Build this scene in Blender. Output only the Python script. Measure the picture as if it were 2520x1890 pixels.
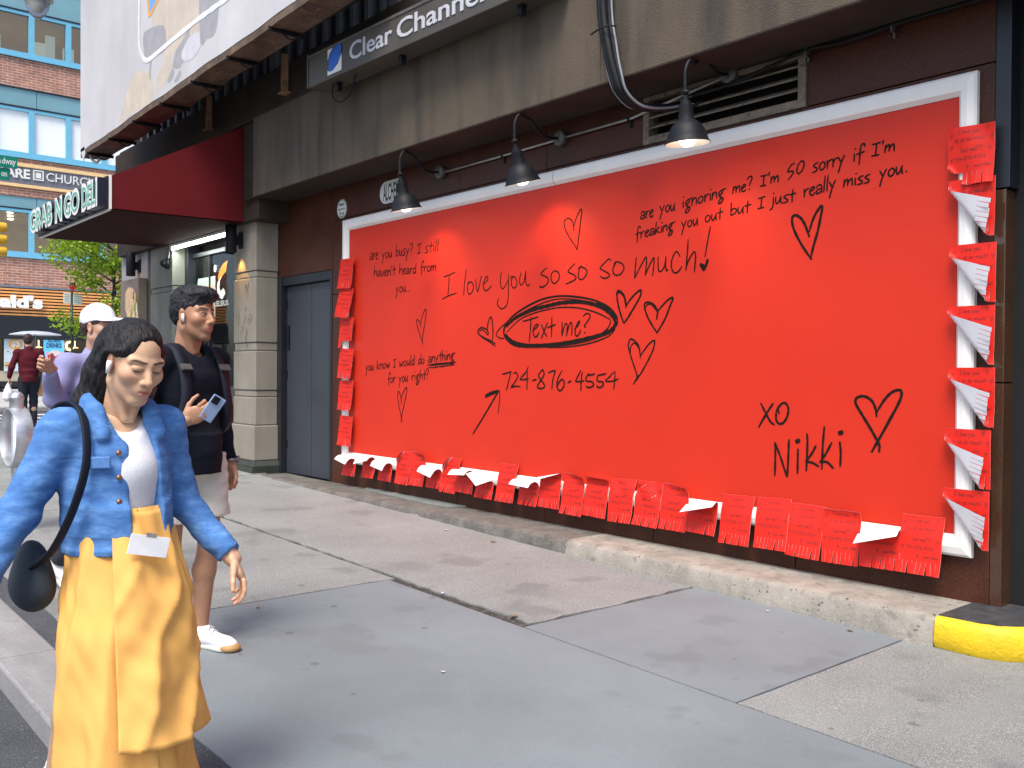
import bpy, bmesh, math, random
import numpy as np
from mathutils import Vector, Matrix, noise
for _o in list(bpy.data.objects): bpy.data.objects.remove(_o)
SC = bpy.context.scene
COL = SC.collection
PI = math.pi
rad = math.radians
# ------------------------------------------------------------------ camera
CAM = Vector((0.0, -5.2, 1.24))
_yaw, _pit, _rol = 0.707047, -0.0121925, 0.00670402
_f = Vector((-math.cos(_yaw)*math.cos(_pit), math.sin(_yaw)*math.cos(_pit), math.sin(_pit)))
_r = _f.cross(Vector((0, 0, 1))).normalized(); _u = _r.cross(_f)
_r2 = _r*math.cos(_rol) + _u*math.sin(_rol); _u2 = _u*math.cos(_rol) - _r*math.sin(_rol)
cam_data = bpy.data.cameras.new('camera'); cam = bpy.data.objects.new('camera', cam_data); COL.objects.link(cam)
cam.matrix_world = Matrix(((_r2.x, _u2.x, -_f.x, CAM.x), (_r2.y, _u2.y, -_f.y, CAM.y), (_r2.z, _u2.z, -_f.z, CAM.z), (0, 0, 0, 1)))
cam_data.sensor_width = 36.0; cam_data.lens = 2269.11/2520*36
cam_data.clip_start = 0.05; cam_data.clip_end = 2000
SC.camera = cam
# ------------------------------------------------------------------ world, sun, exposure
SUN_EL, SUN_AZ = rad(58), rad(303)          # azimuth of the direction towards the sun, from +x towards +y
world = bpy.data.worlds.new('World'); SC.world = world; world.use_nodes = True
_nt = world.node_tree; _bg = _nt.nodes['Background']
_sky = _nt.nodes.new('ShaderNodeTexSky'); _sky.sky_type = 'NISHITA'; _sky.sun_disc = False
_sky.sun_elevation = SUN_EL; _sky.sun_rotation = PI/2 - SUN_AZ
_sky.air_density = 0.85; _sky.dust_density = 2.6; _sky.ozone_density = 1.0
_nt.links.new(_sky.outputs[0], _bg.inputs[0]); _bg.inputs[1].default_value = 0.15
_sd = bpy.data.lights.new('sun', 'SUN'); _sd.energy = 2.2; _sd.angle = rad(24); _sd.color = (1, 0.94, 0.85)
sun = bpy.data.objects.new('sun', _sd); COL.objects.link(sun)
sun.rotation_euler = Vector((math.cos(SUN_EL)*math.cos(SUN_AZ), math.cos(SUN_EL)*math.sin(SUN_AZ), math.sin(SUN_EL))).to_track_quat('Z', 'Y').to_euler()
SC.view_settings.view_transform = 'Standard'; SC.view_settings.look = 'None'
SC.view_settings.exposure = 0.78; SC.view_settings.gamma = 1.0
SC.render.engine = 'CYCLES'
SC.cycles.max_bounces = 6; SC.cycles.diffuse_bounces = 3; SC.cycles.glossy_bounces = 3; SC.cycles.transmission_bounces = 6
SC.cycles.use_denoising = True

# ------------------------------------------------------------------ helpers
class MB:
    def __init__(s): s.v = []; s.f = []; s.m = []; s.s = []
    def add(s, vs, fs, m=0, smooth=False):
        o = len(s.v); s.v.extend([tuple(p) for p in vs])
        for f in fs: s.f.append(tuple(i+o for i in f)); s.m.append(m); s.s.append(smooth)
        return s
    def box(s, x0, x1, y0, y1, z0, z1, m=0):
        v = [(x0,y0,z0),(x1,y0,z0),(x1,y1,z0),(x0,y1,z0),(x0,y0,z1),(x1,y0,z1),(x1,y1,z1),(x0,y1,z1)]
        return s.add(v, [(0,3,2,1),(4,5,6,7),(0,1,5,4),(1,2,6,5),(2,3,7,6),(3,0,4,7)], m)
    def obox(s, c, size, rot=None, m=0):
        hx, hy, hz = [a/2 for a in size]
        v = [(-hx,-hy,-hz),(hx,-hy,-hz),(hx,hy,-hz),(-hx,hy,-hz),(-hx,-hy,hz),(hx,-hy,hz),(hx,hy,hz),(-hx,hy,hz)]
        R = rot or Matrix.Identity(3)
        v = [Vector(c) + R @ Vector(p) for p in v]
        return s.add(v, [(0,3,2,1),(4,5,6,7),(0,1,5,4),(1,2,6,5),(2,3,7,6),(3,0,4,7)], m)
    def hexa(s, v, m=0):
        return s.add(v, [(0,3,2,1),(4,5,6,7),(0,1,5,4),(1,2,6,5),(2,3,7,6),(3,0,4,7)], m)
    def tube(s, pts, r, n=8, m=0, sx=1.0):
        pts = [Vector(p) for p in pts]; rs = r if isinstance(r, (list, tuple)) else [r]*len(pts)
        t0 = (pts[1]-pts[0]).normalized()
        a = Vector((0,0,1)) if abs(t0.z) < .9 else Vector((1,0,0))
        nrm = t0.cross(a).normalized(); rings = []; vs = []
        for i, p in enumerate(pts):
            t = (pts[min(i+1,len(pts)-1)] - pts[max(i-1,0)]).normalized()
            nrm = (nrm - t*nrm.dot(t)).normalized(); b = t.cross(nrm)
            for k in range(n):
                an = 2*PI*k/n; vs.append(p + nrm*(math.cos(an)*rs[i]*sx) + b*(math.sin(an)*rs[i]))
        fs = []
        for i in range(len(pts)-1):
            for k in range(n):
                k2 = (k+1) % n; fs.append((i*n+k, i*n+k2, (i+1)*n+k2, (i+1)*n+k))
        fs.append(tuple(range(n-1,-1,-1))); L = (len(pts)-1)*n; fs.append(tuple(L+k for k in range(n)))
        return s.add(vs, fs, m, True)
    def lathe(s, prof, o=(0,0,0), R=None, n=24, m=0, cap=True):
        R = R or Matrix.Identity(3); o = Vector(o); vs = []; fs = []
        for (r, z) in prof:
            for k in range(n):
                a = 2*PI*k/n; vs.append(o + R @ Vector((r*math.cos(a), r*math.sin(a), z)))
        for i in range(len(prof)-1):
            for k in range(n):
                k2 = (k+1) % n; fs.append((i*n+k, i*n+k2, (i+1)*n+k2, (i+1)*n+k))
        if cap:
            if prof[0][0] > 1e-4: fs.append(tuple(range(n-1,-1,-1)))
            L = (len(prof)-1)*n
            if prof[-1][0] > 1e-4: fs.append(tuple(L+k for k in range(n)))
        return s.add(vs, fs, m, True)
    def prism(s, poly, fr, t0, t1, m=0):
        """poly of (a,b), fr=(origin, A, B, N): extruded from t0 to t1 along N"""
        o, A, B, N = [Vector(q) for q in fr]; n = len(poly)
        vs = [o + A*a + B*b + N*t0 for a, b in poly] + [o + A*a + B*b + N*t1 for a, b in poly]
        fs = [tuple(range(n-1,-1,-1)), tuple(range(n, 2*n))] + [(i, (i+1)%n, n+(i+1)%n, n+i) for i in range(n)]
        return s.add(vs, fs, m)
    def grid(s, fn, nu, nv, m=0, smooth=True):
        vs = [fn(i/nu, j/nv) for j in range(nv+1) for i in range(nu+1)]
        fs = [(j*(nu+1)+i, j*(nu+1)+i+1, (j+1)*(nu+1)+i+1, (j+1)*(nu+1)+i) for j in range(nv) for i in range(nu)]
        return s.add(vs, fs, m, smooth)
    def obj(s, name, mats, parent=None, bevel=0.0, fix=True, crisp=False):
        me = bpy.data.meshes.new(name)
        off = wloc(parent) if parent else Vector((0,0,0))
        me.from_pydata([(p[0]-off.x, p[1]-off.y, p[2]-off.z) for p in s.v], [], s.f)
        for mt in (mats if isinstance(mats, (list, tuple)) else [mats]): me.materials.append(mt)
        me.polygons.foreach_set('material_index', s.m); me.polygons.foreach_set('use_smooth', s.s)
        if fix and len(s.f) < 60000:
            bm = bmesh.new(); bm.from_mesh(me); bmesh.ops.recalc_face_normals(bm, faces=bm.faces); bm.to_mesh(me); bm.free()
        me.update()
        o = bpy.data.objects.new(name, me); COL.objects.link(o)
        if parent: o.parent = parent
        if crisp: es = o.modifiers.new('crisp', 'EDGE_SPLIT'); es.split_angle = rad(32)
        if bevel:
            b = o.modifiers.new('bevel', 'BEVEL'); b.width = bevel; b.segments = 2; b.limit_method = 'ANGLE'; b.angle_limit = rad(40)
        return o
def wloc(o):
    p = Vector(o.location)
    while o.parent: o = o.parent; p += Vector(o.location)
    return p
def tag(o, label=None, cat=None, group=None, kind=None):
    if label: o['label'] = label
    if cat: o['category'] = cat
    if group: o['group'] = group
    if kind: o['kind'] = kind
    return o
def thing(name, label, cat, loc=(0,0,0), group=None):
    o = bpy.data.objects.new(name, None); COL.objects.link(o); o.location = loc; o.empty_display_size = .1
    return tag(o, label, cat, group)
def spline(pts, n=6):
    pts = [Vector(p) for p in pts]
    if len(pts) < 3: return [pts[0].lerp(pts[-1], i/n) for i in range(n+1)]
    P = [pts[0]*2-pts[1]] + pts + [pts[-1]*2-pts[-2]]; out = []
    for i in range(1, len(P)-2):
        for k in range(n):
            t = k/n; a, b, c, d = P[i-1], P[i], P[i+1], P[i+2]
            out.append(0.5*((2*b) + (c-a)*t + (2*a-5*b+4*c-d)*t*t + (3*b-a-3*c+d)*t*t*t))
    out.append(pts[-1]); return out
def ribbon(mb, pts, w, fmap, lift0=0.0, dl=0.0002, m=0, n=5, taper=True):
    """flat marker stroke through 2D pts; fmap(a,b,lift)->3D"""
    q = spline([(a, b, 0) for a, b in pts], n); k = len(q)
    L = []; R = []
    for i, p in enumerate(q):
        t = (q[min(i+1,k-1)]-q[max(i-1,0)])
        if t.length < 1e-7: t = Vector((1,0,0))
        t.normalize(); nn = Vector((-t.y, t.x, 0)); e = min(i, k-1-i)/max(1, k-1)
        ww = w*.5*((.72 + .28*min(1, e*8)) if taper else 1)*(1 + .12*math.sin(i*1.7 + p.x*40))
        if i == 0: p = p - t*w*.25
        if i == k-1: p = p + t*w*.25
        lf = lift0 + dl*i
        L.append(fmap(p.x+nn.x*ww, p.y+nn.y*ww, lf)); R.append(fmap(p.x-nn.x*ww, p.y-nn.y*ww, lf))
    mb.add(L+R, [(i, i+1, k+i+1, k+i) for i in range(k-1)], m)
_txt_cache = {}
def text_geo(s, bold=0.0):
    key = (s, bold)
    if key not in _txt_cache:
        cu = bpy.data.curves.new('t', 'FONT'); cu.body = s; cu.size = 1.0; cu.offset = bold; cu.resolution_u = 3; cu.fill_mode = 'FRONT'
        ob = bpy.data.objects.new('t', cu); COL.objects.link(ob)
        dg = bpy.context.evaluated_depsgraph_get(); dg.update()
        me = bpy.data.meshes.new_from_object(ob.evaluated_get(dg))
        vs = [tuple(v.co) for v in me.vertices]; fs = [tuple(p.vertices) for p in me.polygons]
        bpy.data.objects.remove(ob); bpy.data.curves.remove(cu); bpy.data.meshes.remove(me)
        _txt_cache[key] = (vs, fs)
    return _txt_cache[key]
def text(mb, s, fr, box, depth=0.01, bold=0.0, m=0, ms=None, shear=0.0):
    """letters filling box=(a0,a1,b0,b1) of frame fr, standing proud by depth; returns scale"""
    vs, fs = text_geo(s, bold); o, A, B, N = [Vector(q) for q in fr]
    x0 = min(v[0] for v in vs); x1 = max(v[0] for v in vs); y0 = min(v[1] for v in vs); y1 = max(v[1] for v in vs)
    a0, a1, b0, b1 = box; sx = (a1-a0)/(x1-x0); sy = (b1-b0)/(y1-y0)
    P = [(a0+(v[0]-x0)*sx + shear*(v[1]-y0)*sy, b0+(v[1]-y0)*sy) for v in vs]; n = len(P)
    ed = {}
    for f in fs:
        for i in range(len(f)):
            e = (f[i], f[(i+1) % len(f)]); ed[e] = 1
    side = [(a, b) for (a, b) in ed if (b, a) not in ed]
    mb.add([o+A*a+B*b+N*depth for a, b in P], fs, m)
    if depth > .003:
        vv = [o+A*a+B*b for a, b in P] + [o+A*a+B*b+N*depth for a, b in P]
        mb.add(vv, [(a, b, n+b, n+a) for a, b in side], m if ms is None else ms)
    return sx, sy
def grd(x):
    return -.206-.02*x if x > -12 else .034+.015*(-12-x)

# ------------------------------------------------------------------ materials
def _new(name):
    m = bpy.data.materials.new(name); m.use_nodes = True; nt = m.node_tree
    return m, nt, nt.nodes['Principled BSDF']
def N(nt, t, **k):
    n = nt.nodes.new(t)
    for a, b in k.items(): setattr(n, a, b)
    return n
def c4(c): return (c[0], c[1], c[2], 1)
def pm(name, col, rough=.6, metal=0.0, var=.12, scale=6.0, stretch=(1,1,1), bump=0.0, bscale=80.0, speck=None, spec=.5, rvar=.08, emit=None, es=0.0, streak=None, coat=0.0, gum=None):
    """procedural paint / stone / fabric: two noise scales of tone, optional specks, streaks and bump"""
    m, nt, b = _new(name); L = nt.links
    tc = N(nt, 'ShaderNodeTexCoord'); mp = N(nt, 'ShaderNodeMapping'); mp.inputs['Scale'].default_value = stretch
    L.new(tc.outputs['Object'], mp.inputs[0])
    n1 = N(nt, 'ShaderNodeTexNoise'); n1.inputs['Scale'].default_value = scale; n1.inputs['Detail'].default_value = 7; n1.inputs['Roughness'].default_value = .62
    L.new(mp.outputs[0], n1.inputs[0])
    rp = N(nt, 'ShaderNodeValToRGB'); rp.color_ramp.elements[0].position = .3; rp.color_ramp.elements[1].position = .7
    rp.color_ramp.elements[0].color = c4([x*(1-var) for x in col]); rp.color_ramp.elements[1].color = c4([min(1, x*(1+var)) for x in col])
    L.new(n1.outputs[0], rp.inputs[0]); out = rp.outputs[0]
    if streak:
        sc, amt, scol = streak
        m2 = N(nt, 'ShaderNodeMapping'); m2.inputs['Scale'].default_value = sc; L.new(tc.outputs['Object'], m2.inputs[0])
        n2 = N(nt, 'ShaderNodeTexNoise'); n2.inputs['Scale'].default_value = 1; n2.inputs['Detail'].default_value = 5; L.new(m2.outputs[0], n2.inputs[0])
        r2 = N(nt, 'ShaderNodeValToRGB'); r2.color_ramp.elements[0].position = .45; r2.color_ramp.elements[1].position = .75; L.new(n2.outputs[0], r2.inputs[0])
        mu = N(nt, 'ShaderNodeMath', operation='MULTIPLY'); mu.inputs[1].default_value = amt; L.new(r2.outputs[0], mu.inputs[0])
        mx = N(nt, 'ShaderNodeMixRGB'); L.new(mu.outputs[0], mx.inputs[0]); L.new(out, mx.inputs[1]); mx.inputs[2].default_value = c4(scol); out = mx.outputs[0]
    for sp in ([] if not speck else (speck if isinstance(speck, list) else [speck])):
        ss, thr, amt, scol = sp
        v = N(nt, 'ShaderNodeTexNoise'); v.inputs['Scale'].default_value = ss; v.inputs['Detail'].default_value = 2; L.new(tc.outputs['Object'], v.inputs[0])
        r3 = N(nt, 'ShaderNodeValToRGB'); r3.color_ramp.elements[0].position = thr; r3.color_ramp.elements[1].position = min(1, thr+.06); L.new(v.outputs[0], r3.inputs[0])
        mu = N(nt, 'ShaderNodeMath', operation='MULTIPLY'); mu.inputs[1].default_value = amt; L.new(r3.outputs[0], mu.inputs[0])
        mx = N(nt, 'ShaderNodeMixRGB'); L.new(mu.outputs[0], mx.inputs[0]); L.new(out, mx.inputs[1]); mx.inputs[2].default_value = c4(scol); out = mx.outputs[0]
    if gum:
        gs, gr, ga, gc = gum
        vo = N(nt, 'ShaderNodeTexVoronoi'); vo.inputs['Scale'].default_value = gs; L.new(tc.outputs['Object'], vo.inputs[0])
        wn = N(nt, 'ShaderNodeTexWhiteNoise'); L.new(vo.outputs['Position'], wn.inputs[0]); mm = N(nt, 'ShaderNodeMath', operation='MULTIPLY'); mm.inputs[1].default_value = gr; L.new(wn.outputs[0], mm.inputs[0])
        nd = N(nt, 'ShaderNodeMath', operation='MULTIPLY_ADD'); nd.inputs[1].default_value = .05; L.new(n1.outputs[0], nd.inputs[0]); L.new(vo.outputs['Distance'], nd.inputs[2])
        lt = N(nt, 'ShaderNodeMath', operation='LESS_THAN'); L.new(nd.outputs[0], lt.inputs[0]); L.new(mm.outputs[0], lt.inputs[1]); m3 = N(nt, 'ShaderNodeMath', operation='MULTIPLY'); m3.inputs[1].default_value = ga; L.new(lt.outputs[0], m3.inputs[0])
        mx = N(nt, 'ShaderNodeMixRGB'); L.new(m3.outputs[0], mx.inputs[0]); L.new(out, mx.inputs[1]); mx.inputs[2].default_value = c4(gc); out = mx.outputs[0]
    L.new(out, b.inputs['Base Color'])
    mr = N(nt, 'ShaderNodeMapRange'); mr.inputs[3].default_value = max(.02, rough-rvar); mr.inputs[4].default_value = min(1, rough+rvar)
    L.new(n1.outputs[0], mr.inputs[0]); L.new(mr.outputs[0], b.inputs['Roughness'])
    b.inputs['Metallic'].default_value = metal; b.inputs['Specular IOR Level'].default_value = spec
    if coat: b.inputs['Coat Weight'].default_value = coat; b.inputs['Coat Roughness'].default_value = .08
    if bump:
        n4 = N(nt, 'ShaderNodeTexNoise'); n4.inputs['Scale'].default_value = bscale; n4.inputs['Detail'].default_value = 4; L.new(mp.outputs[0], n4.inputs[0])
        bp = N(nt, 'ShaderNodeBump'); bp.inputs['Strength'].default_value = bump; bp.inputs['Distance'].default_value = .01
        L.new(n4.outputs[0], bp.inputs['Height']); L.new(bp.outputs[0], b.inputs['Normal'])
    if emit: b.inputs['Emission Color'].default_value = c4(emit); b.inputs['Emission Strength'].default_value = es
    return m
def glass_mat(name, tint=(.8,.85,.85), rough=.02):
    m, nt, b = _new(name); L = nt.links; out = nt.nodes['Material Output']
    g = N(nt, 'ShaderNodeBsdfGlossy'); g.inputs['Roughness'].default_value = rough; g.inputs[0].default_value = (1,1,1,1)
    t = N(nt, 'ShaderNodeBsdfTransparent'); t.inputs[0].default_value = c4(tint)
    fr = N(nt, 'ShaderNodeFresnel'); fr.inputs[0].default_value = 1.5
    tc = N(nt, 'ShaderNodeTexCoord'); nz = N(nt, 'ShaderNodeTexNoise'); nz.inputs['Scale'].default_value = 1.2; L.new(tc.outputs['Object'], nz.inputs[0])
    bp = N(nt, 'ShaderNodeBump'); bp.inputs['Strength'].default_value = .06; bp.inputs['Distance'].default_value = .05; L.new(nz.outputs[0], bp.inputs['Height']); L.new(bp.outputs[0], g.inputs['Normal'])
    mx = N(nt, 'ShaderNodeMixShader'); L.new(fr.outputs[0], mx.inputs[0]); L.new(t.outputs[0], mx.inputs[1]); L.new(g.outputs[0], mx.inputs[2]); L.new(mx.outputs[0], out.inputs[0])
    return m
def emit_mat(name, col, s):
    m, nt, b = _new(name); b.inputs['Base Color'].default_value = c4(col); b.inputs['Emission Color'].default_value = c4(col); b.inputs['Emission Strength'].default_value = s
    return m
def brick_mat(name, c1, c2, mortar, bw=.2, bh=.065, axis='YZ'):
    m, nt, b = _new(name); L = nt.links; tc = N(nt, 'ShaderNodeTexCoord'); sx = N(nt, 'ShaderNodeSeparateXYZ'); cb = N(nt, 'ShaderNodeCombineXYZ')
    L.new(tc.outputs['Object'], sx.inputs[0]); L.new(sx.outputs['Y' if axis[0] == 'Y' else ('Z' if axis[0] == 'Z' else 'X')], cb.inputs[0]); L.new(sx.outputs['Z' if axis[1] == 'Z' else 'Y'], cb.inputs[1])
    k = N(nt, 'ShaderNodeTexBrick'); L.new(cb.outputs[0], k.inputs[0])
    k.inputs['Color1'].default_value = c4(c1); k.inputs['Color2'].default_value = c4(c2); k.inputs['Mortar'].default_value = c4(mortar); k.inputs['Scale'].default_value = 1
    k.inputs['Mortar Size'].default_value = .011; k.inputs['Brick Width'].default_value = bw; k.inputs['Row Height'].default_value = bh; k.inputs['Bias'].default_value = -.1
    nz = N(nt, 'ShaderNodeTexNoise'); nz.inputs['Scale'].default_value = 3; nz.inputs['Detail'].default_value = 6; L.new(tc.outputs['Object'], nz.inputs[0])
    mx = N(nt, 'ShaderNodeMixRGB', blend_type='OVERLAY'); mx.inputs[0].default_value = .5; L.new(k.outputs[0], mx.inputs[1]); L.new(nz.outputs[0], mx.inputs[2]); L.new(mx.outputs[0], b.inputs['Base Color'])
    b.inputs['Roughness'].default_value = .85
    return m

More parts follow.
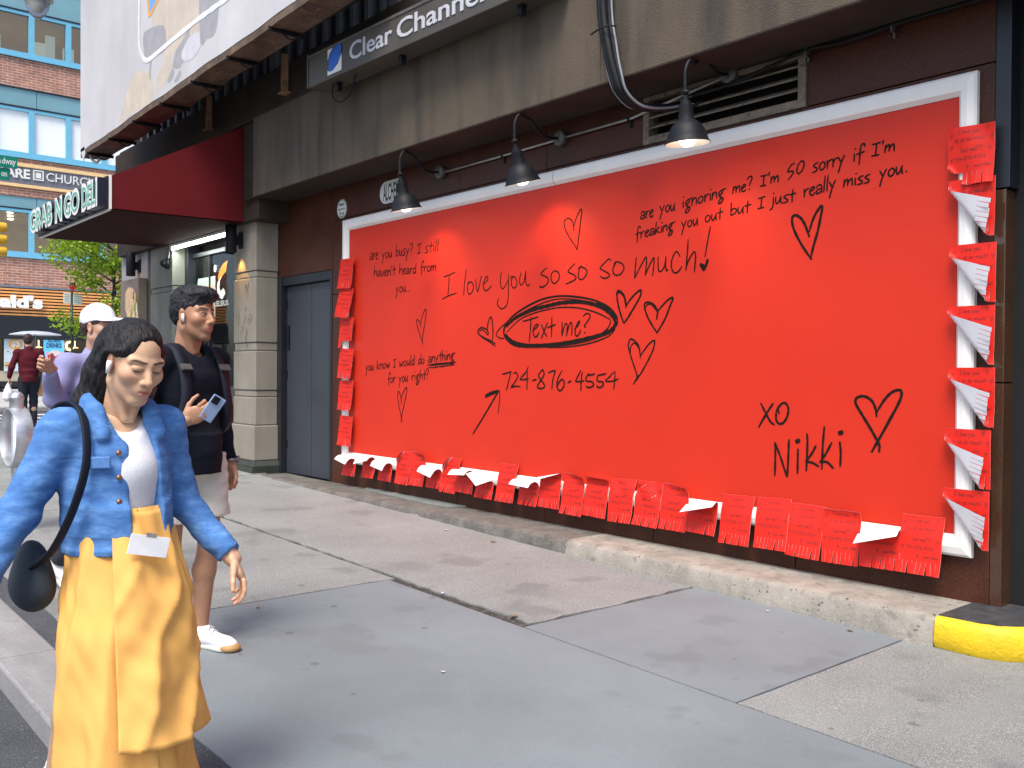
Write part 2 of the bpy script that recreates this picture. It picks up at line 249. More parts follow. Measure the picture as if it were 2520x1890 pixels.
# marker strokes on the poster, wall millimetres (x+9 m, z)
STROKES = {
 'a1': [(.0079,"619 2469 631 2486 654 2487 664 2473 664 2446 668 2418"), (.0079,"663 2450 638 2454 618 2440 621 2423 643 2421 663 2434"), (.0079,"683 2486 685 2452 684 2419"), (.0078,"685 2449 700 2475 723 2483"), (.0078,"735 2447 758 2456 772 2470 762 2482 743 2473 731 2447 740 2422 756 2416 776 2429")],
 'a2': [(.0077,"850 2473 874 2428"), (.0077,"906 2475 881 2436 864 2395 851 2356"), (.0077,"951 2471 928 2456 922 2429 939 2411 963 2423 970 2452 951 2471"), (.0077,"988 2470 986 2434 998 2411 1017 2427 1033 2468"), (.0076,"1032 2460 1030 2433 1036 2406")],
 'a3': [(.0076,"1118 2531 1115 2468 1113 2412"), (.0076,"1113 2443 1134 2469 1159 2461 1161 2439 1143 2419 1114 2412"), (.0075,"1178 2473 1176 2435 1187 2412 1205 2429 1222 2472"), (.0075,"1220 2462 1219 2435 1224 2407"), (.0075,"1285 2475 1262 2471 1246 2457 1258 2443 1277 2428 1269 2412 1235 2408"), (.0075,"1294 2470 1317 2423"), (.0075,"1346 2471 1324 2432 1307 2389 1295 2350")],
 'a4': [(.0074,"1360 2491 1370 2511 1398 2516 1410 2494 1391 2460 1384 2434"), (.0074,"1378 2403 1383 2407")],
 'a5': [(.0073,"1490 2489 1528 2491 1560 2498"), (.0073,"1528 2491 1523 2450 1517 2407"), (.0073,"1487 2405 1519 2407 1547 2410")],
 'a6': [(.0073,"1680 2463 1651 2459 1629 2447 1645 2432 1669 2418 1659 2402 1616 2399"), (.0072,"1724 2499 1718 2446 1717 2395"), (.0072,"1688 2458 1723 2459 1756 2463"), (.0072,"1770 2454 1768 2427 1767 2398"), (.0072,"1773 2486 1779 2491"), (.0072,"1812 2509 1802 2450 1797 2397"), (.0071,"1845 2508 1835 2450 1831 2397")],
 'a7': [(.0078,"709 2347 702 2284 697 2238"), (.0078,"700 2263 725 2288 744 2291 749 2270 750 2236"), (.0078,"771 2276 784 2291 810 2291 822 2279 822 2256 826 2232"), (.0078,"820 2260 792 2263 769 2251 773 2237 798 2235 820 2246"), (.0078,"838 2290 862 2232 890 2288"), (.0077,"906 2256 931 2264 948 2276 937 2287 915 2279 902 2257 911 2235 930 2230 952 2241"), (.0077,"970 2285 966 2257 963 2229"), (.0077,"965 2254 991 2282 1009 2278 1012 2256 1014 2227"), (.0076,"1040 2325 1035 2291"), (.0076,"1084 2320 1079 2270 1077 2223"), (.0076,"1053 2282 1083 2282 1111 2286")],
 'a8': [(.0076,"1185 2333 1179 2273 1175 2228"), (.0075,"1177 2253 1201 2277 1218 2279 1223 2259 1223 2226"), (.0075,"1247 2249 1271 2256 1286 2267 1276 2278 1255 2271 1243 2249 1252 2228 1269 2223 1290 2233"), (.0074,"1304 2261 1316 2274 1340 2274 1350 2262 1350 2240 1354 2217"), (.0075,"1349 2244 1323 2248 1302 2237 1306 2223 1328 2221 1349 2231"), (.0074,"1370 2272 1372 2245 1370 2217"), (.0074,"1372 2242 1387 2263 1411 2269"), (.0074,"1463 2256 1445 2265 1421 2245 1421 2221 1438 2215 1462 2234"), (.0074,"1471 2315 1465 2261 1465 2212")],
 'a9': [(.0073,"1599 2302 1599 2319 1584 2325 1572 2306 1567 2250 1563 2186"), (.0073,"1544 2261 1571 2266 1598 2266"), (.0073,"1609 2271 1611 2243 1609 2216"), (.0073,"1611 2241 1627 2262 1652 2269"), (.0072,"1691 2269 1667 2256 1661 2231 1679 2214 1703 2224 1710 2252 1691 2269"), (.0072,"1731 2268 1727 2240 1723 2213"), (.0072,"1725 2235 1746 2263 1760 2264 1760 2240 1759 2218"), (.0072,"1760 2234 1783 2262 1797 2263 1799 2239 1799 2211")],
 'a10': [(.0076,"1113 2100 1136 2056"), (.0076,"1166 2103 1143 2065 1127 2024 1114 1985"), (.0075,"1210 2101 1188 2086 1182 2059 1199 2042 1221 2054 1229 2083 1210 2101"), (.0075,"1246 2101 1244 2066 1255 2044 1273 2060 1289 2101"), (.0075,"1287 2092 1286 2066 1291 2040")],
 'a11': [(.0075,"1306 2040 1312 2044"), (.0075,"1337 2041 1343 2045"), (.0074,"1368 2043 1374 2046")],
 'b1': [(.0065,"4398 2426 4407 2440 4425 2441 4432 2431 4433 2410 4435 2388"), (.0065,"4431 2413 4412 2415 4397 2403 4399 2390 4416 2390 4431 2401"), (.0065,"4447 2442 4449 2416 4448 2389"), (.0065,"4449 2413 4460 2434 4477 2441"), (.0065,"4487 2414 4504 2422 4515 2434 4508 2443 4493 2435 4484 2414 4491 2395 4503 2391 4518 2402")],
 'b2': [(.0064,"4580 2459 4598 2422"), (.0064,"4621 2462 4604 2429 4591 2394 4581 2362"), (.0064,"4655 2460 4638 2447 4634 2425 4647 2410 4664 2421 4670 2445 4655 2460"), (.0063,"4683 2460 4681 2431 4690 2412 4704 2426 4716 2461"), (.0063,"4715 2454 4714 2431 4718 2410")],
 'b3': [(.0063,"4795 2466 4794 2444 4794 2420"), (.0063,"4797 2493 4802 2497"), (.0062,"4878 2481 4852 2474 4829 2467 4816 2448 4826 2439 4845 2453 4851 2471"), (.0062,"4822 2441 4822 2428 4849 2420 4854 2403 4830 2382 4814 2385 4824 2405 4849 2417"), (.0062,"4876 2475 4873 2451 4871 2426"), (.0062,"4872 2448 4893 2474 4908 2473 4911 2454 4912 2430"), (.0062,"4952 2481 4932 2468 4927 2446 4942 2433 4962 2444 4968 2468 4952 2481"), (.0061,"4983 2484 4985 2460 4984 2436"), (.0061,"4985 2458 4998 2478 5018 2486"), (.0061,"5032 2486 5031 2464 5030 2441"), (.0061,"5034 2512 5038 2516"), (.0061,"5051 2490 5049 2466 5046 2442"), (.006,"5047 2463 5068 2489 5082 2487 5084 2469 5086 2446"), (.006,"5161 2504 5137 2498 5115 2491 5103 2473 5112 2464 5130 2477 5135 2494"), (.006,"5109 2465 5109 2453 5134 2445 5139 2429 5116 2409 5101 2412 5110 2431 5134 2443")],
 'b4': [(.0059,"5223 2505 5220 2482 5217 2460"), (.0059,"5218 2478 5234 2501 5244 2503 5244 2483 5244 2465"), (.0059,"5244 2478 5262 2502 5272 2503 5273 2484 5274 2461"), (.0059,"5291 2482 5309 2489 5320 2499 5312 2507 5297 2500 5288 2482 5295 2465 5308 2462 5323 2471")],
 'b5': [(.0058,"5334 2534 5341 2549 5362 2554 5370 2539 5357 2513 5351 2493"), (.0059,"5348 2469 5351 2473")],
 'b6': [(.0058,"5436 2542 5464 2541 5488 2544"), (.0058,"5464 2541 5460 2510 5456 2476"), (.0058,"5433 2477 5457 2477 5478 2477")],
 'b7': [(.0057,"5504 2560 5499 2535")],
 'b8': [(.0057,"5519 2526 5517 2505 5514 2483"), (.0057,"5515 2501 5531 2523 5540 2524 5541 2505 5540 2488"), (.0057,"5541 2500 5558 2522 5568 2524 5570 2504 5570 2483")],
 'b9': [(.0056,"5689 2585 5669 2579 5645 2554 5641 2538 5669 2538 5681 2532 5673 2515 5645 2486"), (.0056,"5734 2591 5714 2566 5706 2534 5721 2513 5748 2537 5758 2569 5748 2591 5731 2585")],
 'b10': [(.006,"5856 2563 5838 2557 5824 2545 5835 2535 5850 2525 5843 2511 5816 2505"), (.0059,"5888 2561 5870 2548 5866 2525 5880 2512 5898 2523 5903 2548 5888 2561"), (.0059,"5917 2564 5919 2539 5918 2515"), (.0059,"5919 2537 5930 2558 5949 2565"), (.0059,"5957 2567 5958 2543 5957 2519"), (.0059,"5958 2540 5970 2561 5988 2569"), (.0058,"5993 2570 6011 2535"), (.0058,"6034 2576 6016 2543 6003 2508 5994 2476")],
 'b11': [(.0058,"6098 2573 6097 2552 6096 2528"), (.0057,"6101 2600 6106 2604"), (.0057,"6163 2605 6163 2619 6149 2623 6138 2606 6133 2559 6129 2504"), (.0057,"6111 2566 6137 2572 6162 2575")],
 'b12': [(.0056,"6211 2608 6239 2608 6263 2612"), (.0056,"6239 2608 6235 2575 6231 2539"), (.0056,"6208 2540 6233 2540 6254 2541")],
 'b13': [(.0056,"6280 2622 6275 2598")],
 'b14': [(.0056,"6295 2589 6292 2568 6289 2547"), (.0056,"6291 2564 6307 2586 6316 2587 6317 2568 6316 2551"), (.0056,"6317 2564 6334 2585 6344 2586 6346 2567 6346 2547")],
 'b15': [(.0066,"4391 2318 4391 2331 4378 2335 4369 2318 4365 2271 4362 2218"), (.0066,"4347 2278 4368 2285 4390 2288"), (.0065,"4398 2293 4400 2270 4399 2247"), (.0065,"4400 2268 4413 2288 4433 2296"), (.0065,"4443 2272 4462 2281 4475 2292 4467 2300 4450 2291 4440 2272 4447 2256 4461 2254 4478 2265"), (.0065,"4489 2289 4499 2302 4518 2305 4527 2297 4527 2279 4530 2260"), (.0065,"4526 2281 4505 2281 4488 2269 4491 2258 4509 2260 4526 2270"), (.0064,"4548 2348 4543 2298 4540 2262"), (.0064,"4577 2311 4550 2288 4544 2284 4560 2276 4581 2268"), (.0064,"4597 2310 4596 2290 4596 2268"), (.0064,"4599 2335 4603 2339"), (.0064,"4616 2314 4613 2292 4611 2269"), (.0064,"4612 2289 4631 2314 4645 2313 4647 2295 4649 2273"), (.0064,"4720 2330 4697 2323 4677 2317 4665 2299 4674 2291 4690 2304 4695 2320"), (.0063,"4670 2292 4670 2281 4694 2273 4699 2258 4678 2238 4663 2241 4672 2260 4694 2271")],
 'b16': [(.0063,"4782 2320 4800 2287"), (.0063,"4824 2326 4806 2294 4793 2260 4783 2229"), (.0062,"4859 2326 4841 2313 4837 2292 4850 2279 4868 2289 4874 2313 4859 2326"), (.0062,"4888 2328 4886 2300 4895 2283 4909 2297 4922 2331"), (.0062,"4921 2324 4920 2303 4924 2282")],
 'b17': [(.0061,"5014 2341 4995 2329 4990 2308 5005 2295 5024 2305 5031 2328 5014 2341"), (.0061,"5046 2343 5044 2315 5053 2298 5069 2312 5083 2344"), (.0061,"5082 2337 5080 2317 5085 2297"), (.006,"5117 2377 5114 2336 5113 2298"), (.006,"5094 2345 5117 2346 5139 2351")],
 'b18': [(.006,"5207 2400 5205 2355 5203 2315"), (.0059,"5203 2337 5222 2357 5246 2352 5247 2336 5230 2321 5204 2315"), (.0059,"5263 2361 5261 2334 5271 2318 5288 2331 5303 2362"), (.0059,"5302 2355 5300 2335 5305 2316"), (.0059,"5340 2394 5336 2354 5335 2316"), (.0059,"5315 2362 5340 2364 5364 2368")],
 'b19': [(.0058,"5419 2398 5448 2400 5473 2405"), (.0058,"5448 2400 5444 2367 5440 2332"), (.0058,"5416 2331 5441 2333 5463 2335")],
 'b20': [(.0057,"5535 2390 5535 2354 5528 2322 5510 2311"), (.0057,"5535 2414 5540 2417"), (.0057,"5554 2391 5552 2363 5562 2346 5578 2359 5593 2390"), (.0057,"5592 2384 5590 2363 5595 2343"), (.0057,"5648 2394 5629 2390 5614 2380 5625 2370 5642 2359 5634 2347 5605 2344"), (.0056,"5679 2421 5675 2381 5674 2342"), (.0056,"5654 2390 5678 2391 5701 2394")],
 'b21': [(.006,"5760 2410 5761 2384 5760 2359"), (.006,"5761 2382 5773 2403 5792 2412"), (.006,"5802 2386 5820 2396 5832 2408 5824 2416 5808 2407 5799 2386 5806 2368 5819 2365 5835 2377"), (.0059,"5846 2404 5855 2418 5873 2421 5881 2412 5882 2392 5884 2371"), (.006,"5880 2395 5860 2395 5845 2382 5847 2370 5865 2371 5880 2383"), (.0059,"5905 2470 5900 2419 5897 2373"), (.0059,"5926 2472 5920 2421 5918 2376"), (.0059,"5935 2428 5953 2392"), (.0059,"5975 2434 5958 2400 5945 2364 5936 2330")],
 'b22': [(.0058,"6034 2426 6032 2404 6029 2382"), (.0058,"6030 2400 6046 2423 6056 2424 6056 2405 6056 2387"), (.0058,"6056 2400 6074 2424 6084 2425 6086 2406 6086 2384"), (.0057,"6106 2426 6105 2406 6105 2385"), (.0057,"6108 2450 6112 2453"), (.0057,"6156 2433 6138 2429 6126 2419 6136 2410 6150 2400 6143 2388 6118 2384"), (.0057,"6199 2434 6182 2430 6169 2420 6179 2411 6193 2402 6187 2390 6161 2386")],
 'b23': [(.0056,"6260 2444 6278 2410"), (.0056,"6301 2449 6283 2418 6270 2384 6261 2353"), (.0056,"6335 2449 6317 2436 6313 2415 6326 2402 6344 2413 6349 2436 6335 2449"), (.0055,"6362 2451 6361 2423 6369 2407 6383 2421 6396 2453"), (.0055,"6395 2447 6393 2426 6398 2406")],
 'b24': [(.0055,"6418 2413 6423 2416")],
 'c1': [(.0081,"542 1301 562 1260"), (.0081,"588 1307 568 1269 554 1228 543 1190"), (.0081,"626 1307 606 1291 601 1266 616 1250 635 1263 642 1291 626 1307"), (.008,"657 1309 655 1275 664 1255 680 1272 694 1312"), (.008,"693 1304 691 1278 696 1253")],
 'c2': [(.008,"772 1369 766 1307 762 1262"), (.008,"807 1322 774 1294 767 1290 787 1280 812 1270"), (.0079,"827 1324 824 1296 821 1268"), (.0079,"823 1293 847 1323 863 1322 866 1300 868 1272"), (.0079,"912 1331 890 1316 884 1290 901 1275 923 1288 930 1316 912 1331"), (.0078,"943 1334 957 1280 975 1323 988 1283 1013 1340")],
 'c3': [(.0078,"1073 1361 1100 1365 1124 1372"), (.0078,"1100 1365 1097 1328 1093 1289"), (.0078,"1070 1287 1094 1290 1115 1294")],
 'c4': [(.0077,"1182 1346 1197 1293 1215 1335 1227 1296 1252 1351"), (.0077,"1288 1354 1267 1339 1262 1314 1278 1300 1299 1312 1306 1339 1288 1354"), (.0076,"1323 1357 1321 1324 1331 1305 1348 1321 1364 1360"), (.0076,"1362 1352 1361 1328 1366 1304"), (.0076,"1393 1410 1386 1356 1382 1308"), (.0076,"1446 1355 1429 1362 1407 1339 1407 1316 1423 1312 1445 1334"), (.0075,"1453 1414 1448 1361 1448 1313")],
 'c5': [(.0075,"1558 1362 1542 1369 1521 1347 1521 1324 1536 1320 1557 1341"), (.0075,"1565 1420 1560 1367 1560 1320"), (.0075,"1600 1375 1581 1361 1576 1337 1591 1322 1610 1334 1617 1361 1600 1375")],
 'c6': [(.0074,"1690 1372 1701 1387 1723 1390 1733 1379 1733 1358 1737 1335"), (.0074,"1731 1361 1707 1361 1688 1348 1692 1334 1713 1335 1732 1348"), (.0074,"1753 1392 1750 1364 1747 1337"), (.0073,"1748 1361 1771 1390 1787 1389 1789 1367 1791 1340"), (.0073,"1804 1395 1826 1356"), (.0073,"1854 1402 1832 1365 1817 1326 1805 1290"), (.0073,"1889 1439 1885 1390 1884 1345"), (.0073,"1863 1400 1889 1403 1913 1409"), (.0072,"1923 1452 1917 1393 1914 1350"), (.0072,"1916 1374 1937 1400 1952 1403 1956 1385 1956 1353"), (.0072,"1980 1405 1979 1381 1979 1355"), (.0072,"1982 1435 1987 1439"), (.0072,"2001 1410 1998 1383 1995 1356"), (.0072,"1997 1380 2019 1408 2034 1407 2036 1386 2038 1359"), (.0072,"2118 1424 2092 1417 2069 1410 2056 1390 2066 1380 2084 1395 2090 1413"), (.0072,"2062 1381 2062 1368 2089 1358 2094 1340 2070 1317 2053 1321 2064 1343 2089 1355")],
 'c7': [(.0078,"1019 1212 1019 1228 1006 1233 996 1213 992 1157 988 1094"), (.0078,"973 1165 995 1173 1018 1176"), (.0078,"1050 1185 1030 1169 1025 1144 1040 1129 1060 1142 1067 1170 1050 1185"), (.0078,"1082 1187 1084 1160 1082 1133"), (.0078,"1084 1158 1097 1181 1117 1190")],
 'c8': [(.0077,"1176 1191 1197 1151"), (.0077,"1223 1197 1203 1159 1188 1119 1178 1082"), (.0077,"1262 1197 1242 1182 1237 1157 1252 1141 1272 1154 1278 1182 1262 1197"), (.0076,"1293 1200 1291 1167 1301 1146 1317 1163 1331 1203"), (.0076,"1330 1194 1328 1170 1333 1145")],
 'c9': [(.0076,"1408 1209 1409 1183 1408 1157"), (.0076,"1409 1180 1424 1202 1448 1210"), (.0075,"1463 1209 1462 1186 1461 1160"), (.0075,"1466 1238 1471 1242"), (.0075,"1554 1222 1525 1216 1501 1209 1486 1190 1497 1180 1517 1194 1524 1212"), (.0075,"1493 1181 1493 1168 1522 1158 1528 1140 1501 1118 1483 1122 1495 1143 1522 1155"), (.0075,"1556 1263 1550 1206 1546 1164"), (.0075,"1548 1188 1570 1212 1587 1215 1591 1197 1591 1167"), (.0074,"1631 1256 1627 1209 1626 1166"), (.0074,"1604 1219 1631 1221 1656 1226")],
 'c10': [(.0074,"1650 1249 1658 1267 1682 1274 1692 1257 1676 1226 1670 1203"), (.0074,"1665 1176 1669 1180")],
 'c': [(.0073,"1669 1308 1858 1324 2130 1335"), (.0072,"1717 1304 1935 1317 2108 1330"), (.0072,"1694 1290 1765 1284 1935 1300 2108 1313"), (.0072,"1889 1289 2011 1305 2108 1311")],
 'f': [(.0159,"4159 1621 4162 1674 4070 1753 3889 1820 3604 1864 3388 1863 3198 1826 2991 1753 2853 1668 2820 1590 2873 1522 2994 1471 3219 1459 3476 1463 3721 1481 3953 1520 4102 1570 4159 1621"), (.0113,"4137 1633 4100 1693 3950 1776 3765 1821 3555 1844 3388 1834 3198 1791 3019 1734 2909 1679"), (.0107,"3950 1795 4063 1740 4144 1680 4170 1621 4102 1559"), (.033,"2844 1571 2939 1509 3094 1476 3306 1469 3543 1479 3799 1507 4028 1545 4123 1585 4152 1632"), (.0322,"2853 1644 2983 1715 3181 1769 3389 1796 3555 1812 3765 1808 3920 1780 4041 1736 4130 1670 4149 1622"), (.0079,"2863 1595 3038 1698 3216 1743 3389 1766 3556 1775 3765 1758 3951 1713 4093 1656"), (.0077,"4145 1579 4073 1525 3877 1477 3641 1453 3392 1450"), (.0075,"4101 1645 4072 1592 3998 1546"), (.0085,"2825 1590 2853 1656 2983 1706"), (.0111,"2909 1700 2796 1646 2725 1593 2730 1562 2778 1543 2826 1540")],
 'g': [(.0146,"2805 1226 2867 1237 2923 1249"), (.0145,"2923 1249 2895 1176 2863 1088"), (.0145,"2955 1234 2988 1242 3011 1219 3002 1189 2961 1147 2924 1113 2975 1124 3044 1123"), (.0143,"3146 1291 3115 1244 3048 1193 3052 1183 3097 1183 3151 1191"), (.0142,"3134 1250 3133 1191 3132 1099"), (.0141,"3200 1174 3253 1186"), (.0139,"3347 1242 3326 1268 3279 1221 3296 1192 3353 1140 3336 1114 3280 1113 3266 1130 3309 1181 3348 1230 3334 1256"), (.0138,"3399 1242 3445 1257 3483 1260"), (.0138,"3483 1260 3454 1188 3442 1110"), (.0136,"3561 1260 3517 1200 3501 1143 3518 1106 3547 1098 3583 1132 3587 1172 3562 1189 3529 1166 3509 1131"), (.0135,"3632 1164 3668 1176"), (.0134,"3778 1263 3728 1190 3724 1176 3756 1173 3815 1181"), (.0133,"3793 1249 3783 1174 3780 1102"), (.0132,"3933 1236 3895 1228 3853 1225"), (.0132,"3872 1239 3849 1219 3834 1192 3850 1178 3896 1176 3923 1157 3904 1135 3866 1129 3838 1139"), (.013,"4054 1238 4009 1231 3968 1225"), (.013,"3968 1225 3957 1193 3972 1179 4017 1174 4028 1156 4003 1133 3969 1133 3957 1146"), (.0129,"4131 1248 4095 1216 4054 1188 4062 1177 4121 1181 4157 1189 4184 1200"), (.0128,"4147 1256 4146 1189 4136 1120")],
 'h': [(.0194,"2393 680 2562 861 2721 1040 2757 1079"), (.0195,"2570 1019 2668 1051 2754 1070"), (.0212,"2573 1036 2668 1066 2760 1081"), (.0101,"2772 1075 2765 974 2749 876")],
 'i1': [(.0173,"4236 1620 4211 1668 4184 1736 4166 1804 4162 1855 4179 1871 4209 1855 4236 1828 4251 1786 4260 1749"), (.0169,"4261 1755 4296 1794 4347 1835 4396 1860 4407 1848 4395 1811 4362 1766 4319 1713 4275 1660 4238 1622"), (.0139,"4166 1852 4190 1856 4217 1840 4240 1808 4256 1738")],
 'i2': [(.0163,"4561 1541 4522 1588 4475 1652 4446 1713 4442 1754 4460 1766 4499 1761 4538 1738 4566 1696 4563 1667 4560 1640"), (.0158,"4566 1693 4608 1732 4659 1771 4701 1788 4708 1777 4683 1728 4650 1660 4612 1601 4561 1538"), (.0108,"4448 1729 4471 1749 4510 1747 4563 1694")],
 'i3': [(.0138,"4369 1188 4370 1229 4346 1287 4316 1353 4291 1419 4283 1458 4299 1494 4321 1498 4358 1476 4384 1451 4397 1412 4405 1358"), (.0135,"4405 1374 4439 1412 4488 1460 4530 1483 4541 1472 4527 1416 4482 1341 4426 1262 4369 1193"), (.0137,"4386 1229 4361 1193 4338 1160"), (.0099,"4304 1397 4307 1441 4333 1466 4358 1462 4388 1429")],
 'i4': [(.0157,"2665 1522 2671 1604 2661 1690 2642 1734 2611 1704 2593 1646 2593 1610 2612 1588"), (.0159,"2593 1614 2555 1635 2504 1643 2463 1626 2457 1602 2492 1574 2569 1544 2650 1519 2706 1494"), (.0079,"2473 1610 2517 1624 2568 1599 2606 1571"), (.0079,"2467 1594 2518 1557 2619 1515 2706 1473")],
 'i5': [(.0113,"1597 1509 1566 1568 1513 1660 1485 1726 1489 1752 1504 1755 1534 1733 1558 1684"), (.0111,"1553 1715 1579 1783 1623 1845 1645 1850 1646 1814 1624 1712 1596 1619 1582 1524")],
 'i6': [(.0095,"3726 2225 3696 2266 3641 2328 3589 2402 3572 2460 3588 2482 3618 2490 3648 2478 3676 2442 3687 2385"), (.0093,"3688 2417 3703 2462 3731 2506 3764 2545 3775 2526 3763 2449 3746 2349 3734 2277 3726 2225")],
 'i7': [(.0126,"1240 735 1209 825 1174 915 1155 1002 1164 1036 1177 1043 1203 1012 1221 969 1221 921"), (.0124,"1218 974 1250 1028 1292 1076 1318 1086 1318 1048 1285 942 1243 836 1218 743")],
 'i8': [(.0179,"5816 1963 5745 2062 5689 2165 5675 2234 5696 2254 5734 2234 5768 2186 5798 2109"), (.0175,"5798 2138 5826 2216 5866 2277 5886 2285 5882 2245 5859 2139 5828 2039 5812 1975")],
 'i9': [(.0177,"6257 996 6252 1035 6231 1082 6194 1109 6156 1113 6126 1097 6126 1066 6162 1009 6214 933 6261 857 6278 823 6276 790"), (.017,"6261 1026 6299 1088 6344 1137 6388 1155 6408 1142 6397 1091 6345 991 6266 848 6230 785")],
 'd1': [(.0121,"1932 2143 2021 2155 2107 2173"), (.0122,"2016 2149 2012 2061 1999 1960"), (.0122,"1906 1934 1999 1957 2132 1979")],
 'd2': [(.0119,"2282 2183 2256 2072 2243 1951"), (.0118,"2308 2071 2297 2020 2310 1966 2337 1956 2376 1983 2388 2025 2366 2059 2331 2066 2310 2047"), (.0117,"2418 2087 2449 1972 2503 2110"), (.0116,"2538 2031 2592 2069 2591 2095 2566 2092 2537 2047 2532 2005 2559 1974 2601 1982 2646 2010")],
 'd3': [(.0113,"2787 2122 2770 2067 2777 1999 2805 1974 2848 2010 2872 2044"), (.0113,"2877 2097 2880 2002 2877 1901 2858 1830 2799 1800 2746 1823 2730 1857 2749 1892"), (.0111,"2903 2057 2923 2073 2966 2062 2993 2020 2978 1978 2943 1975 2920 2005 2923 2050 2938 2064"), (.011,"3043 2094 3028 2043 3032 2002 3055 1993 3089 2028 3107 2107"), (.011,"3107 2107 3106 2027 3116 1991 3138 1980 3161 1991")],
 'd4': [(.0126,"3368 2108 3325 2090 3300 2068 3315 2054 3366 2036 3391 2012 3373 1977 3327 1956 3290 1956 3289 1968"), (.0125,"3458 2080 3426 2055 3423 2012 3445 1982 3473 1977 3511 2001 3521 2039 3500 2069 3458 2080")],
 'd5': [(.0123,"3701 2117 3655 2090 3624 2062 3638 2049 3686 2031 3716 2007 3699 1987 3646 1972 3601 1961"), (.0121,"3768 2097 3746 2054 3743 2012 3760 1988 3793 1988 3828 2015 3838 2045 3811 2072 3772 2085 3739 2074")],
 'd6': [(.0118,"4097 2107 4073 2121 4023 2091 3982 2058 4005 2043 4061 2016 4083 1996 4062 1979 4018 1978 3983 1994"), (.0116,"4129 2076 4141 2090 4177 2089 4220 2066 4232 2033 4202 1998 4154 1990 4123 2011 4120 2047 4147 2081")],
 'd7': [(.0125,"4355 2108 4345 2025 4341 1953"), (.0124,"4341 1953 4382 2015 4442 2095 4455 2094 4455 2048 4445 1969"), (.0123,"4445 1969 4477 2024 4519 2085 4529 2081 4526 2026 4516 1961"), (.0122,"4568 2092 4567 2039 4572 1997 4589 1983 4612 1997 4632 2030 4641 2087"), (.0121,"4640 2065 4638 2017 4647 1986 4661 1993"), (.012,"4769 2078 4745 2112 4725 2108 4701 2072 4691 2025 4702 1983 4726 1964 4758 1972 4788 2004"), (.0118,"4842 2187 4834 2078 4824 1973"), (.0118,"4826 1986 4845 2037 4883 2089 4902 2095 4909 2056 4905 2010 4900 1958")],
 'd8': [(.0116,"5034 2259 5012 2160 4990 2055"), (.0231,"4979 1964 4953 2006"), (.0229,"4982 1964 5006 2008 5012 2032"), (.023,"4953 2006 4980 1988 4982 1964")],
 'e1': [(.0142,"3070 1679 3173 1692 3265 1709"), (.0142,"3177 1713 3173 1633 3157 1504"), (.0141,"3205 1594 3261 1630 3265 1645 3239 1643 3209 1609 3209 1567 3236 1540 3266 1560 3277 1580"), (.0139,"3309 1646 3344 1581 3378 1543"), (.0139,"3382 1655 3344 1593 3310 1530"), (.0138,"3436 1702 3432 1538"), (.0138,"3382 1615 3433 1627 3479 1637")],
 'e2': [(.0136,"3557 1654 3557 1541"), (.0136,"3557 1541 3586 1625 3606 1641 3619 1618 3609 1540"), (.0135,"3609 1540 3639 1623 3663 1648 3673 1616 3670 1544"), (.0134,"3704 1593 3751 1628 3758 1655 3735 1637 3712 1593 3712 1554 3732 1536 3759 1558 3773 1582")],
 'e3': [(.0132,"3801 1692 3828 1710 3867 1706 3875 1681 3837 1638 3814 1614 3829 1604"), (.0133,"3814 1556 3824 1562")],
 'j1': [(.0163,"5456 1050 5499 979 5530 933 5558 915"), (.0163,"5548 1051 5496 979 5441 892"), (.016,"5595 988 5587 1021 5611 1050 5638 1058 5662 1028 5658 981 5634 937 5602 922 5577 940 5573 982 5584 1026")],
 'j2': [(.0162,"5566 798 5570 715 5567 584"), (.0161,"5567 796 5604 718 5657 585"), (.016,"5669 824 5666 722 5660 587"), (.0159,"5735 767 5733 613"), (.0157,"5798 868 5802 802 5796 637"), (.0157,"5861 796 5831 743 5793 694"), (.0157,"5793 692 5837 689 5883 669"), (.0155,"5918 918 5909 808 5904 655"), (.0155,"5969 823 5932 755 5893 700"), (.0154,"5890 697 5938 701 5981 668"), (.0153,"6023 831 6030 771 6028 683"), (.0373,"5731 823 5735 814"), (.0359,"6027 892 6031 883")],
}

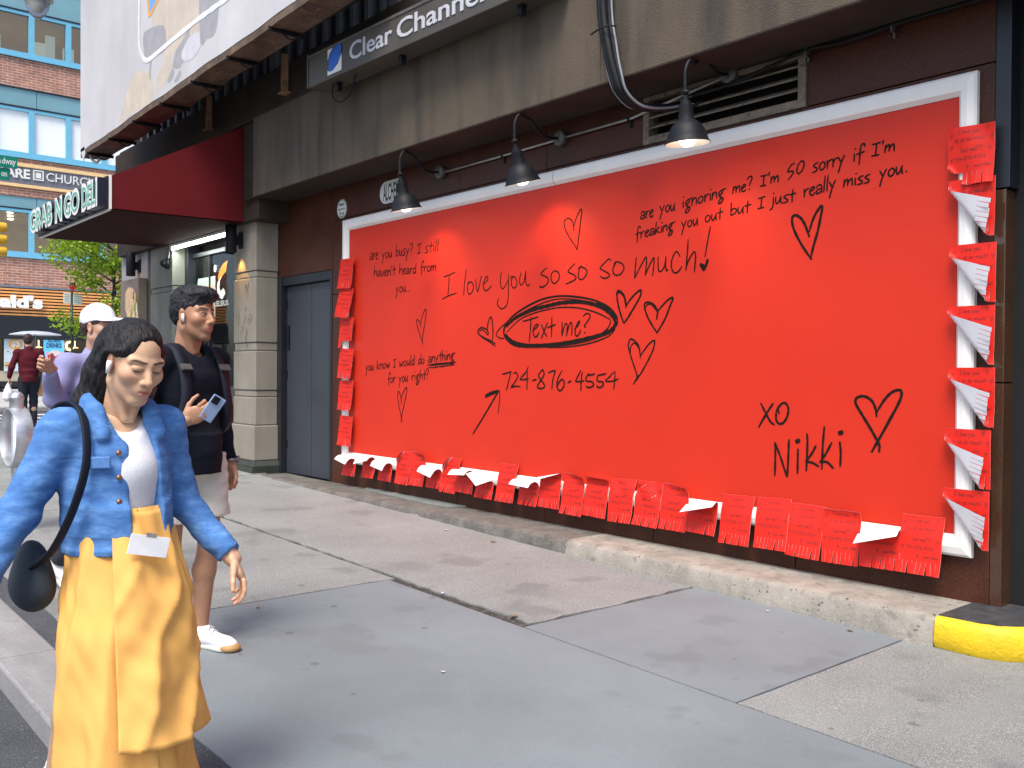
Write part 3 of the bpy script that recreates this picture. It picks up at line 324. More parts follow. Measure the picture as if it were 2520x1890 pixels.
# single-stroke handwriting glyphs
GLYPHS = {'a': (0.75, [[(0.08,0.72),(0.22,0.98),(0.5,1),(0.62,0.8),(0.62,0.4),(0.66,-0.02)],[(0.6,0.46),(0.3,0.5),(0.06,0.28),(0.1,0.03),(0.36,0.02),(0.6,0.22)]]), 'b': (0.72, [[(0.12,1.9),(0.08,0.9),(0.05,0)],[(0.06,0.5),(0.3,0.92),(0.6,0.8),(0.62,0.45),(0.4,0.12),(0.06,0)]]), 'c': (0.7, [[(0.62,0.85),(0.4,1),(0.12,0.6),(0.14,0.2),(0.35,0),(0.62,0.15)]]), 'd': (0.75, [[(0.6,0.8),(0.38,0.95),(0.1,0.55),(0.1,0.12),(0.3,0.02),(0.58,0.4)],[(0.7,1.9),(0.62,0.9),(0.62,0)]]), 'e': (0.7, [[(0.12,0.45),(0.4,0.6),(0.58,0.82),(0.46,1),(0.22,0.85),(0.08,0.45),(0.18,0.08),(0.38,0),(0.62,0.2)]]), 'f': (0.62, [[(0.62,1.55),(0.62,1.85),(0.45,1.95),(0.32,1.6),(0.26,0.6),(0.2,-0.55)],[(0.0,0.78),(0.3,0.88),(0.6,0.9)]]), 'g': (0.8, [[(0.95,1.12),(0.6,1.02),(0.3,0.92),(0.12,0.55),(0.25,0.35),(0.5,0.6),(0.58,0.95)],[(0.2,0.38),(0.2,0.12),(0.55,-0.1),(0.62,-0.45),(0.3,-0.85),(0.08,-0.75),(0.22,-0.35),(0.55,-0.15)]]), 'h': (0.75, [[(0.18,1.9),(0.1,0.8),(0.05,0)],[(0.08,0.45),(0.35,0.9),(0.55,0.95),(0.6,0.6),(0.6,0)]]), 'i': (0.32, [[(0.17,0.95),(0.15,0.5),(0.14,0)],[(0.2,1.5),(0.26,1.58)]]), 'j': (0.4, [[(0.25,0.98),(0.24,0.2),(0.15,-0.5),(-0.1,-0.75)],[(0.25,1.5),(0.32,1.58)]]), 'k': (0.72, [[(0.18,1.9),(0.1,0.8),(0.05,0)],[(0.6,1),(0.2,0.55),(0.12,0.48),(0.35,0.28),(0.65,0.05)]]), 'l': (0.32, [[(0.25,1.9),(0.15,0.9),(0.1,0)]]), 'm': (1.05, [[(0.12,1),(0.08,0.5),(0.03,0)],[(0.05,0.4),(0.3,0.92),(0.45,0.95),(0.45,0.5),(0.44,0.1)],[(0.45,0.4),(0.72,0.92),(0.88,0.95),(0.9,0.5),(0.9,0)]]), 'n': (0.72, [[(0.12,1),(0.08,0.5),(0.04,0)],[(0.06,0.45),(0.35,0.95),(0.55,0.9),(0.58,0.5),(0.6,0)]]), 'o': (0.75, [[(0.42,1),(0.15,0.75),(0.08,0.3),(0.28,0),(0.55,0.2),(0.64,0.7),(0.42,1)]]), 'r': (0.6, [[(0.1,1),(0.12,0.5),(0.1,0)],[(0.12,0.45),(0.3,0.85),(0.58,0.98)]]), 's': (0.68, [[(0.62,1.08),(0.35,1),(0.15,0.78),(0.3,0.55),(0.52,0.32),(0.42,0.05),(0.02,-0.02)]]), 't': (0.62, [[(0.36,1.7),(0.3,0.8),(0.28,-0.05)],[(0.02,1),(0.35,1.02),(0.66,1.1)]]), 'u': (0.75, [[(0.1,1),(0.07,0.4),(0.2,0.02),(0.42,0.3),(0.62,1)],[(0.6,0.85),(0.58,0.4),(0.64,-0.05)]]), 'v': (0.65, [[(0.05,1),(0.3,0),(0.6,1)]]), 'w': (0.95, [[(0.05,1),(0.22,0),(0.45,0.75),(0.6,0),(0.92,1)]]), 'y': (0.78, [[(0.05,1),(0.32,0.25)],[(0.68,1.05),(0.4,0.4),(0.2,-0.3),(0.05,-0.95)]]), 'I': (0.85, [[(0.1,1.7),(0.5,1.75),(0.85,1.88)],[(0.5,1.75),(0.44,0.9),(0.38,0.0)],[(0.05,-0.02),(0.4,0.02),(0.7,0.06)]]), '?': (0.75, [[(0.1,1.5),(0.2,1.85),(0.5,1.95),(0.62,1.6),(0.42,1),(0.34,0.55)],[(0.28,0.02),(0.33,0.1)]]), "'": (0.3, [[(0.18,1.75),(0.12,1.15)]]), '.': (0.4, [[(0.12,0),(0.2,0.1)]]), 'S': (1.0, [[(0.85,1.75),(0.55,1.7),(0.2,1.3),(0.15,1.0),(0.55,0.9),(0.72,0.75),(0.6,0.45),(0.2,0)]]), 'O': (1.0, [[(0.5,1.7),(0.2,1.3),(0.08,0.7),(0.3,0.25),(0.7,0.6),(0.85,1.2),(0.7,1.65),(0.45,1.6)]])}

# ================================================================== materials of the setting
M = {}
M['asphalt'] = pm('asphalt', (.062,.066,.075), .85, var=.25, scale=3, bump=.8, bscale=120, speck=[(150,.62,.55,(.3,.31,.33)), (90,.66,.5,(.02,.02,.025))])
M['aggregate'] = pm('exposed_aggregate', (.215,.225,.222), .85, var=.17, scale=1.3, bump=.5, bscale=190, speck=[(185,.56,.7,(.50,.50,.47)), (150,.6,.75,(.085,.09,.095)), (60,.66,.35,(.36,.34,.30)), (2.2,.6,.4,(.12,.125,.125)), (.9,.62,.35,(.14,.14,.135))], gum=(4.5,.13,.5,(.09,.09,.09)))
M['concrete'] = pm('smooth_concrete', (.185,.212,.228), .8, var=.13, scale=1.1, bump=.25, bscale=160, speck=[(190,.64,.45,(.40,.41,.41)), (160,.66,.45,(.09,.10,.11)), (14,.70,.3,(.12,.13,.14)), (3,.62,.35,(.13,.145,.155)), (.8,.6,.35,(.15,.165,.172))], gum=(4,.14,.55,(.085,.09,.095)))
M['joint'] = pm('joint_dirt', (.05,.046,.04), .95, var=.4, scale=14, bump=.6, bscale=90, speck=(40,.6,.6,(.25,.23,.2)))
M['kerb'] = pm('kerb_granite', (.27,.265,.265), .8, var=.16, scale=2.5, stretch=(1,3,1), bump=.4, bscale=90, speck=[(60,.64,.5,(.12,.12,.12)),(18,.68,.5,(.1,.1,.1))])
M['ledge'] = pm('worn_concrete_ledge', (.3,.275,.235), .85, var=.25, scale=4, bump=.6, bscale=60, speck=[(38,.66,.85,(.03,.03,.03)), (90,.6,.5,(.42,.4,.36)), (7,.6,.5,(.14,.13,.12))], streak=((9,9,2.2),.5,(.13,.12,.11)))
M['yellow'] = pm('yellow_kerb_paint', (.78,.53,.012), .55, var=.12, scale=5, bump=.5, bscale=45, speck=[(30,.66,.8,(.12,.1,.04)), (11,.66,.45,(.6,.36,.02))], streak=((6,6,26),.35,(.45,.3,.02)))
M['tar'] = pm('tar_patch', (.05,.052,.056), .6, var=.4, scale=12, bump=.8, bscale=50)
M['granite'] = pm('brown_granite', (.062,.02,.011), .42, var=.25, scale=3, speck=[(95,.6,.55,(.16,.07,.035)), (60,.62,.5,(.02,.008,.006))], spec=.22)
M['granite_gloss'] = pm('polished_brown_granite', (.06,.028,.016), .14, var=.25, scale=3, speck=[(95,.6,.5,(.15,.07,.03)), (55,.62,.5,(.02,.01,.008))], spec=.6)
M['fascia'] = pm('dark_stucco', (.100,.077,.053), .9, var=.13, scale=2.2, bump=.5, bscale=110, speck=[(150,.62,.4,(.17,.145,.115)), (120,.63,.4,(.04,.033,.027))], streak=((5,5,.7),.8,(.03,.027,.024)))
M['band'] = pm('dark_brown_steel', (.045,.034,.027), .7, var=.25, scale=3, bump=.2, bscale=40, streak=((3,3,12),.5,(.02,.018,.016)), spec=.15)
M['pillar'] = pm('limestone_block', (.27,.245,.2), .8, var=.1, scale=3, bump=.3, bscale=70, speck=[(80,.66,.4,(.14,.12,.1))], streak=((7,7,.9),.3,(.14,.12,.1)))
M['plinth'] = pm('green_black_plinth', (.035,.042,.036), .4, var=.25, scale=6)
M['door'] = pm('charcoal_door_paint', (.04,.046,.058), .38, var=.12, scale=2, bump=.1, bscale=30, speck=(45,.72,.4,(.1,.11,.13)))
M['doorframe'] = pm('black_frame_paint', (.012,.014,.02), .4, var=.2)
M['void'] = pm('dark_interior', (.006,.006,.007), .9)
M['rustsill'] = pm('corroded_metal', (.2,.16,.12), .85, var=.35, scale=9, bump=.8, bscale=60, speck=(30,.6,.6,(.05,.035,.025)))
M['blackmetal'] = pm('black_metal', (.009,.010,.013), .55, var=.25, scale=8, speck=(40,.76,.4,(.10,.11,.13)), spec=.25)
M['steel'] = pm('galvanised_pipe', (.42,.4,.38), .38, metal=.7, var=.2, scale=12)
M['rubber'] = pm('black_rubber', (.008,.009,.011), .6, var=.3, scale=10, spec=.25)
M['greycable'] = pm('grey_cable', (.2,.21,.24), .45, var=.15)
M['whitepaint'] = pm('white_paint', (.78,.77,.74), .4, var=.04, scale=3)
M['black'] = pm('black_letter', (.012,.012,.012), .5)
# ================================================================== ground
def strip(mb, xs, y0, y1, dz, m=0):
    xs = sorted(set(list(xs) + [x for x in (-12.0,) if min(xs) < x < max(xs)]))
    for a, b in zip(xs[:-1], xs[1:]):
        mb.add([(a,y0,grd(a)+dz),(b,y0,grd(b)+dz),(b,y1,grd(b)+dz),(a,y1,grd(a)+dz)], [(0,1,2,3)], m)
mb = MB(); strip(mb, [-400, -12, 400], -400, 400, -.10); tag(mb.obj('road', M['asphalt']), kind='structure')
mb = MB(); strip(mb, [-19.4, -12, 12], -3.86, 0.2, -.012); tag(mb.obj('sidewalk', M['joint']), kind='structure')
def slab(x0, x1, y0, y1, mat, g=.006, wob=0):
    mb = MB(); rng = random.Random(int((x0*7+y0*13)*100)); n = max(2, int((x1-x0)/.09)); k = max(2, int((y1-y0)/.09))
    # outline with slightly chipped edges
    ring = []
    def w(): return rng.uniform(0, wob) if wob else 0
    for i in range(n): ring.append((x0+g+(x1-x0-2*g)*i/n, y0+g+w()))
    for i in range(k): ring.append((x1-g-w(), y0+g+(y1-y0-2*g)*i/k))
    for i in range(n): ring.append((x1-g-(x1-x0-2*g)*i/n, y1-g-w()))
    for i in range(k): ring.append((x0+g+w(), y1-g-(y1-y0-2*g)*i/k))
    top = [(a, b, grd(a)) for a, b in ring]; bot = [(a, b, grd(a)-.011) for a, b in ring]; q = len(ring)
    if x0 < -12 < x1: pass
    mb.add(top+bot, [tuple(range(q))] + [(i, q+i, q+(i+1)%q, (i+1)%q) for i in range(q)])
    o = mb.obj('paving_slab', mat); tag(o, kind='structure'); return o
for x0, x1, y0, y1, mt, g, wb in [
    (-10.4,-3.727,-1.872,-.30,'aggregate',.008,.032), (-3.727,-2.345,-1.93,-.30,'concrete',.005,.004), (-2.345,1.6,-1.93,-.2,'aggregate',.005,.004), (1.6,6,-1.93,-.2,'concrete',.005,.003),
    (-9.0,-5.04,-3.86,-1.872,'aggregate',.007,.01), (-5.04,-.9,-3.86,-1.93,'concrete',.003,.002), (-.9,4,-3.86,-1.93,'concrete',.005,.003),
    (-12,-9.0,-3.86,-1.872,'aggregate',.006,.006), (-12,-10.4,-1.872,-.2,'aggregate',.006,.006), (-15.4,-12,-3.86,-1.872,'aggregate',.006,.003), (-15.4,-12,-1.872,-.1,'aggregate',.006,.003),
    (-19.2,-15.4,-3.86,-1.0,'aggregate',.006,.003), (-19.2,-15.4,-1.0,3,'aggregate',.006,.003), (-19.2,-15.4,3,12,'aggregate',.006,.003)]:
    slab(x0, x1, y0, y1, M[mt], g, wb)
# loose dark aggregate strip between kerb and paving, granite kerb
mb = MB(); strip(mb, [-19.2,-12,8], -3.985, -3.835, -.004); tag(mb.obj('kerb_side_strip', M['asphalt']), kind='structure')
x = -18.6; rng = random.Random(5)
while x < 5:
    l = rng.uniform(2.3, 2.9); a, b = x+.004, x+l-.004; mb = MB()
    mb.hexa([(a,-4.25,grd(a)-.14),(b,-4.25,grd(b)-.14),(b,-3.985,grd(b)-.14),(a,-3.985,grd(a)-.14),(a,-4.25,grd(a)+.006),(b,-4.25,grd(b)+.006),(b,-3.985,grd(b)+.004),(a,-3.985,grd(a)+.004)])
    tag(mb.obj('kerb', M['kerb'], bevel=.012), kind='structure'); x += l
# cross street: corner kerb, crossing bars, far pavement
mb = MB(); mb.hexa([(-19.5,-4.25,grd(-19.5)-.14),(-19.2,-4.25,grd(-19.2)-.14),(-19.2,12,grd(-19.2)-.14),(-19.5,12,grd(-19.5)-.14),(-19.5,-4.25,grd(-19.5)),(-19.2,-4.25,grd(-19.2)),(-19.2,12,grd(-19.2)),(-19.5,12,grd(-19.5))])
tag(mb.obj('corner_kerb', M['kerb'], bevel=.02), kind='structure')
mpaint = pm('road_marking_paint', (.72,.72,.70), .6, var=.12, scale=5, speck=(30,.68,.5,(.3,.3,.3)))
for xb in (-20.05,-21.05,-22.1,-23.4,-24.6):
    mb = MB(); mb.add([(xb-.42,-4.5,grd(xb-.42)-.094),(xb+.0,-4.5,grd(xb)-.094),(xb+.0,2.4,grd(xb)-.094),(xb-.42,2.4,grd(xb-.42)-.094)], [(0,1,2,3)])
    tag(mb.obj('crossing_stripe', mpaint), kind='structure')
mb = MB(); mb.hexa([(-41,-14,grd(-41)-.1),(-26.3,-14,grd(-26.3)-.1),(-26.3,20,grd(-26.3)-.1),(-41,20,grd(-41)-.1),(-41,-14,grd(-41)+.02),(-26.3,-14,grd(-26.3)+.02),(-26.3,20,grd(-26.3)+.02),(-41,20,grd(-41)+.02)])
tag(mb.obj('far_sidewalk', pm('pale_pavement', (.4,.4,.39), .85, var=.12, scale=1, speck=(20,.66,.3,(.25,.25,.25)))), kind='structure')
mb = MB(); mb.hexa([(-26.3,-14,grd(-26.3)-.1),(-26.0,-14,grd(-26)-.1),(-26.0,20,grd(-26)-.1),(-26.3,20,grd(-26.3)-.1),(-26.3,-14,grd(-26.3)+.035),(-26.0,-14,grd(-26)+.035),(-26.0,20,grd(-26)+.035),(-26.3,20,grd(-26.3)+.035)])
tag(mb.obj('far_kerb', M['kerb'], bevel=.02), kind='structure')

# ================================================================== the host building
B = thing('commercial_building', 'dark building with brown granite wall, stucco beam and charcoal doors carrying the red poster', 'building', (-6, 0, 0))
mb = MB(); J = [-9.2, -8.057, -6.856, -5.662, -4.475, -3.288, -2.1]
for a, b in zip(J[:-1], J[1:]):
    mb.box(a+.003, b-.003, 0, .12, -.12, 2.1); mb.box(a+.003, b-.003, 0, .12, 2.106, 2.928)
for a, b in ((-9.2,-8.057),(-8.057,-6.856),(-6.856,-5.662),(-5.662,-4.59),(-3.24,-2.1)): mb.box(a+.003, b-.003, 0, .12, 2.934, 3.4)
mb.box(-10.53, -9.206, 0, .12, 2.39, 3.4)
mb.obj('granite_wall', M['granite'], B, bevel=.003)
mb = MB(); mb.box(-15.4, 7, .12, .6, -.2, 3.4); mb.box(-15.4, 7, .35, 6, 3.4, 8.5); mb.obj('back_wall', M['void'], B)
# return wall at the right end, entrance beyond it
mb = MB()
for z0, z1 in ((-.12,1.2),(1.206,2.24)): mb.box(-2.1, -2.04, .0, .62, z0, z1)
mb.obj('return_wall', M['granite_gloss'], B, bevel=.004)
mb = MB(); mb.box(-2.1, -2.02, -.005, .64, 2.246, 3.3); mb.box(-2.12,-2.0,.62,.74,-.1,3.3); mb.obj('black_cladding', M['doorframe'], B, bevel=.004)
mb = MB(); mb.box(-2.0, 1.2, .9, 1.0, -.1, 3.3); mb.obj('entrance_back', M['void'], B)
mb = MB(); mb.box(-1.985,-1.93,.66,.74,.55,3.0); mb.box(-1.985,-.9,.66,.74,.5,.55); mb.obj('entrance_frame', M['blackmetal'], B, bevel=.004)
# stucco beam (fascia) with its underside, steel band and louvred windows above it
mb = MB()
for a, b in ((-10.25,-4.6),(-4.597,-2.62),(-2.617,7)): mb.box(a, b, -.47, .0, 3.285, 4.21)
mb.obj('stucco_beam', M['fascia'], B, bevel=.012)
mb = MB(); mb.box(-10.55,7,-.46,-.02,3.281,3.284); mb.obj('beam_soffit', M['band'], B)
mb = MB(); mb.box(-15.4, 7, -.43, .3, 4.21, 4.66); mb.box(-15.4, -10.25, -.40, .3, 3.05, 4.21); mb.box(-15.4, 7, -.36, .3, 4.66, 4.73); mb.obj('steel_band', M['band'], B, bevel=.008)
M['grille'] = pm('grille_grey', (.15,.16,.175), .5, var=.2, scale=4)
for i in range(60):
    x = -14.9 + i*.285; mb = MB()
    if i % 9 == 8: mb.box(x-.06, x+.1, -.33, .2, 4.73, 7.5)
    else: mb.box(x, x+.075, -.3, -.1, 4.73, 7.5)
    mb.obj('grille_bar', M['grille'], B)
# pier (limestone pillar) with bands and plinth
def pier(name, x0, x1, yf, mat, parent):
    mb = MB()
    for z0, z1, g in ((.15,.575,.03),(.58,.92,.0),(.925,1.0,.012),(1.005,1.485,.0),(1.49,1.585,.012),(1.59,2.38,.0),(2.385,2.46,.012),(2.465,3.285,.0)):
        mb.box(x0-(.03 if z0 < .3 else -g), x1+(.03 if z0 < .3 else -g), yf-(.03 if z0 < .3 else -g), 0, z0, z1)
    o = mb.obj(name, mat, parent, bevel=.012)
    mb = MB(); a = .075
    mb.hexa([(x0-a,yf-a,-.06),(x1+a,yf-a,-.06),(x1+a,0,-.06),(x0-a,0,-.06),(x0-a,yf-a,.08),(x1+a,yf-a,.08),(x1+a,0,.08),(x0-a,0,.08)])
    mb.hexa([(x0-a,yf-a,.082),(x1+a,yf-a,.082),(x1+a,0,.082),(x0-a,0,.082),(x0-.03,yf-.03,.148),(x1+.03,yf-.03,.148),(x1+.03,0,.148),(x0-.03,0,.148)])
    mb.obj('plinth', M['plinth'], o, bevel=.006); return o
P = pier('pillar', -11.165, -10.53, -.30, M['pillar'], B)
# scratched graffiti on the pillar
mb = MB(); rng = random.Random(3)
for k in range(16):
    x = rng.uniform(-11.1,-10.68); z = rng.uniform(1.62, 2.3); pts = [(x, z)]
    for _ in range(4): pts.append((pts[-1][0]+rng.uniform(-.05,.05), pts[-1][1]+rng.uniform(-.09,.05)))
    ribbon(mb, pts, .006, lambda a, b, l: (a, -.3005-l, b), .0006+k*.0002, .00001)
mb.obj('scratched_graffiti', pm('grey_scratch', (.1,.085,.07), .8), P)
# double doors in their recess
mb = MB(); mb.box(-10.53,-10.42,-.02,.1,-.02,2.39); mb.box(-9.26,-9.206,-.004,.1,-.02,2.385); mb.box(-10.42,-9.26,-.004,.1,2.28,2.385); mb.obj('door_frame', M['doorframe'], B, bevel=.004)
for x0, x1 in ((-10.415,-9.80),(-9.79,-9.265)):
    mb = MB(); mb.box(x0, x1, .06, .1, .0, 2.275); d = mb.obj('door', M['door'], B, bevel=.004)
    if x0 < -10:
        mb = MB(); mb.box(-10.36,-10.335,.035,.06,1.5,1.8); mb.obj('door_handle', M['blackmetal'], d, bevel=.004)
    for z in (.3, 1.15, 2.0): mb = MB(); mb.box(x0+.002 if x0 < -10 else x1-.022, x0+.022 if x0 < -10 else x1-.002, .05, .06, z, z+.1); mb.obj('door_hinge', M['blackmetal'], d)
# louvred vent high on the wall
V = MB(); V.box(-4.59,-4.535,-.02,.1,2.93,3.28); V.box(-3.295,-3.24,-.02,.1,2.93,3.28); V.box(-4.535,-3.295,-.02,.1,2.93,2.985); V.box(-4.535,-3.295,-.02,.1,3.25,3.28)
v = V.obj('vent', M['rustsill'], B, bevel=.004)
for z in (3.04,3.115,3.19):
    mb = MB(); mb.hexa([(-4.535,-.01,z),(-3.295,-.01,z),(-3.295,.09,z+.05),(-4.535,.09,z+.05),(-4.535,-.01,z+.012),(-3.295,-.01,z+.012),(-3.295,.09,z+.062),(-4.535,.09,z+.062)]); mb.obj('vent_slat', M['rustsill'], v)
mb = MB(); mb.box(-4.535,-3.295,.095,.119,2.985,3.25); mb.obj('vent_back', M['void'], v)
# step ledge along the foot of the wall; yellow painted corner
mb = MB(); rng = random.Random(9); xs = [-10.35+.12*i for i in range(69)]; xs = [x for x in xs if x < -2.19] + [-2.19]
def lf(x): return -.40 - .05*max(0, min(1, (x+7.5)/4))
prof = []
for x in xs:
    j = rng.uniform(-.006,.006); jz = rng.uniform(-.006,.002); y = lf(x)+j
    if abs(x+7.0) < .04: y += .05
    prof.append([(x,0,-.004),(x,y+.06,.0+jz*.3),(x,y+.018,-.006+jz),(x,y,-.026+jz),(x,y-.012,grd(x)-.02)])
vs = [p for r in prof for p in r]; mb.add(vs, [(i*5+k, (i+1)*5+k, (i+1)*5+k+1, i*5+k+1) for i in range(len(prof)-1) for k in range(4)], 0, True)
mb.add(prof[-1], [(0,1,2,3,4)])
for ip in range(len(prof)-1): mb.m[ip*4:ip*4+4] = [1 if prof[ip][0][0] < -5.0+.25*math.sin(ip*1.9) else 0]*4
lo_ = mb.obj('step_ledge', [M['ledge'], M['ledge']], B)
M['ledge2'] = pm('dark_grimy_ledge', (.135,.125,.11), .9, var=.35, scale=5, bump=.8, bscale=50, speck=[(50,.6,.6,(.04,.04,.04)),(80,.62,.5,(.3,.28,.25)),(6,.58,.5,(.07,.068,.065))]); lo_.data.materials[1] = M['ledge2']
mb = MB(); prof = []
cx, cy, rr = -2.02, -.16, .29
path = [(-2.182, -.45)] + [(cx+rr*math.cos(a)*1.0, cy+rr*math.sin(a)) for a in [rad(-95+i*8) for i in range(13)]] + [(-1.73, .3), (-1.73, .65)]
for i, (x, y) in enumerate(path):
    x2, y2 = path[min(i+1, len(path)-1)]; x1, y1 = path[max(i-1, 0)]; t = Vector((x2-x1, y2-y1)).normalized(); n = Vector((t.y, -t.x))
    q = rng.uniform(-.004,.004); prof.append([(x-n.x*.02, y-n.y*.02, .0+q*.5), (x+n.x*.004, y+n.y*.004, -.012), (x+n.x*.012, y+n.y*.012, -.05+q), (x+n.x*.02+q, y+n.y*.02, -.13+q), (x-n.x*.01, y-n.y*.01, grd(x)-.012)])
vs = [p for r in prof for p in r]; mb.add(vs, [(i*5+k, (i+1)*5+k, (i+1)*5+k+1, i*5+k+1) for i in range(len(prof)-1) for k in range(4)], 0, True); mb.add(prof[0], [(4,3,2,1,0)])
k = mb.obj('kerb_corner', M['yellow'], B); tag(k, 'yellow painted rounded kerb corner')
mb = MB(); tp = [r[0] for r in prof]; mb.add([(p[0], p[1], -.001) for p in tp] + [(-2.04,.65,-.001), (-2.04,0,-.001), (-2.182,0,-.001)], [tuple(range(len(tp)+3))]); mb.obj('ledge_tar_patch', M['tar'], k)
mb = MB(); mb.add([(-8.45,-.002,.006),(-8.35,-.10,.004),(-7.1,-.2,.006),(-6.78,-.16,.008),(-6.72,-.002,.008)], [(0,1,2,3,4)]); mb.prism([(-8.35,-.10),(-7.1,-.2),(-6.78,-.16),(-6.72,-.002),(-8.45,-.002)], ((0,0,0),(1,0,0),(0,1,0),(0,0,1)), .0, .012)
mb.obj('threshold_plate', pm('grey_green_plate', (.2,.22,.21), .6, var=.12), B)

# ================================================================== the red poster board
PB = thing('poster_board', 'huge red poster with black marker love notes in a white frame under three lamps', 'poster', (-5.55, -.02, .245))
X0, X1, Z0, Z1, FW = -8.92, -2.182, .245, 2.896, .118
M['frame'] = pm('white_enamel_frame', (.86,.83,.78), .35, var=.05, scale=2, streak=((2,2,6),.2,(.6,.6,.62)))
mb = MB(); yb, yf = -.003, -.055
def rail(a, b, c, d):   # outer edge a-b, inner edge d-c (x,z); convex profile
    def P(p, q, t, y): return (p[0]+(q[0]-p[0])*t, y, p[1]+(q[1]-p[1])*t)
    sec = [(0, yb), (0, -.035), (.12, -.048), (.45, -.058), (.8, -.05), (1, -.022)]
    vs = [P(a, d, t, y) for t, y in sec] + [P(b, c, t, y) for t, y in sec]; n = len(sec)
    mb.add(vs, [(i, i+1, n+i+1, n+i) for i in range(n-1)])
I0, I1, K0, K1 = X0+FW, X1-FW*.85, Z0+FW, Z1-FW
rail((X0,Z1),(-5.53,Z1),(-5.53,K1),(I0,K1)); rail((-5.526,Z1),(X1,Z1),(I1,K1),(-5.526,K1)); rail((X1,Z1),(X1,Z0),(I1,K0),(I1,K1)); rail((X1,Z0),(X0,Z0),(I0,K0),(I1,K0)); rail((X0,Z0),(X0,Z1),(I0,K1),(I0,K0))
mb.obj('frame', M['frame'], PB)
M['red'] = pm('red_vinyl_print', (.60,.030,.012), .42, var=.03, scale=1.2, bump=.02, bscale=2.5, spec=.25)
mb = MB(); mb.box(I0-.01, I1+.01, -.018, -.003, K0-.01, K1+.01); red = mb.obj('red_panel', M['red'], PB)
M['ink'] = pm('black_marker_ink', (.015,.011,.009), .8, var=.3, scale=30, spec=.08)
NM = {'a':'handwritten_word','b':'handwritten_word','c':'handwritten_word','d':'handwritten_word','e':'handwritten_word','f':'drawn_ellipse','g':'handwritten_number','h':'drawn_arrow','j':'signature_word'}
for key, ss in STROKES.items():
    mb = MB()
    for i, (w, st) in enumerate(ss):
        q = [int(t) for t in st.split()]; pts = [(q[k]/1000-9, q[k+1]/1000) for k in range(0, len(q), 2)]
        ribbon(mb, pts, max(w, .011), lambda a, b, l: (a, -.0186-l, b), .0004+.00012*(i % 17), .00003)
    mb.obj(NM.get(key[0], 'drawn_heart') if key != 'c' else 'drawn_underline', M['ink'], red, fix=False)

# ================================================================== tear-off flyers
def _g(*strokes): return [list(s) for s in strokes]
GLYPHS.update({
'T':(.8,_g([(0,1.75),(.8,1.85)],[(.42,1.8),(.38,0)])),'x':(.7,_g([(.05,1),(.6,0)],[(.6,1),(.05,0)])),'-':(.55,_g([(.05,.7),(.5,.75)])),' ':(.55,[]),
'!':(.35,_g([(.2,1.9),(.15,.5)],[(.12,.1),(.15,0)])),'N':(.95,_g([(.1,0),(.12,1.8)],[(.12,1.8),(.75,0)],[(.75,0),(.8,1.9)])),
'7':(.75,_g([(.05,1.6),(.65,1.75)],[(.65,1.75),(.3,0)])),'2':(.75,_g([(.1,1.4),(.4,1.75),(.62,1.4),(.05,.05)],[(.05,.05),(.7,.1)])),
'4':(.8,_g([(.55,1.8),(.05,.75),(.75,.8)],[(.5,1.3),(.48,0)])),'8':(.75,_g([(.6,1.5),(.3,1.75),(.15,1.35),(.6,.5),(.35,.02),(.08,.4),(.6,1.45)])),
'6':(.75,_g([(.55,1.8),(.12,.9),(.2,.05),(.58,.3),(.45,.75),(.12,.45)])),'5':(.75,_g([(.7,1.75),(.2,1.7)],[(.2,1.7),(.15,1),(.6,.75),(.5,.1),(.05,.1)])),
'h3':(1.0,_g([(.5,1.0),(.2,1.75),(.05,1.3),(.5,0)],[(.5,1.0),(.85,1.95),(.95,1.5),(.5,0)]))})
def write(mb, s, a, b, xh, w, fmap, cw=None, m=0, wob=.0):
    tw = sum(GLYPHS[c][0] for c in s); k = (cw/tw) if cw else xh; x = a
    for i, c in enumerate(s):
        for j, st in enumerate(GLYPHS[c][1]):
            ribbon(mb, [(x+p*k, b+q*xh+wob*math.sin(i*2.1)) for p, q in st], w, fmap, .0007+.00005*((i+j) % 9), .00001, m, 2, False)
        x += GLYPHS[c][0]*k
M['paper_red'] = pm('red_flyer_paper', (.68,.022,.012), .5, var=.05, scale=9, bump=.08, bscale=25, spec=.25)
M['paper_white'] = pm('white_flyer_back', (.80,.80,.82), .6, var=.03, scale=6)
M['print'] = pm('dark_flyer_print', (.20,.016,.012), .6)
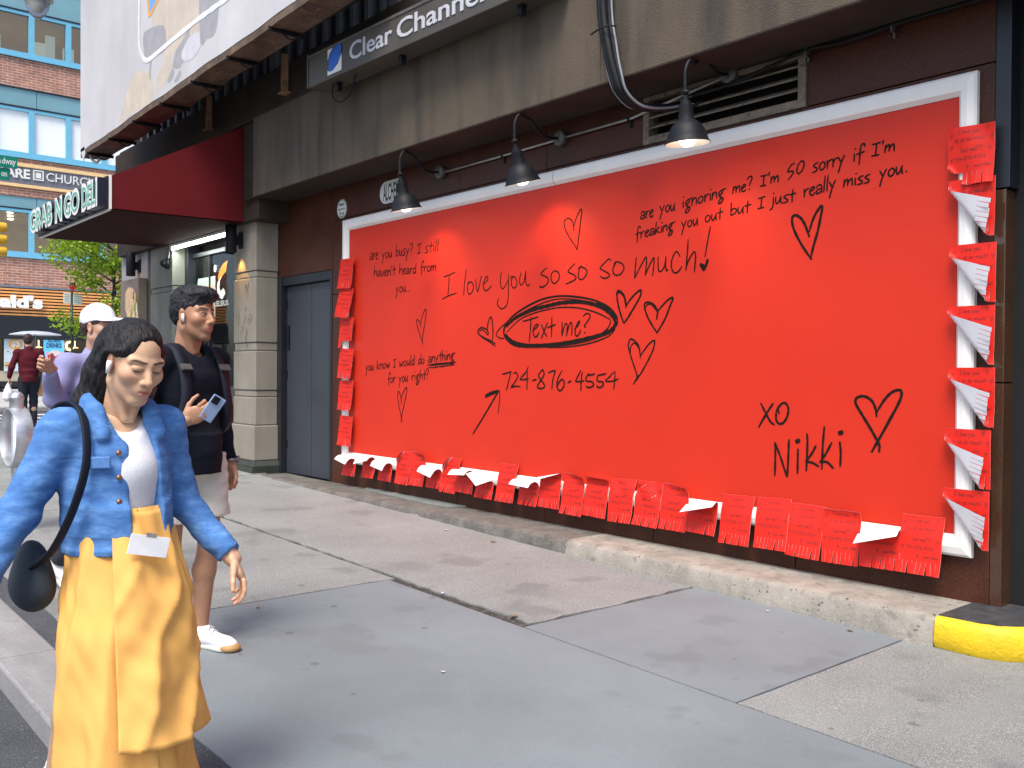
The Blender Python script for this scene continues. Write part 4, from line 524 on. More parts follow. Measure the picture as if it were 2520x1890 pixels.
def flyer(label, xc, zb, base, bends=(), w=.24, h=.32, seed=0, tilt=0.0, torn=(), crumple=0.0, flare=1.0, group=None):
    rng = random.Random(seed*7+3); hw = w/2; vt = .225*h
    ph = [rng.uniform(0,6) for _ in range(6)]
    def flat(u, v):
        y = base(u, v)
        c = crumple*(abs(math.sin(u*17+v*11+ph[0]))-.5 + .6*(abs(math.sin(v*26-u*13+ph[1]))-.5))*math.exp(-((v-h*.78)/(h*.25))**2)
        return y - c - .004*math.sin(u*14+ph[2])*math.sin(v*9+ph[3])
    def mp(u, v, lift=0.0):
        """sheet coordinates -> wall space: the folds (rolled about a line) first, then the hang"""
        a, b, n = u, v, 0.0
        for (p0, d, R, A) in bends:
            s = (u-p0[0])*d[0] + (v-p0[1])*d[1]
            if s > 0:
                t = min(s/R, A); rest = max(0, s-R*A)
                al = R*math.sin(t) + rest*math.cos(t); n = R*(1-math.cos(t)) + rest*math.sin(t)
                a = u + d[0]*(al-s); b = v + d[1]*(al-s)
        x = a*math.cos(tilt) - (b-h)*math.sin(tilt); z = a*math.sin(tilt) + (b-h)*math.cos(tilt) + h
        return Vector((xc+x, flat(a, b) - n, zb+z))
    def nrm(u, v):
        e = .002; A = mp(u+e, v)-mp(u-e, v); Bv = mp(u, v+e)-mp(u, v-e); n = A.cross(Bv).normalized()
        return n      # A along +x, B along +z : A x B points to -y, the printed side
    root = thing('paper_flyer', label, 'flyer', (xc, -.06, zb), group or 'tear-off flyers taped round the red poster')
    mb = MB()
    def sheet(us, vs, fn=None):
        nu, nv = len(us)-1, len(vs)-1; F = []; K = []
        for v in vs:
            for u in us:
                p = mp(u, v) if not fn else fn(u, v); n = nrm(u, v); F.append(p); K.append(p - n*.0016)
        q = (nu+1)
        fs = [(j*q+i, j*q+i+1, (j+1)*q+i+1, (j+1)*q+i) for j in range(nv) for i in range(nu)]
        mb.add(F, fs, 0, True); mb.add(K, [tuple(reversed(f)) for f in fs], 1, True)
    sheet([-hw+w*i/14 for i in range(15)], [vt+(h-vt)*j/22 for j in range(23)])
    nt = 9
    for k in range(nt):
        if k in torn: continue
        u0, u1 = -hw+w*k/nt+.0012, -hw+w*(k+1)/nt-.0012; fl = rng.uniform(-.04,.22)*flare; sk = rng.uniform(-.02,.07)*flare; um = (u0+u1)/2
        def tabfn(u, v, fl=fl, sk=sk, um=um):
            t = (vt-v); return mp(u, v) + nrm(um, vt)*(fl*t*(.5+t*6)) - Vector((1,0,0))*(sk*t)
        sheet([u0, u1], [vt*j/4 for j in range(5)], tabfn)
    fm = lambda a, b, l: mp(a, b) + nrm(a, b)*l
    K = h/.32; W2 = w/.24
    write(mb, 'I love you', -.062*W2, .282*K, .0125*K, .0026, fm, .105*W2, 2); write(mb, 'so so so much!', -.085*W2, .240*K, .0125*K, .0026, fm, .165*W2, 2)
    write(mb, 'Text me?'+'??', -.055*W2, .180*K, .0135*K, .0026, fm, .12*W2, 2); write(mb, '724-876-4554', -.085*W2, .135*K, .0115*K, .0026, fm, .165*W2, 2)
    write(mb, 'xoxo Nikki', .02*W2, .092*K, .009*K, .0024, fm, .085*W2, 2)
    for a, b, sc in ((.075,.285,.014),(-.108,.262,.014),(.096,.232,.014),(-.108,.2,.014),(.09,.175,.012),(-.108,.13,.013),(-.02,.088,.012)): write(mb, ['h3'], a*W2, b*K, sc*K, .0022, fm, sc*1.2, 2)
    mb.obj('printed_sheet', [M['paper_red'], M['paper_white'], M['print']], root, fix=False)
    return root
def hang(top, mid, low):
    return lambda u, v: -(low + (mid-low)*min(1, v/.2) if v < .2 else mid + (top-mid)*min(1, (v-.2)/.12))
up = (0, 1); DG = Vector((-.32, -.24)).normalized()
BO = [ # xc, bottom z, kind, label
(-8.68,.12,'flop',1,'white curled flyer at the lower left corner of the poster'), (-8.30,.13,'flop',2,'white curled flyer second from the left along the bottom edge'), (-7.97,.13,'flop',3,'white curled flyer third from the left along the bottom edge'),
(-7.66,.125,'ear',4,'red upright flyer fourth from the left with a peeled top corner'), (-7.40,.135,'slump',5,'red slumped flyer fifth from the left along the bottom edge'), (-7.13,.14,'flop',6,'large white arched curl sixth from the left along the bottom edge'),
(-6.885,.12,'ear',7,'red flyer seventh from the left with its left corner peeling'), (-6.635,.145,'flop',8,'wide white flap eighth from the left along the bottom edge'), (-6.36,.125,'flop2',9,'white flap folded forward just left of a smooth red flyer'),
(-6.075,.125,'flat',10,'smooth upright red flyer between two white curls on the bottom edge'), (-5.77,.13,'flop',11,'white curled flyer just right of the smooth red flyer'), (-5.505,.14,'slump2',12,'red flyer with a narrow white curl in the middle of the bottom edge'),
(-5.24,.115,'slump',13,'red flyer with a glossy bent top in the middle of the bottom edge'), (-4.99,.13,'slump3',14,'red flyer with a shaded sagging top edge left of the creased one'), (-4.74,.12,'crease',15,'red flyer with a creased right side below the empty red field'),
(-4.47,.125,'crumple',16,'badly crumpled red flyer on the bottom edge'), (-4.215,.13,'slump',17,'red flyer just right of the crumpled one'), (-3.965,.14,'flop3',18,'red flyer with a narrow white flap, below the signature'),
(-3.70,.105,'flat',19,'flat red flyer fifth from the right with spread tabs'), (-3.425,.115,'flat',20,'flat red flyer fourth from the right along the bottom edge before the last white flap'), (-3.18,.10,'flat',21,'flat red flyer with a wide gap to its left, two before the last white flap'),
(-2.94,.10,'slump4',22,'red flyer with a shaded bowed top just left of the last white flap'), (-2.69,.115,'flop3',23,'last white folded flap, second from the right on the bottom edge'), (-2.45,.12,'flat',24,'rightmost red flyer on the bottom edge beside the bare frame corner')]
for xc, zb, kind, sd, lab in BO:
    base = hang(.030,.066,.095); bd = (); cr = 0
    if kind == 'flop': bd = (((0,.150), (.10*math.sin(sd*2.3),1), .050+.006*(sd % 3), 2.45+.12*(sd % 4)),)
    elif kind == 'flop2': bd = (((0,.16), (.25,.968), .035, 1.95),)
    elif kind == 'flop3': bd = (((0,.18), (-.18,.984), .03, 2.0),)
    elif kind == 'ear': bd = (((-.045,.285), Vector((-.8,.6)), .02, 2.3),)
    elif kind == 'slump': base = hang(.045,.075,.1); bd = (((0,.25), (.3,.954), .10, .8),)
    elif kind == 'slump2': base = hang(.05,.08,.1); bd = (((0,.23), (-.2,.98), .035, 2.1),)
    elif kind == 'slump3': bd = (((0,.245), (0,1), .05, 1.1),)
    elif kind == 'slump4': bd = (((0,.25), (.1,.995), .11, .6),)
    elif kind == 'crease': cr = .012
    elif kind == 'crumple': cr = .02
    flyer(lab, xc, zb, base, bd, seed=sd, crumple=cr, tilt=random.Random(sd).uniform(-.03,.03), h=.325, w=.245)
LE = [(2.14,'topmost flyer on the left frame edge',-.03,()),(1.825,'second flyer from the top on the left frame edge, tilted outwards',-.09,()),(1.50,'third flyer on the left frame edge with most tabs torn off',.0,(2,3,4,5,6,7,8)),
      (1.165,'fourth flyer from the top on the left frame edge',-.05,()),(.82,'second lowest flyer on the left frame edge',-.02,()),(.435,'lowest flyer on the left frame edge, above the white curls',-.03,())]
for i, (zb, lab, tl, torn) in enumerate(LE):
    sl = .03 if i != 1 else .06
    flyer('red '+lab, -8.775, zb, lambda u, v, sl=sl: -(.062+.02*(.12-u)+sl*max(0,(.32-v))/.32), (), w=.27, h=.325, seed=40+i, tilt=tl, torn=torn)
RI = [((-2.20,2.275),None,'topmost flyer on the right edge, red and crumpled with a torn lower corner'),((-2.195,1.99),1,'small pennant-like fold directly below the torn flyer on the right edge'),((-2.185,1.635),1,'folded flyer with fanned white tabs, third from the top on the right edge'),
      ((-2.19,1.30),1,'folded flyer in the middle of the right edge'),((-2.185,.965),1,'folded flyer third from the bottom on the right edge'),((-2.20,.63),1,'folded flyer second from the bottom on the right edge'),((-2.205,.30),1,'lowest folded flyer on the right edge above the bare frame corner')]
for i, ((xc, zb), k, lab) in enumerate(RI):
    base = lambda u, v: -(.064 - .012*max(0, u/.12))
    if k is None: flyer('red '+lab if not lab.startswith('top') else lab, xc, zb, lambda u, v: -(.068+.01*math.sin(u*22+v*9)), (((-.05,.06), Vector((-.75,-.66)), .02, 1.9),), w=.245, h=.32, seed=60, crumple=.006, torn=(0,1,2))
    else:
        sh = (.0, .008, .01, .004, .01, .012, .008)[i]
        flyer(lab, xc, zb, base, (((.0+DG.x*sh, .16+DG.y*sh), DG, .012+.003*(i % 3), 2.72+.04*(i % 3)),), w=.24, h=.32, seed=60+i, flare=.6)

# ================================================================== gooseneck lamps, conduit, cables
M['bulb'] = emit_mat('lit_lamp_glass', (1.0,.86,.68), 2.6)
M['shadein'] = pm('white_shade_lining', (.75,.74,.7), .5)
def gooseneck(label, xb, zb, tx, tilt):
    L = thing('gooseneck_lamp', label, 'wall lamp', (xb, 0, zb), 'gooseneck lamps over the red poster')
    mb = MB(); Ry = Matrix.Rotation(PI/2, 3, 'X')     # z axis -> -y
    mb.lathe([(.0,0),(.062,0),(.062,.05),(.055,.058),(0,.058)], (xb,0,zb), Ry, 20); mb.obox((xb,-.06,zb),(.02,.012,.07)); mb.obj('mounting_box', M['steelbox'], L)
    top = Vector((xb+tx, -.50, 3.05))
    mb = MB(); mb.tube(spline([(xb,-.05,zb),(xb+tx*.2,-.14,zb-.015),(xb+tx*.45,-.25,zb+.01),(xb+tx*.65,-.33,zb+.09),(xb+tx*.8,-.40,3.255),(xb+tx*.92,-.455,3.262),(xb+tx,-.495,3.20),top+Vector((0,0,.06)),top], 5), .0125, 10); mb.obj('arm', M['blackmetal'], L)
    mb = MB(); mb.lathe([(0,-.025),(.014,-.02),(.02,0),(.014,.02),(0,.025)], top, Matrix.Rotation(PI/2, 3, 'Y'), 10); mb.tube([top+Vector((-.035,0,0)), top+Vector((.03,0,0))], .007, 6); mb.obj('swivel_joint', M['blackmetal'], L)
    R = Matrix.Rotation(tilt, 3, 'X')                  # tilts the mouth towards the wall
    o = top + R @ Vector((0,0,-.02))
    mb = MB(); mb.lathe([(0,0),(.018,-.002),(.02,-.03),(.034,-.036),(.037,-.058),(.046,-.062),(.0465,-.115),(.050,-.117),(.051,-.152),(.056,-.165)], o, R, 24, cap=False); mb.obj('socket', M['blackmetal'], L, crisp=True)
    prof = [(.054,-.158),(.07,-.168),(.095,-.19),(.115,-.225),(.128,-.26),(.136,-.292),(.146,-.302),(.147,-.306)]
    mb = MB(); mb.lathe(prof, o, R, 36, cap=False); sh = mb.obj('shade', M['blackmetal'], L)
    mb = MB(); mb.lathe([(r-.004, z-.001) for r, z in prof], o, R, 36, cap=False); mb.obj('shade_lining', M['shadein'], sh)
    mb = MB(); mb.lathe([(0,-.325),(.03,-.322),(.052,-.30),(.058,-.27),(.04,-.2)], o, R, 20); mb.obj('bulb', M['bulb'], L)
    sd = bpy.data.lights.new('lamp_light', 'SPOT'); sd.energy = 11; sd.color = (1,.66,.36); sd.spot_size = rad(112); sd.spot_blend = .85; sd.shadow_soft_size = .05
    so = bpy.data.objects.new('lamp_light', sd); COL.objects.link(so); so.parent = L
    p = o + R @ Vector((0,0,-.34)); so.location = p - Vector((xb,0,zb)); d = R @ Vector((0,.22,-1)); so.rotation_euler = d.to_track_quat('-Z','Y').to_euler()
M['steelbox'] = pm('cast_junction_box', (.16,.15,.14), .5, metal=.5, var=.25, scale=15)
gooseneck('left black lamp leaning over the oval sticker', -7.118, 3.137, .02, rad(13))
gooseneck('middle black gooseneck lamp clear of sticker and vent', -5.47, 3.147, -.02, rad(16))
gooseneck('right black lamp hanging in front of the rusty vent', -3.807, 3.262, .0, rad(5))
C = thing('conduit', 'thin grey metal conduit linking the three lamp boxes', 'pipe', (-5.4,-.03,3.14)); mb = MB()
mb.tube([(-7.06,-.028,3.128),(-6.3,-.028,3.132),(-5.53,-.028,3.142)], .0105, 8); mb.tube([(-5.41,-.028,3.145),(-4.7,-.03,3.15),(-3.87,-.03,3.255)], .0105, 8); mb.obj('pipe', M['steel'], C)
for x, z in ((-6.2,3.132),(-4.72,3.149)):
    mb = MB(); mb.obox((x,-.02,z),(.022,.045,.03)); mb.obox((x,-.008,z-.035),(.02,.014,.05)); mb.obj('pipe_clip', M['blackmetal'], C)
Cb = thing('cable_bundle', 'thick bundle of black and grey cables falling over the beam into the vent', 'cables', (-4.45,-.5,3.3))
for i, (dx, r, mt) in enumerate(((0,.028,'rubber'),(-.05,.020,'rubber'),(.048,.016,'rubber'),(-.078,.009,'greycable'),(.026,.012,'rubber'),(.068,.009,'greycable'),(-.03,.011,'rubber'))):
    e = (i*.37) % .12; mb = MB()
    mb.tube(spline([(-4.53+dx,-.51-r,5.2),(-4.52+dx*.9,-.50-r,3.9),(-4.45+dx*.8,-.51-r,3.5),(-4.40+dx*.8,-.52,3.30),(-4.37+dx*.7,-.49,3.19-e*.3),(-4.33+dx*.7,-.38,3.11-e*.4),(-4.26+dx*.6,-.22,3.10-e*.2),(-4.16+dx*.5,-.05,3.13),(-4.05,.05,3.14)], 6), r, 10)
    mb.obj('cable', M[mt], Cb)
for z in (3.62,4.0): mb = MB(); mb.tube([(-4.60,-.56,z),(-4.53,-.585,z),(-4.43,-.58,z+.01),(-4.37,-.55,z)], .006, 6); mb.obj('cable_tie', M['rubber'], Cb)
Cs = thing('soffit_cable', 'single black cable sagging under the beam to the right of the vent', 'cable', (-2.9,-.05,3.26)); mb = MB()
mb.tube(spline([(-4.1,-.06,3.18),(-3.8,-.05,3.19),(-3.52,-.05,3.225),(-3.21,-.05,3.268),(-3.0,-.05,3.255),(-2.8,-.05,3.258),(-2.65,-.05,3.27),(-2.4,-.05,3.272),(-2.12,-.05,3.268),(-1.6,-.05,3.26)], 5), .013, 8); mb.obj('cable', M['rubber'], Cs)
for x in (-3.22,-2.66): mb = MB(); mb.obox((x,-.035,3.255),(.012,.05,.05)); mb.obox((x,-.015,3.225),(.012,.02,.05)); mb.obj('cable_clip', M['steelbox'], Cs)

# ================================================================== small signs on the wall
def stadium(cx, cz, w, h, n=12):
    r = h/2; P = []
    for k in range(n+1): a = -PI/2+PI*k/n; P.append((cx+w/2-r+r*math.cos(a), cz+r*math.sin(a)))
    for k in range(n+1): a = PI/2+PI*k/n; P.append((cx-w/2+r+r*math.cos(a), cz+r*math.sin(a)))
    return P
FRW = lambda y: ((0,y,0),(1,0,0),(0,0,1),(0,-1,0))
ox, oz = -7.975, 3.088
S = thing('oval_sign', 'white oval sticker with black condensed capitals behind the left lamp', 'sign', (ox,0,oz))
mb = MB(); mb.prism(stadium(ox,oz,.50,.25), FRW(0), .0, .006); s = mb.obj('plate', pm('black_sign_edge', (.02,.02,.02), .5), S)
mb = MB(); mb.prism(stadium(ox,oz,.475,.225), FRW(0), .0065, .009); mb.obj('white_face', M['whitepaint'], s); mb = MB(); mb.prism(stadium(ox,oz,.43,.195), FRW(0), .0092, .0096); mb.prism(stadium(ox,oz,.422,.187), FRW(0), .0098,.0102, 1); mb.obj('inner_line', [M['black'], M['whitepaint']], s)
mb = MB(); text(mb, 'ALCHEMY', FRW(-.0104), (ox-.17,ox+.17,oz-.088,oz+.088), .0012, .02); mb.obj('lettering', M['black'], s)
S = thing('round_sticker', 'small round pale green recycling style sticker left of the poster corner', 'sticker', (-8.995,0,3.04))
Ry = Matrix.Rotation(PI/2,3,'X'); mb = MB(); mb.lathe([(0,.004),(.105,.004),(.108,0)], (-8.995,-.002,3.04), Ry, 32); s = mb.obj('disc', pm('pale_green_vinyl', (.35,.52,.38), .5), S)
mb = MB(); mb.lathe([(0,.0045),(.09,.0045)], (-8.995,-.0026,3.04), Ry, 32, cap=False); mb.obj('white_centre', M['whitepaint'], s)
mb = MB()
for z, w, hh in ((3.085,.10,.022),(3.035,.15,.014),(2.985,.08,.012)):
    for k in range(6): mb.box(-8.995-w/2+w*k/6, -8.995-w/2+w*(k+.72)/6, -.0085,-.0078, z-hh/2, z+hh/2)
mb.tube(spline([(-9.03,-.009,3.02),(-9.02,-.009,2.96),(-8.97,-.009,2.955),(-8.95,-.009,3.0)],4), .004, 5); mb.obj('lettering', pm('dark_green_print', (.03,.07,.04), .6), s)
# illuminated-type company sign box on the beam, turned slightly
SB = thing('sign_box', 'long dark sign box with grey lettering and a blue swirl logo on the stucco beam', 'sign', (-8.27,-.6,4.04))
xa, xb_ = -8.275, -4.9; ang = .033
def sy(x): return -.80 + (x-xa)*ang
def sbox(mb, x0, x1, d0, d1, z0, z1, m=0):
    mb.hexa([(x0,sy(x0)+d0,z0),(x1,sy(x1)+d0,z0),(x1,sy(x1)+d1,z0),(x0,sy(x0)+d1,z0),(x0,sy(x0)+d0,z1),(x1,sy(x1)+d0,z1),(x1,sy(x1)+d1,z1),(x0,sy(x0)+d1,z1)], m)
mb = MB(); sbox(mb, xa, xb_, 0, .24, 4.04, 4.36); b = mb.obj('housing', pm('dark_bronze_metal', (.075,.066,.055), .5, var=.15, scale=3, speck=(40,.74,.4,(.2,.19,.17))), SB, bevel=.006)
mb = MB(); sbox(mb, xa-.012, xa-.002, -.012, .2, 4.035, 4.365); sbox(mb, xa+.003, xb_, -.008, .0, 4.325, 4.345); mb.obj('end_cap', M['steelbox'], SB)
FS = ((xa, sy(xa)-.002, 0), (1, ang, 0), (0,0,1), (ang,-1,0))
M['signlet'] = pm('pale_sign_letter', (.52,.53,.56), .3, var=.08, scale=8)
mb = MB(); text(mb, 'Clear', FS, (.75,1.435,4.118,4.285), .006, .012); text(mb, 'Channel', FS, (1.505,2.66,4.118,4.285), .006, .012); mb.obj('lettering', M['signlet'], b)
mb = MB(); lx, lz, ls = .365, 4.075, .245
mb.prism([(lx,lz+ls),(lx,lz+ls*.62),(lx+ls*.1,lz+ls*.8),(lx+ls*.3,lz+ls*.96),(lx+ls*.38,lz+ls)], FS, 0, .005)
mb.prism([(lx,lz+ls*.0),(lx+ls*.97,lz),(lx+ls,lz+ls*.03),(lx+ls,lz+ls*.62),(lx+ls*.75,lz+ls*.3),(lx+ls*.4,lz+ls*.12),(lx+ls*.15,lz+ls*.12),(lx,lz+ls*.2)], FS, 0, .005)
lg = mb.obj('logo', M['whitepaint'], b)
mb = MB(); pts = [(lx+ls*.5+ls*(.62*math.cos(t)*.78-.34*math.sin(t)*.62), lz+ls*.58+ls*(.62*math.cos(t)*.62+.34*math.sin(t)*.78)) for t in [2*PI*k/28 for k in range(28)]]
pts = [(min(lx+ls, max(lx+ls*.1, p)), min(lz+ls*1.02, q)) for p, q in pts]
mb.prism(pts, FS, .0052, .008); mb.obj('blue_swirl', pm('blue_logo_vinyl', (.02,.12,.55), .4, var=.05), lg)
for x in (-7.75,-6.2,-5.2): mb = MB(); sbox(mb, x, x+.06, .24, .345, 4.1, 4.3); mb.obj('bracket', M['blackmetal'], SB)
for x in (-7.95,-6.9,-5.35): mb = MB(); sbox(mb, x, x+.05, .1, .15, 3.96, 4.04); mb.obj('clamp', M['blackmetal'], SB)
mb = MB(); mb.tube(spline([(-8.0,-.68,4.05),(-7.98,-.70,3.92),(-7.85,-.70,3.83),(-7.68,-.69,3.86),(-7.6,-.68,4.0),(-7.6,-.67,4.05)],5), .008, 6); mb.obj('power_cable', M['rubber'], SB)

# ================================================================== big vinyl billboard overhead
BV = thing('billboard', 'weathered grey billboard jutting out overhead with a rusty underside', 'billboard', (-11,-1.3,4.4))
M['vinyl'] = pm('faded_vinyl', (.58,.565,.57), .45, var=.12, scale=.8, bump=.3, bscale=1.6, streak=((2.2,2.2,.5),.5,(.50,.46,.41)), speck=(30,.72,.3,(.36,.33,.25)))
def vz(x): return 4.36 + (x+14.143)*.030 + .006*math.sin(x*3.1) + .004*math.sin(x*7.7)
yv = -1.3; xs = [-14.143+.16*i for i in range(46)]
mb = MB(); vs = []
for x in xs: vs += [(x, yv, vz(x)), (x, yv, 9.0)]
mb.add(vs, [(2*i, 2*i+2, 2*i+3, 2*i+1) for i in range(len(xs)-1)]); mb.add([(-14.143,yv,4.36),(-14.143,yv,9),(-14.19,yv+.25,9),(-14.19,yv+.3,4.42)], [(0,1,2,3)]); V0 = mb.obj('vinyl_sheet', M['vinyl'], BV)
FV = ((0,yv,0),(1,0,0),(0,0,1),(0,-1,0))
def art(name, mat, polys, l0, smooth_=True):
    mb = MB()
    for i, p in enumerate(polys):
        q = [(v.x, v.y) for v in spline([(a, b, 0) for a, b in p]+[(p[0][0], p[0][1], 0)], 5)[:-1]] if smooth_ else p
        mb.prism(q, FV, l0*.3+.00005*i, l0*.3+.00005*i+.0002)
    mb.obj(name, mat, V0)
art('tan_sun_patch', pm('tan_sun_tone', (.60,.52,.42), .5, var=.12, scale=5), [[(-11.25,5.48),(-10.9,6.4),(-9.75,6.4),(-9.81,5.25),(-9.77,4.91),(-10.1,4.94),(-10.45,4.87),(-10.78,4.77),(-10.86,4.98),(-10.82,5.23),(-11.21,5.36)], [(-12.45,4.44),(-12.22,4.69),(-11.91,4.92),(-11.57,4.91),(-11.24,4.77),(-11.2,4.47),(-11.74,4.46)], [(-11.08,4.49),(-10.82,4.56),(-10.52,4.71),(-10.74,4.84),(-11.05,4.72)]], .001)  # tan patches paint reflected sun into the vinyl colour
art('grey_shadow_shape', pm('grey_shadow_tone', (.37,.36,.37), .5, var=.15, scale=5), [[(-11.21,5.34),(-10.82,5.23),(-10.8,4.96),(-11.16,4.98),(-11.45,5.02),(-11.53,5.33)], [(-9.81,6.2),(-9.3,6.2),(-9.22,5.3),(-9.28,4.95),(-9.37,4.76),(-9.58,4.76),(-9.77,4.85)], [(-10.45,4.87),(-10.24,4.94),(-9.97,5.07),(-10.04,4.97),(-10.1,4.83),(-10.31,4.65),(-10.56,4.71)], [(-10.74,4.58),(-10.56,4.69),(-10.52,4.6),(-10.67,4.55)], [(-10.52,4.53),(-10.34,4.61),(-10.31,4.55),(-10.45,4.5)], [(-11.33,4.75),(-11.28,4.75),(-11.24,5.0),(-11.29,5.0)]], .0042)  # grey silhouettes are cast shadows painted onto the sheet
art('pale_white_shape', pm('pale_white_tone', (.62,.62,.64), .5), [[(-10.1,4.9),(-9.8,4.89),(-9.77,4.72),(-9.97,4.65),(-10.2,4.68),(-10.29,4.78)]], .0075)  # pale shape laid flat over the sheet
art('printed_orange_edge', pm('orange_print', (.75,.38,.1), .5), [[(-11.42,5.8),(-11.35,5.49),(-11.25,5.485),(-10.3,5.9)]], .0085, False); art('printed_blue_corner', pm('blue_print', (.16,.38,.75), .5), [[(-11.34,5.8),(-11.29,5.53),(-10.5,5.87)]], .0098, False)
mb = MB(); ribbon(mb, [(-11.64,6.3),(-11.67,5.81),(-11.68,5.44),(-11.66,5.22),(-11.55,5.07),(-11.43,5.0),(-11.28,4.98),(-10.82,5.0),(-9.94,5.03),(-9.46,5.03),(-9.0,5.03),(-8.3,5.03)], .062, lambda a, b, l: (a, yv-l, b), .004, .00001, 0, 6, False); mb.obj('printed_white_line', pm('white_line_print', (.8,.8,.82), .4), V0)
mb = MB(); rng = random.Random(4)
for a, b in zip(xs[:-1], xs[1:]):
    mb.hexa([(a,yv+.004,vz(a)-.075),(b,yv+.004,vz(b)-.075),(b,yv+.34,vz(b)-.055),(a,yv+.34,vz(a)-.055),(a,yv+.004,vz(a)+.0),(b,yv+.004,vz(b)+.0),(b,yv+.34,vz(b)+.02),(a,yv+.34,vz(a)+.02)])
mb.obj('rusty_ledge', pm('rusty_plywood_edge', (.12,.082,.055), .8, var=.5, scale=4, bump=.7, bscale=30, speck=[(16,.6,.7,(.03,.022,.018)),(9,.62,.6,(.26,.15,.07))]), BV)
for x in [-13.8+.95*i for i in range(7)]:
    mb = MB(); mb.obox((x,yv+.17,vz(x)-.085),(.03,.36,.04)); mb.tube(spline([(x,yv+.1,vz(x)-.08),(x+.05,yv+.2,vz(x)-.16),(x+.13,yv+.3,vz(x)-.1)],4), .009, 5); mb.obj('ledge_clip', M['blackmetal'], BV)
mb = MB(); mb.box(-14.1,-6.8,yv+.35,yv+.42,4.55,9); mb.obj('billboard_back', M['void'], BV)
for x in (-11.55,-9.45):
    mb = MB(); mb.box(x-.03,x+.03,-.50,-.44,4.33,4.75); mb.box(x-.07,x+.07,-.52,-.43,4.315,4.33); mb.obj('rusty_bracket', pm('rusty_steel', (.3,.17,.08), .8, var=.4, scale=10), BV)
mb = MB(); mb.tube(spline([(-13.9,-1.25,4.36),(-13.95,-1.2,4.25),(-13.88,-1.15,4.2),(-13.8,-1.12,4.28)],4), .02, 6); mb.prism([(-14.15,4.4),(-14.0,4.22),(-13.93,4.3),(-13.95,4.42)], ((0,-1.29,0),(1,0,0),(0,0,1),(0,-1,0)), 0, .01); mb.obj('loose_flap', M['vinyl'], BV)

# ================================================================== deli shopfront beside the pillar
DL = thing('deli_shopfront', 'small deli shopfront with stickered window between stone piers', 'shop', (-13,0,0))
M['pier2'] = pm('grey_stone_block', (.2,.195,.165), .8, var=.12, scale=3, bump=.3, bscale=70, streak=((6,6,1),.3,(.1,.1,.085)))
pier('pier', -14.16, -13.27, -.30, M['pier2'], DL)
mb = MB(); mb.box(-15.5,-14.3,-.30,.3,-.1,3.06); mb.obj('corner_pier', pm('pale_purple_stone', (.3,.285,.3), .8, var=.1, scale=3, bump=.3, bscale=60), DL, bevel=.015)
mb = MB(); mb.box(-14.295,-14.165,-.18,.3,-.1,3.06); mb.tube([(-14.23,-.2,-.05),(-14.23,-.2,3.05)], .03, 8); mb.obj('downpipe', M['doorframe'], DL)
WF = MB(); WF.box(-13.27,-13.15,-.12,.06,.0,3.05); WF.box(-13.15,-11.17,-.05,.05,.55,.64); WF.box(-13.15,-11.17,-.05,.05,2.86,2.92); WF.box(-12.62,-12.6,-.03,.03,.64,2.86); WF.box(-13.15,-11.17,-.04,.1,-.05,.55)
wf = WF.obj('window_frame', M['doorframe'], DL, bevel=.004)
mb = MB(); mb.box(-13.15,-11.17,-.005,.005,.64,2.86); mb.obj('glass_pane', glass_mat('shop_glass', (.82,.88,.85)), wf)
mb = MB(); mb.box(-15.3,-10.7,.34,2.6,2.92,3.05); mb.obj('shop_ceiling', pm('pale_green_ceiling', (.45,.52,.46), .7), DL)
mb = MB(); mb.box(-15.3,-10.7,2.3,2.4,.0,2.92); mb.box(-15.3,-15.2,.3,2.3,.0,2.92); mb.box(-10.8,-10.7,.3,2.3,.0,2.92); mb.box(-15.3,-10.7,.1,2.4,-.06,.0); mb.obj('shop_interior', pm('shop_wall', (.09,.095,.09), .7, var=.3, scale=1.5), DL)
M['tube'] = emit_mat('lit_fluorescent_tube', (.95,1,.97), 9)
for lab, x0, x1, y, z in (('long lit fluorescent tube under the red awning', -13.25,-11.3,-.30,2.985), ('lit fluorescent tube inside the deli window', -13.0,-11.4,.45,2.86)):
    T = thing('fluorescent_tube', lab, 'light', (x0,y,z), 'lit tubes of the deli'); mb = MB(); mb.tube([(x0,y,z),(x1,y,z)], .019, 10); mb.obj('tube', M['tube'], T)
    mb = MB(); mb.box(x0-.06,x1+.06,y-.03,y+.03,z+.024,z+.06); mb.box(x0-.06,x0-.001,y-.02,y+.02,z-.02,z+.024); mb.box(x1+.001,x1+.06,y-.02,y+.02,z-.02,z+.024); mb.obj('fixture', M['whitepaint'], T)
    ad = bpy.data.lights.new('tube_light', 'AREA'); ad.shape = 'RECTANGLE'; ad.size = x1-x0; ad.size_y = .05; ad.energy = 14; ad.color = (.9,1,.93)
    ao = bpy.data.objects.new('tube_light', ad); COL.objects.link(ao); ao.parent = T; ao.location = ((x1-x0)/2, -.0, -.03)
# window stickers
FG = ((0,-.006,0),(1,0,0),(0,0,1),(0,-1,0))
def flat(name, label, cat, polys, mats, loc, group=None):
    t = thing(name, label, cat, loc, group); return t
S = thing('window_sticker', 'orange and white swoosh sticker with white capitals on the deli window', 'sticker', (-12.2,-.006,2.4), 'stickers on the deli window')
mb = MB(); mb.prism([(-12.03,2.74),(-12.08,2.6),(-12.2,2.54),(-12.33,2.46),(-12.35,2.54),(-12.28,2.64),(-12.18,2.7)], FG, 0, .002); mb.obj('orange_flame', pm('orange_vinyl', (.85,.22,.02), .4), S)
mb = MB(); mb.prism([(-12.36,2.46),(-12.2,2.55),(-12.28,2.48),(-12.3,2.38),(-12.25,2.33),(-12.17,2.37),(-12.12,2.34),(-12.1,2.29),(-12.2,2.22),(-12.32,2.26),(-12.38,2.36)], FG, .0022, .004); mb.obj('white_curve', M['whitepaint'], S)
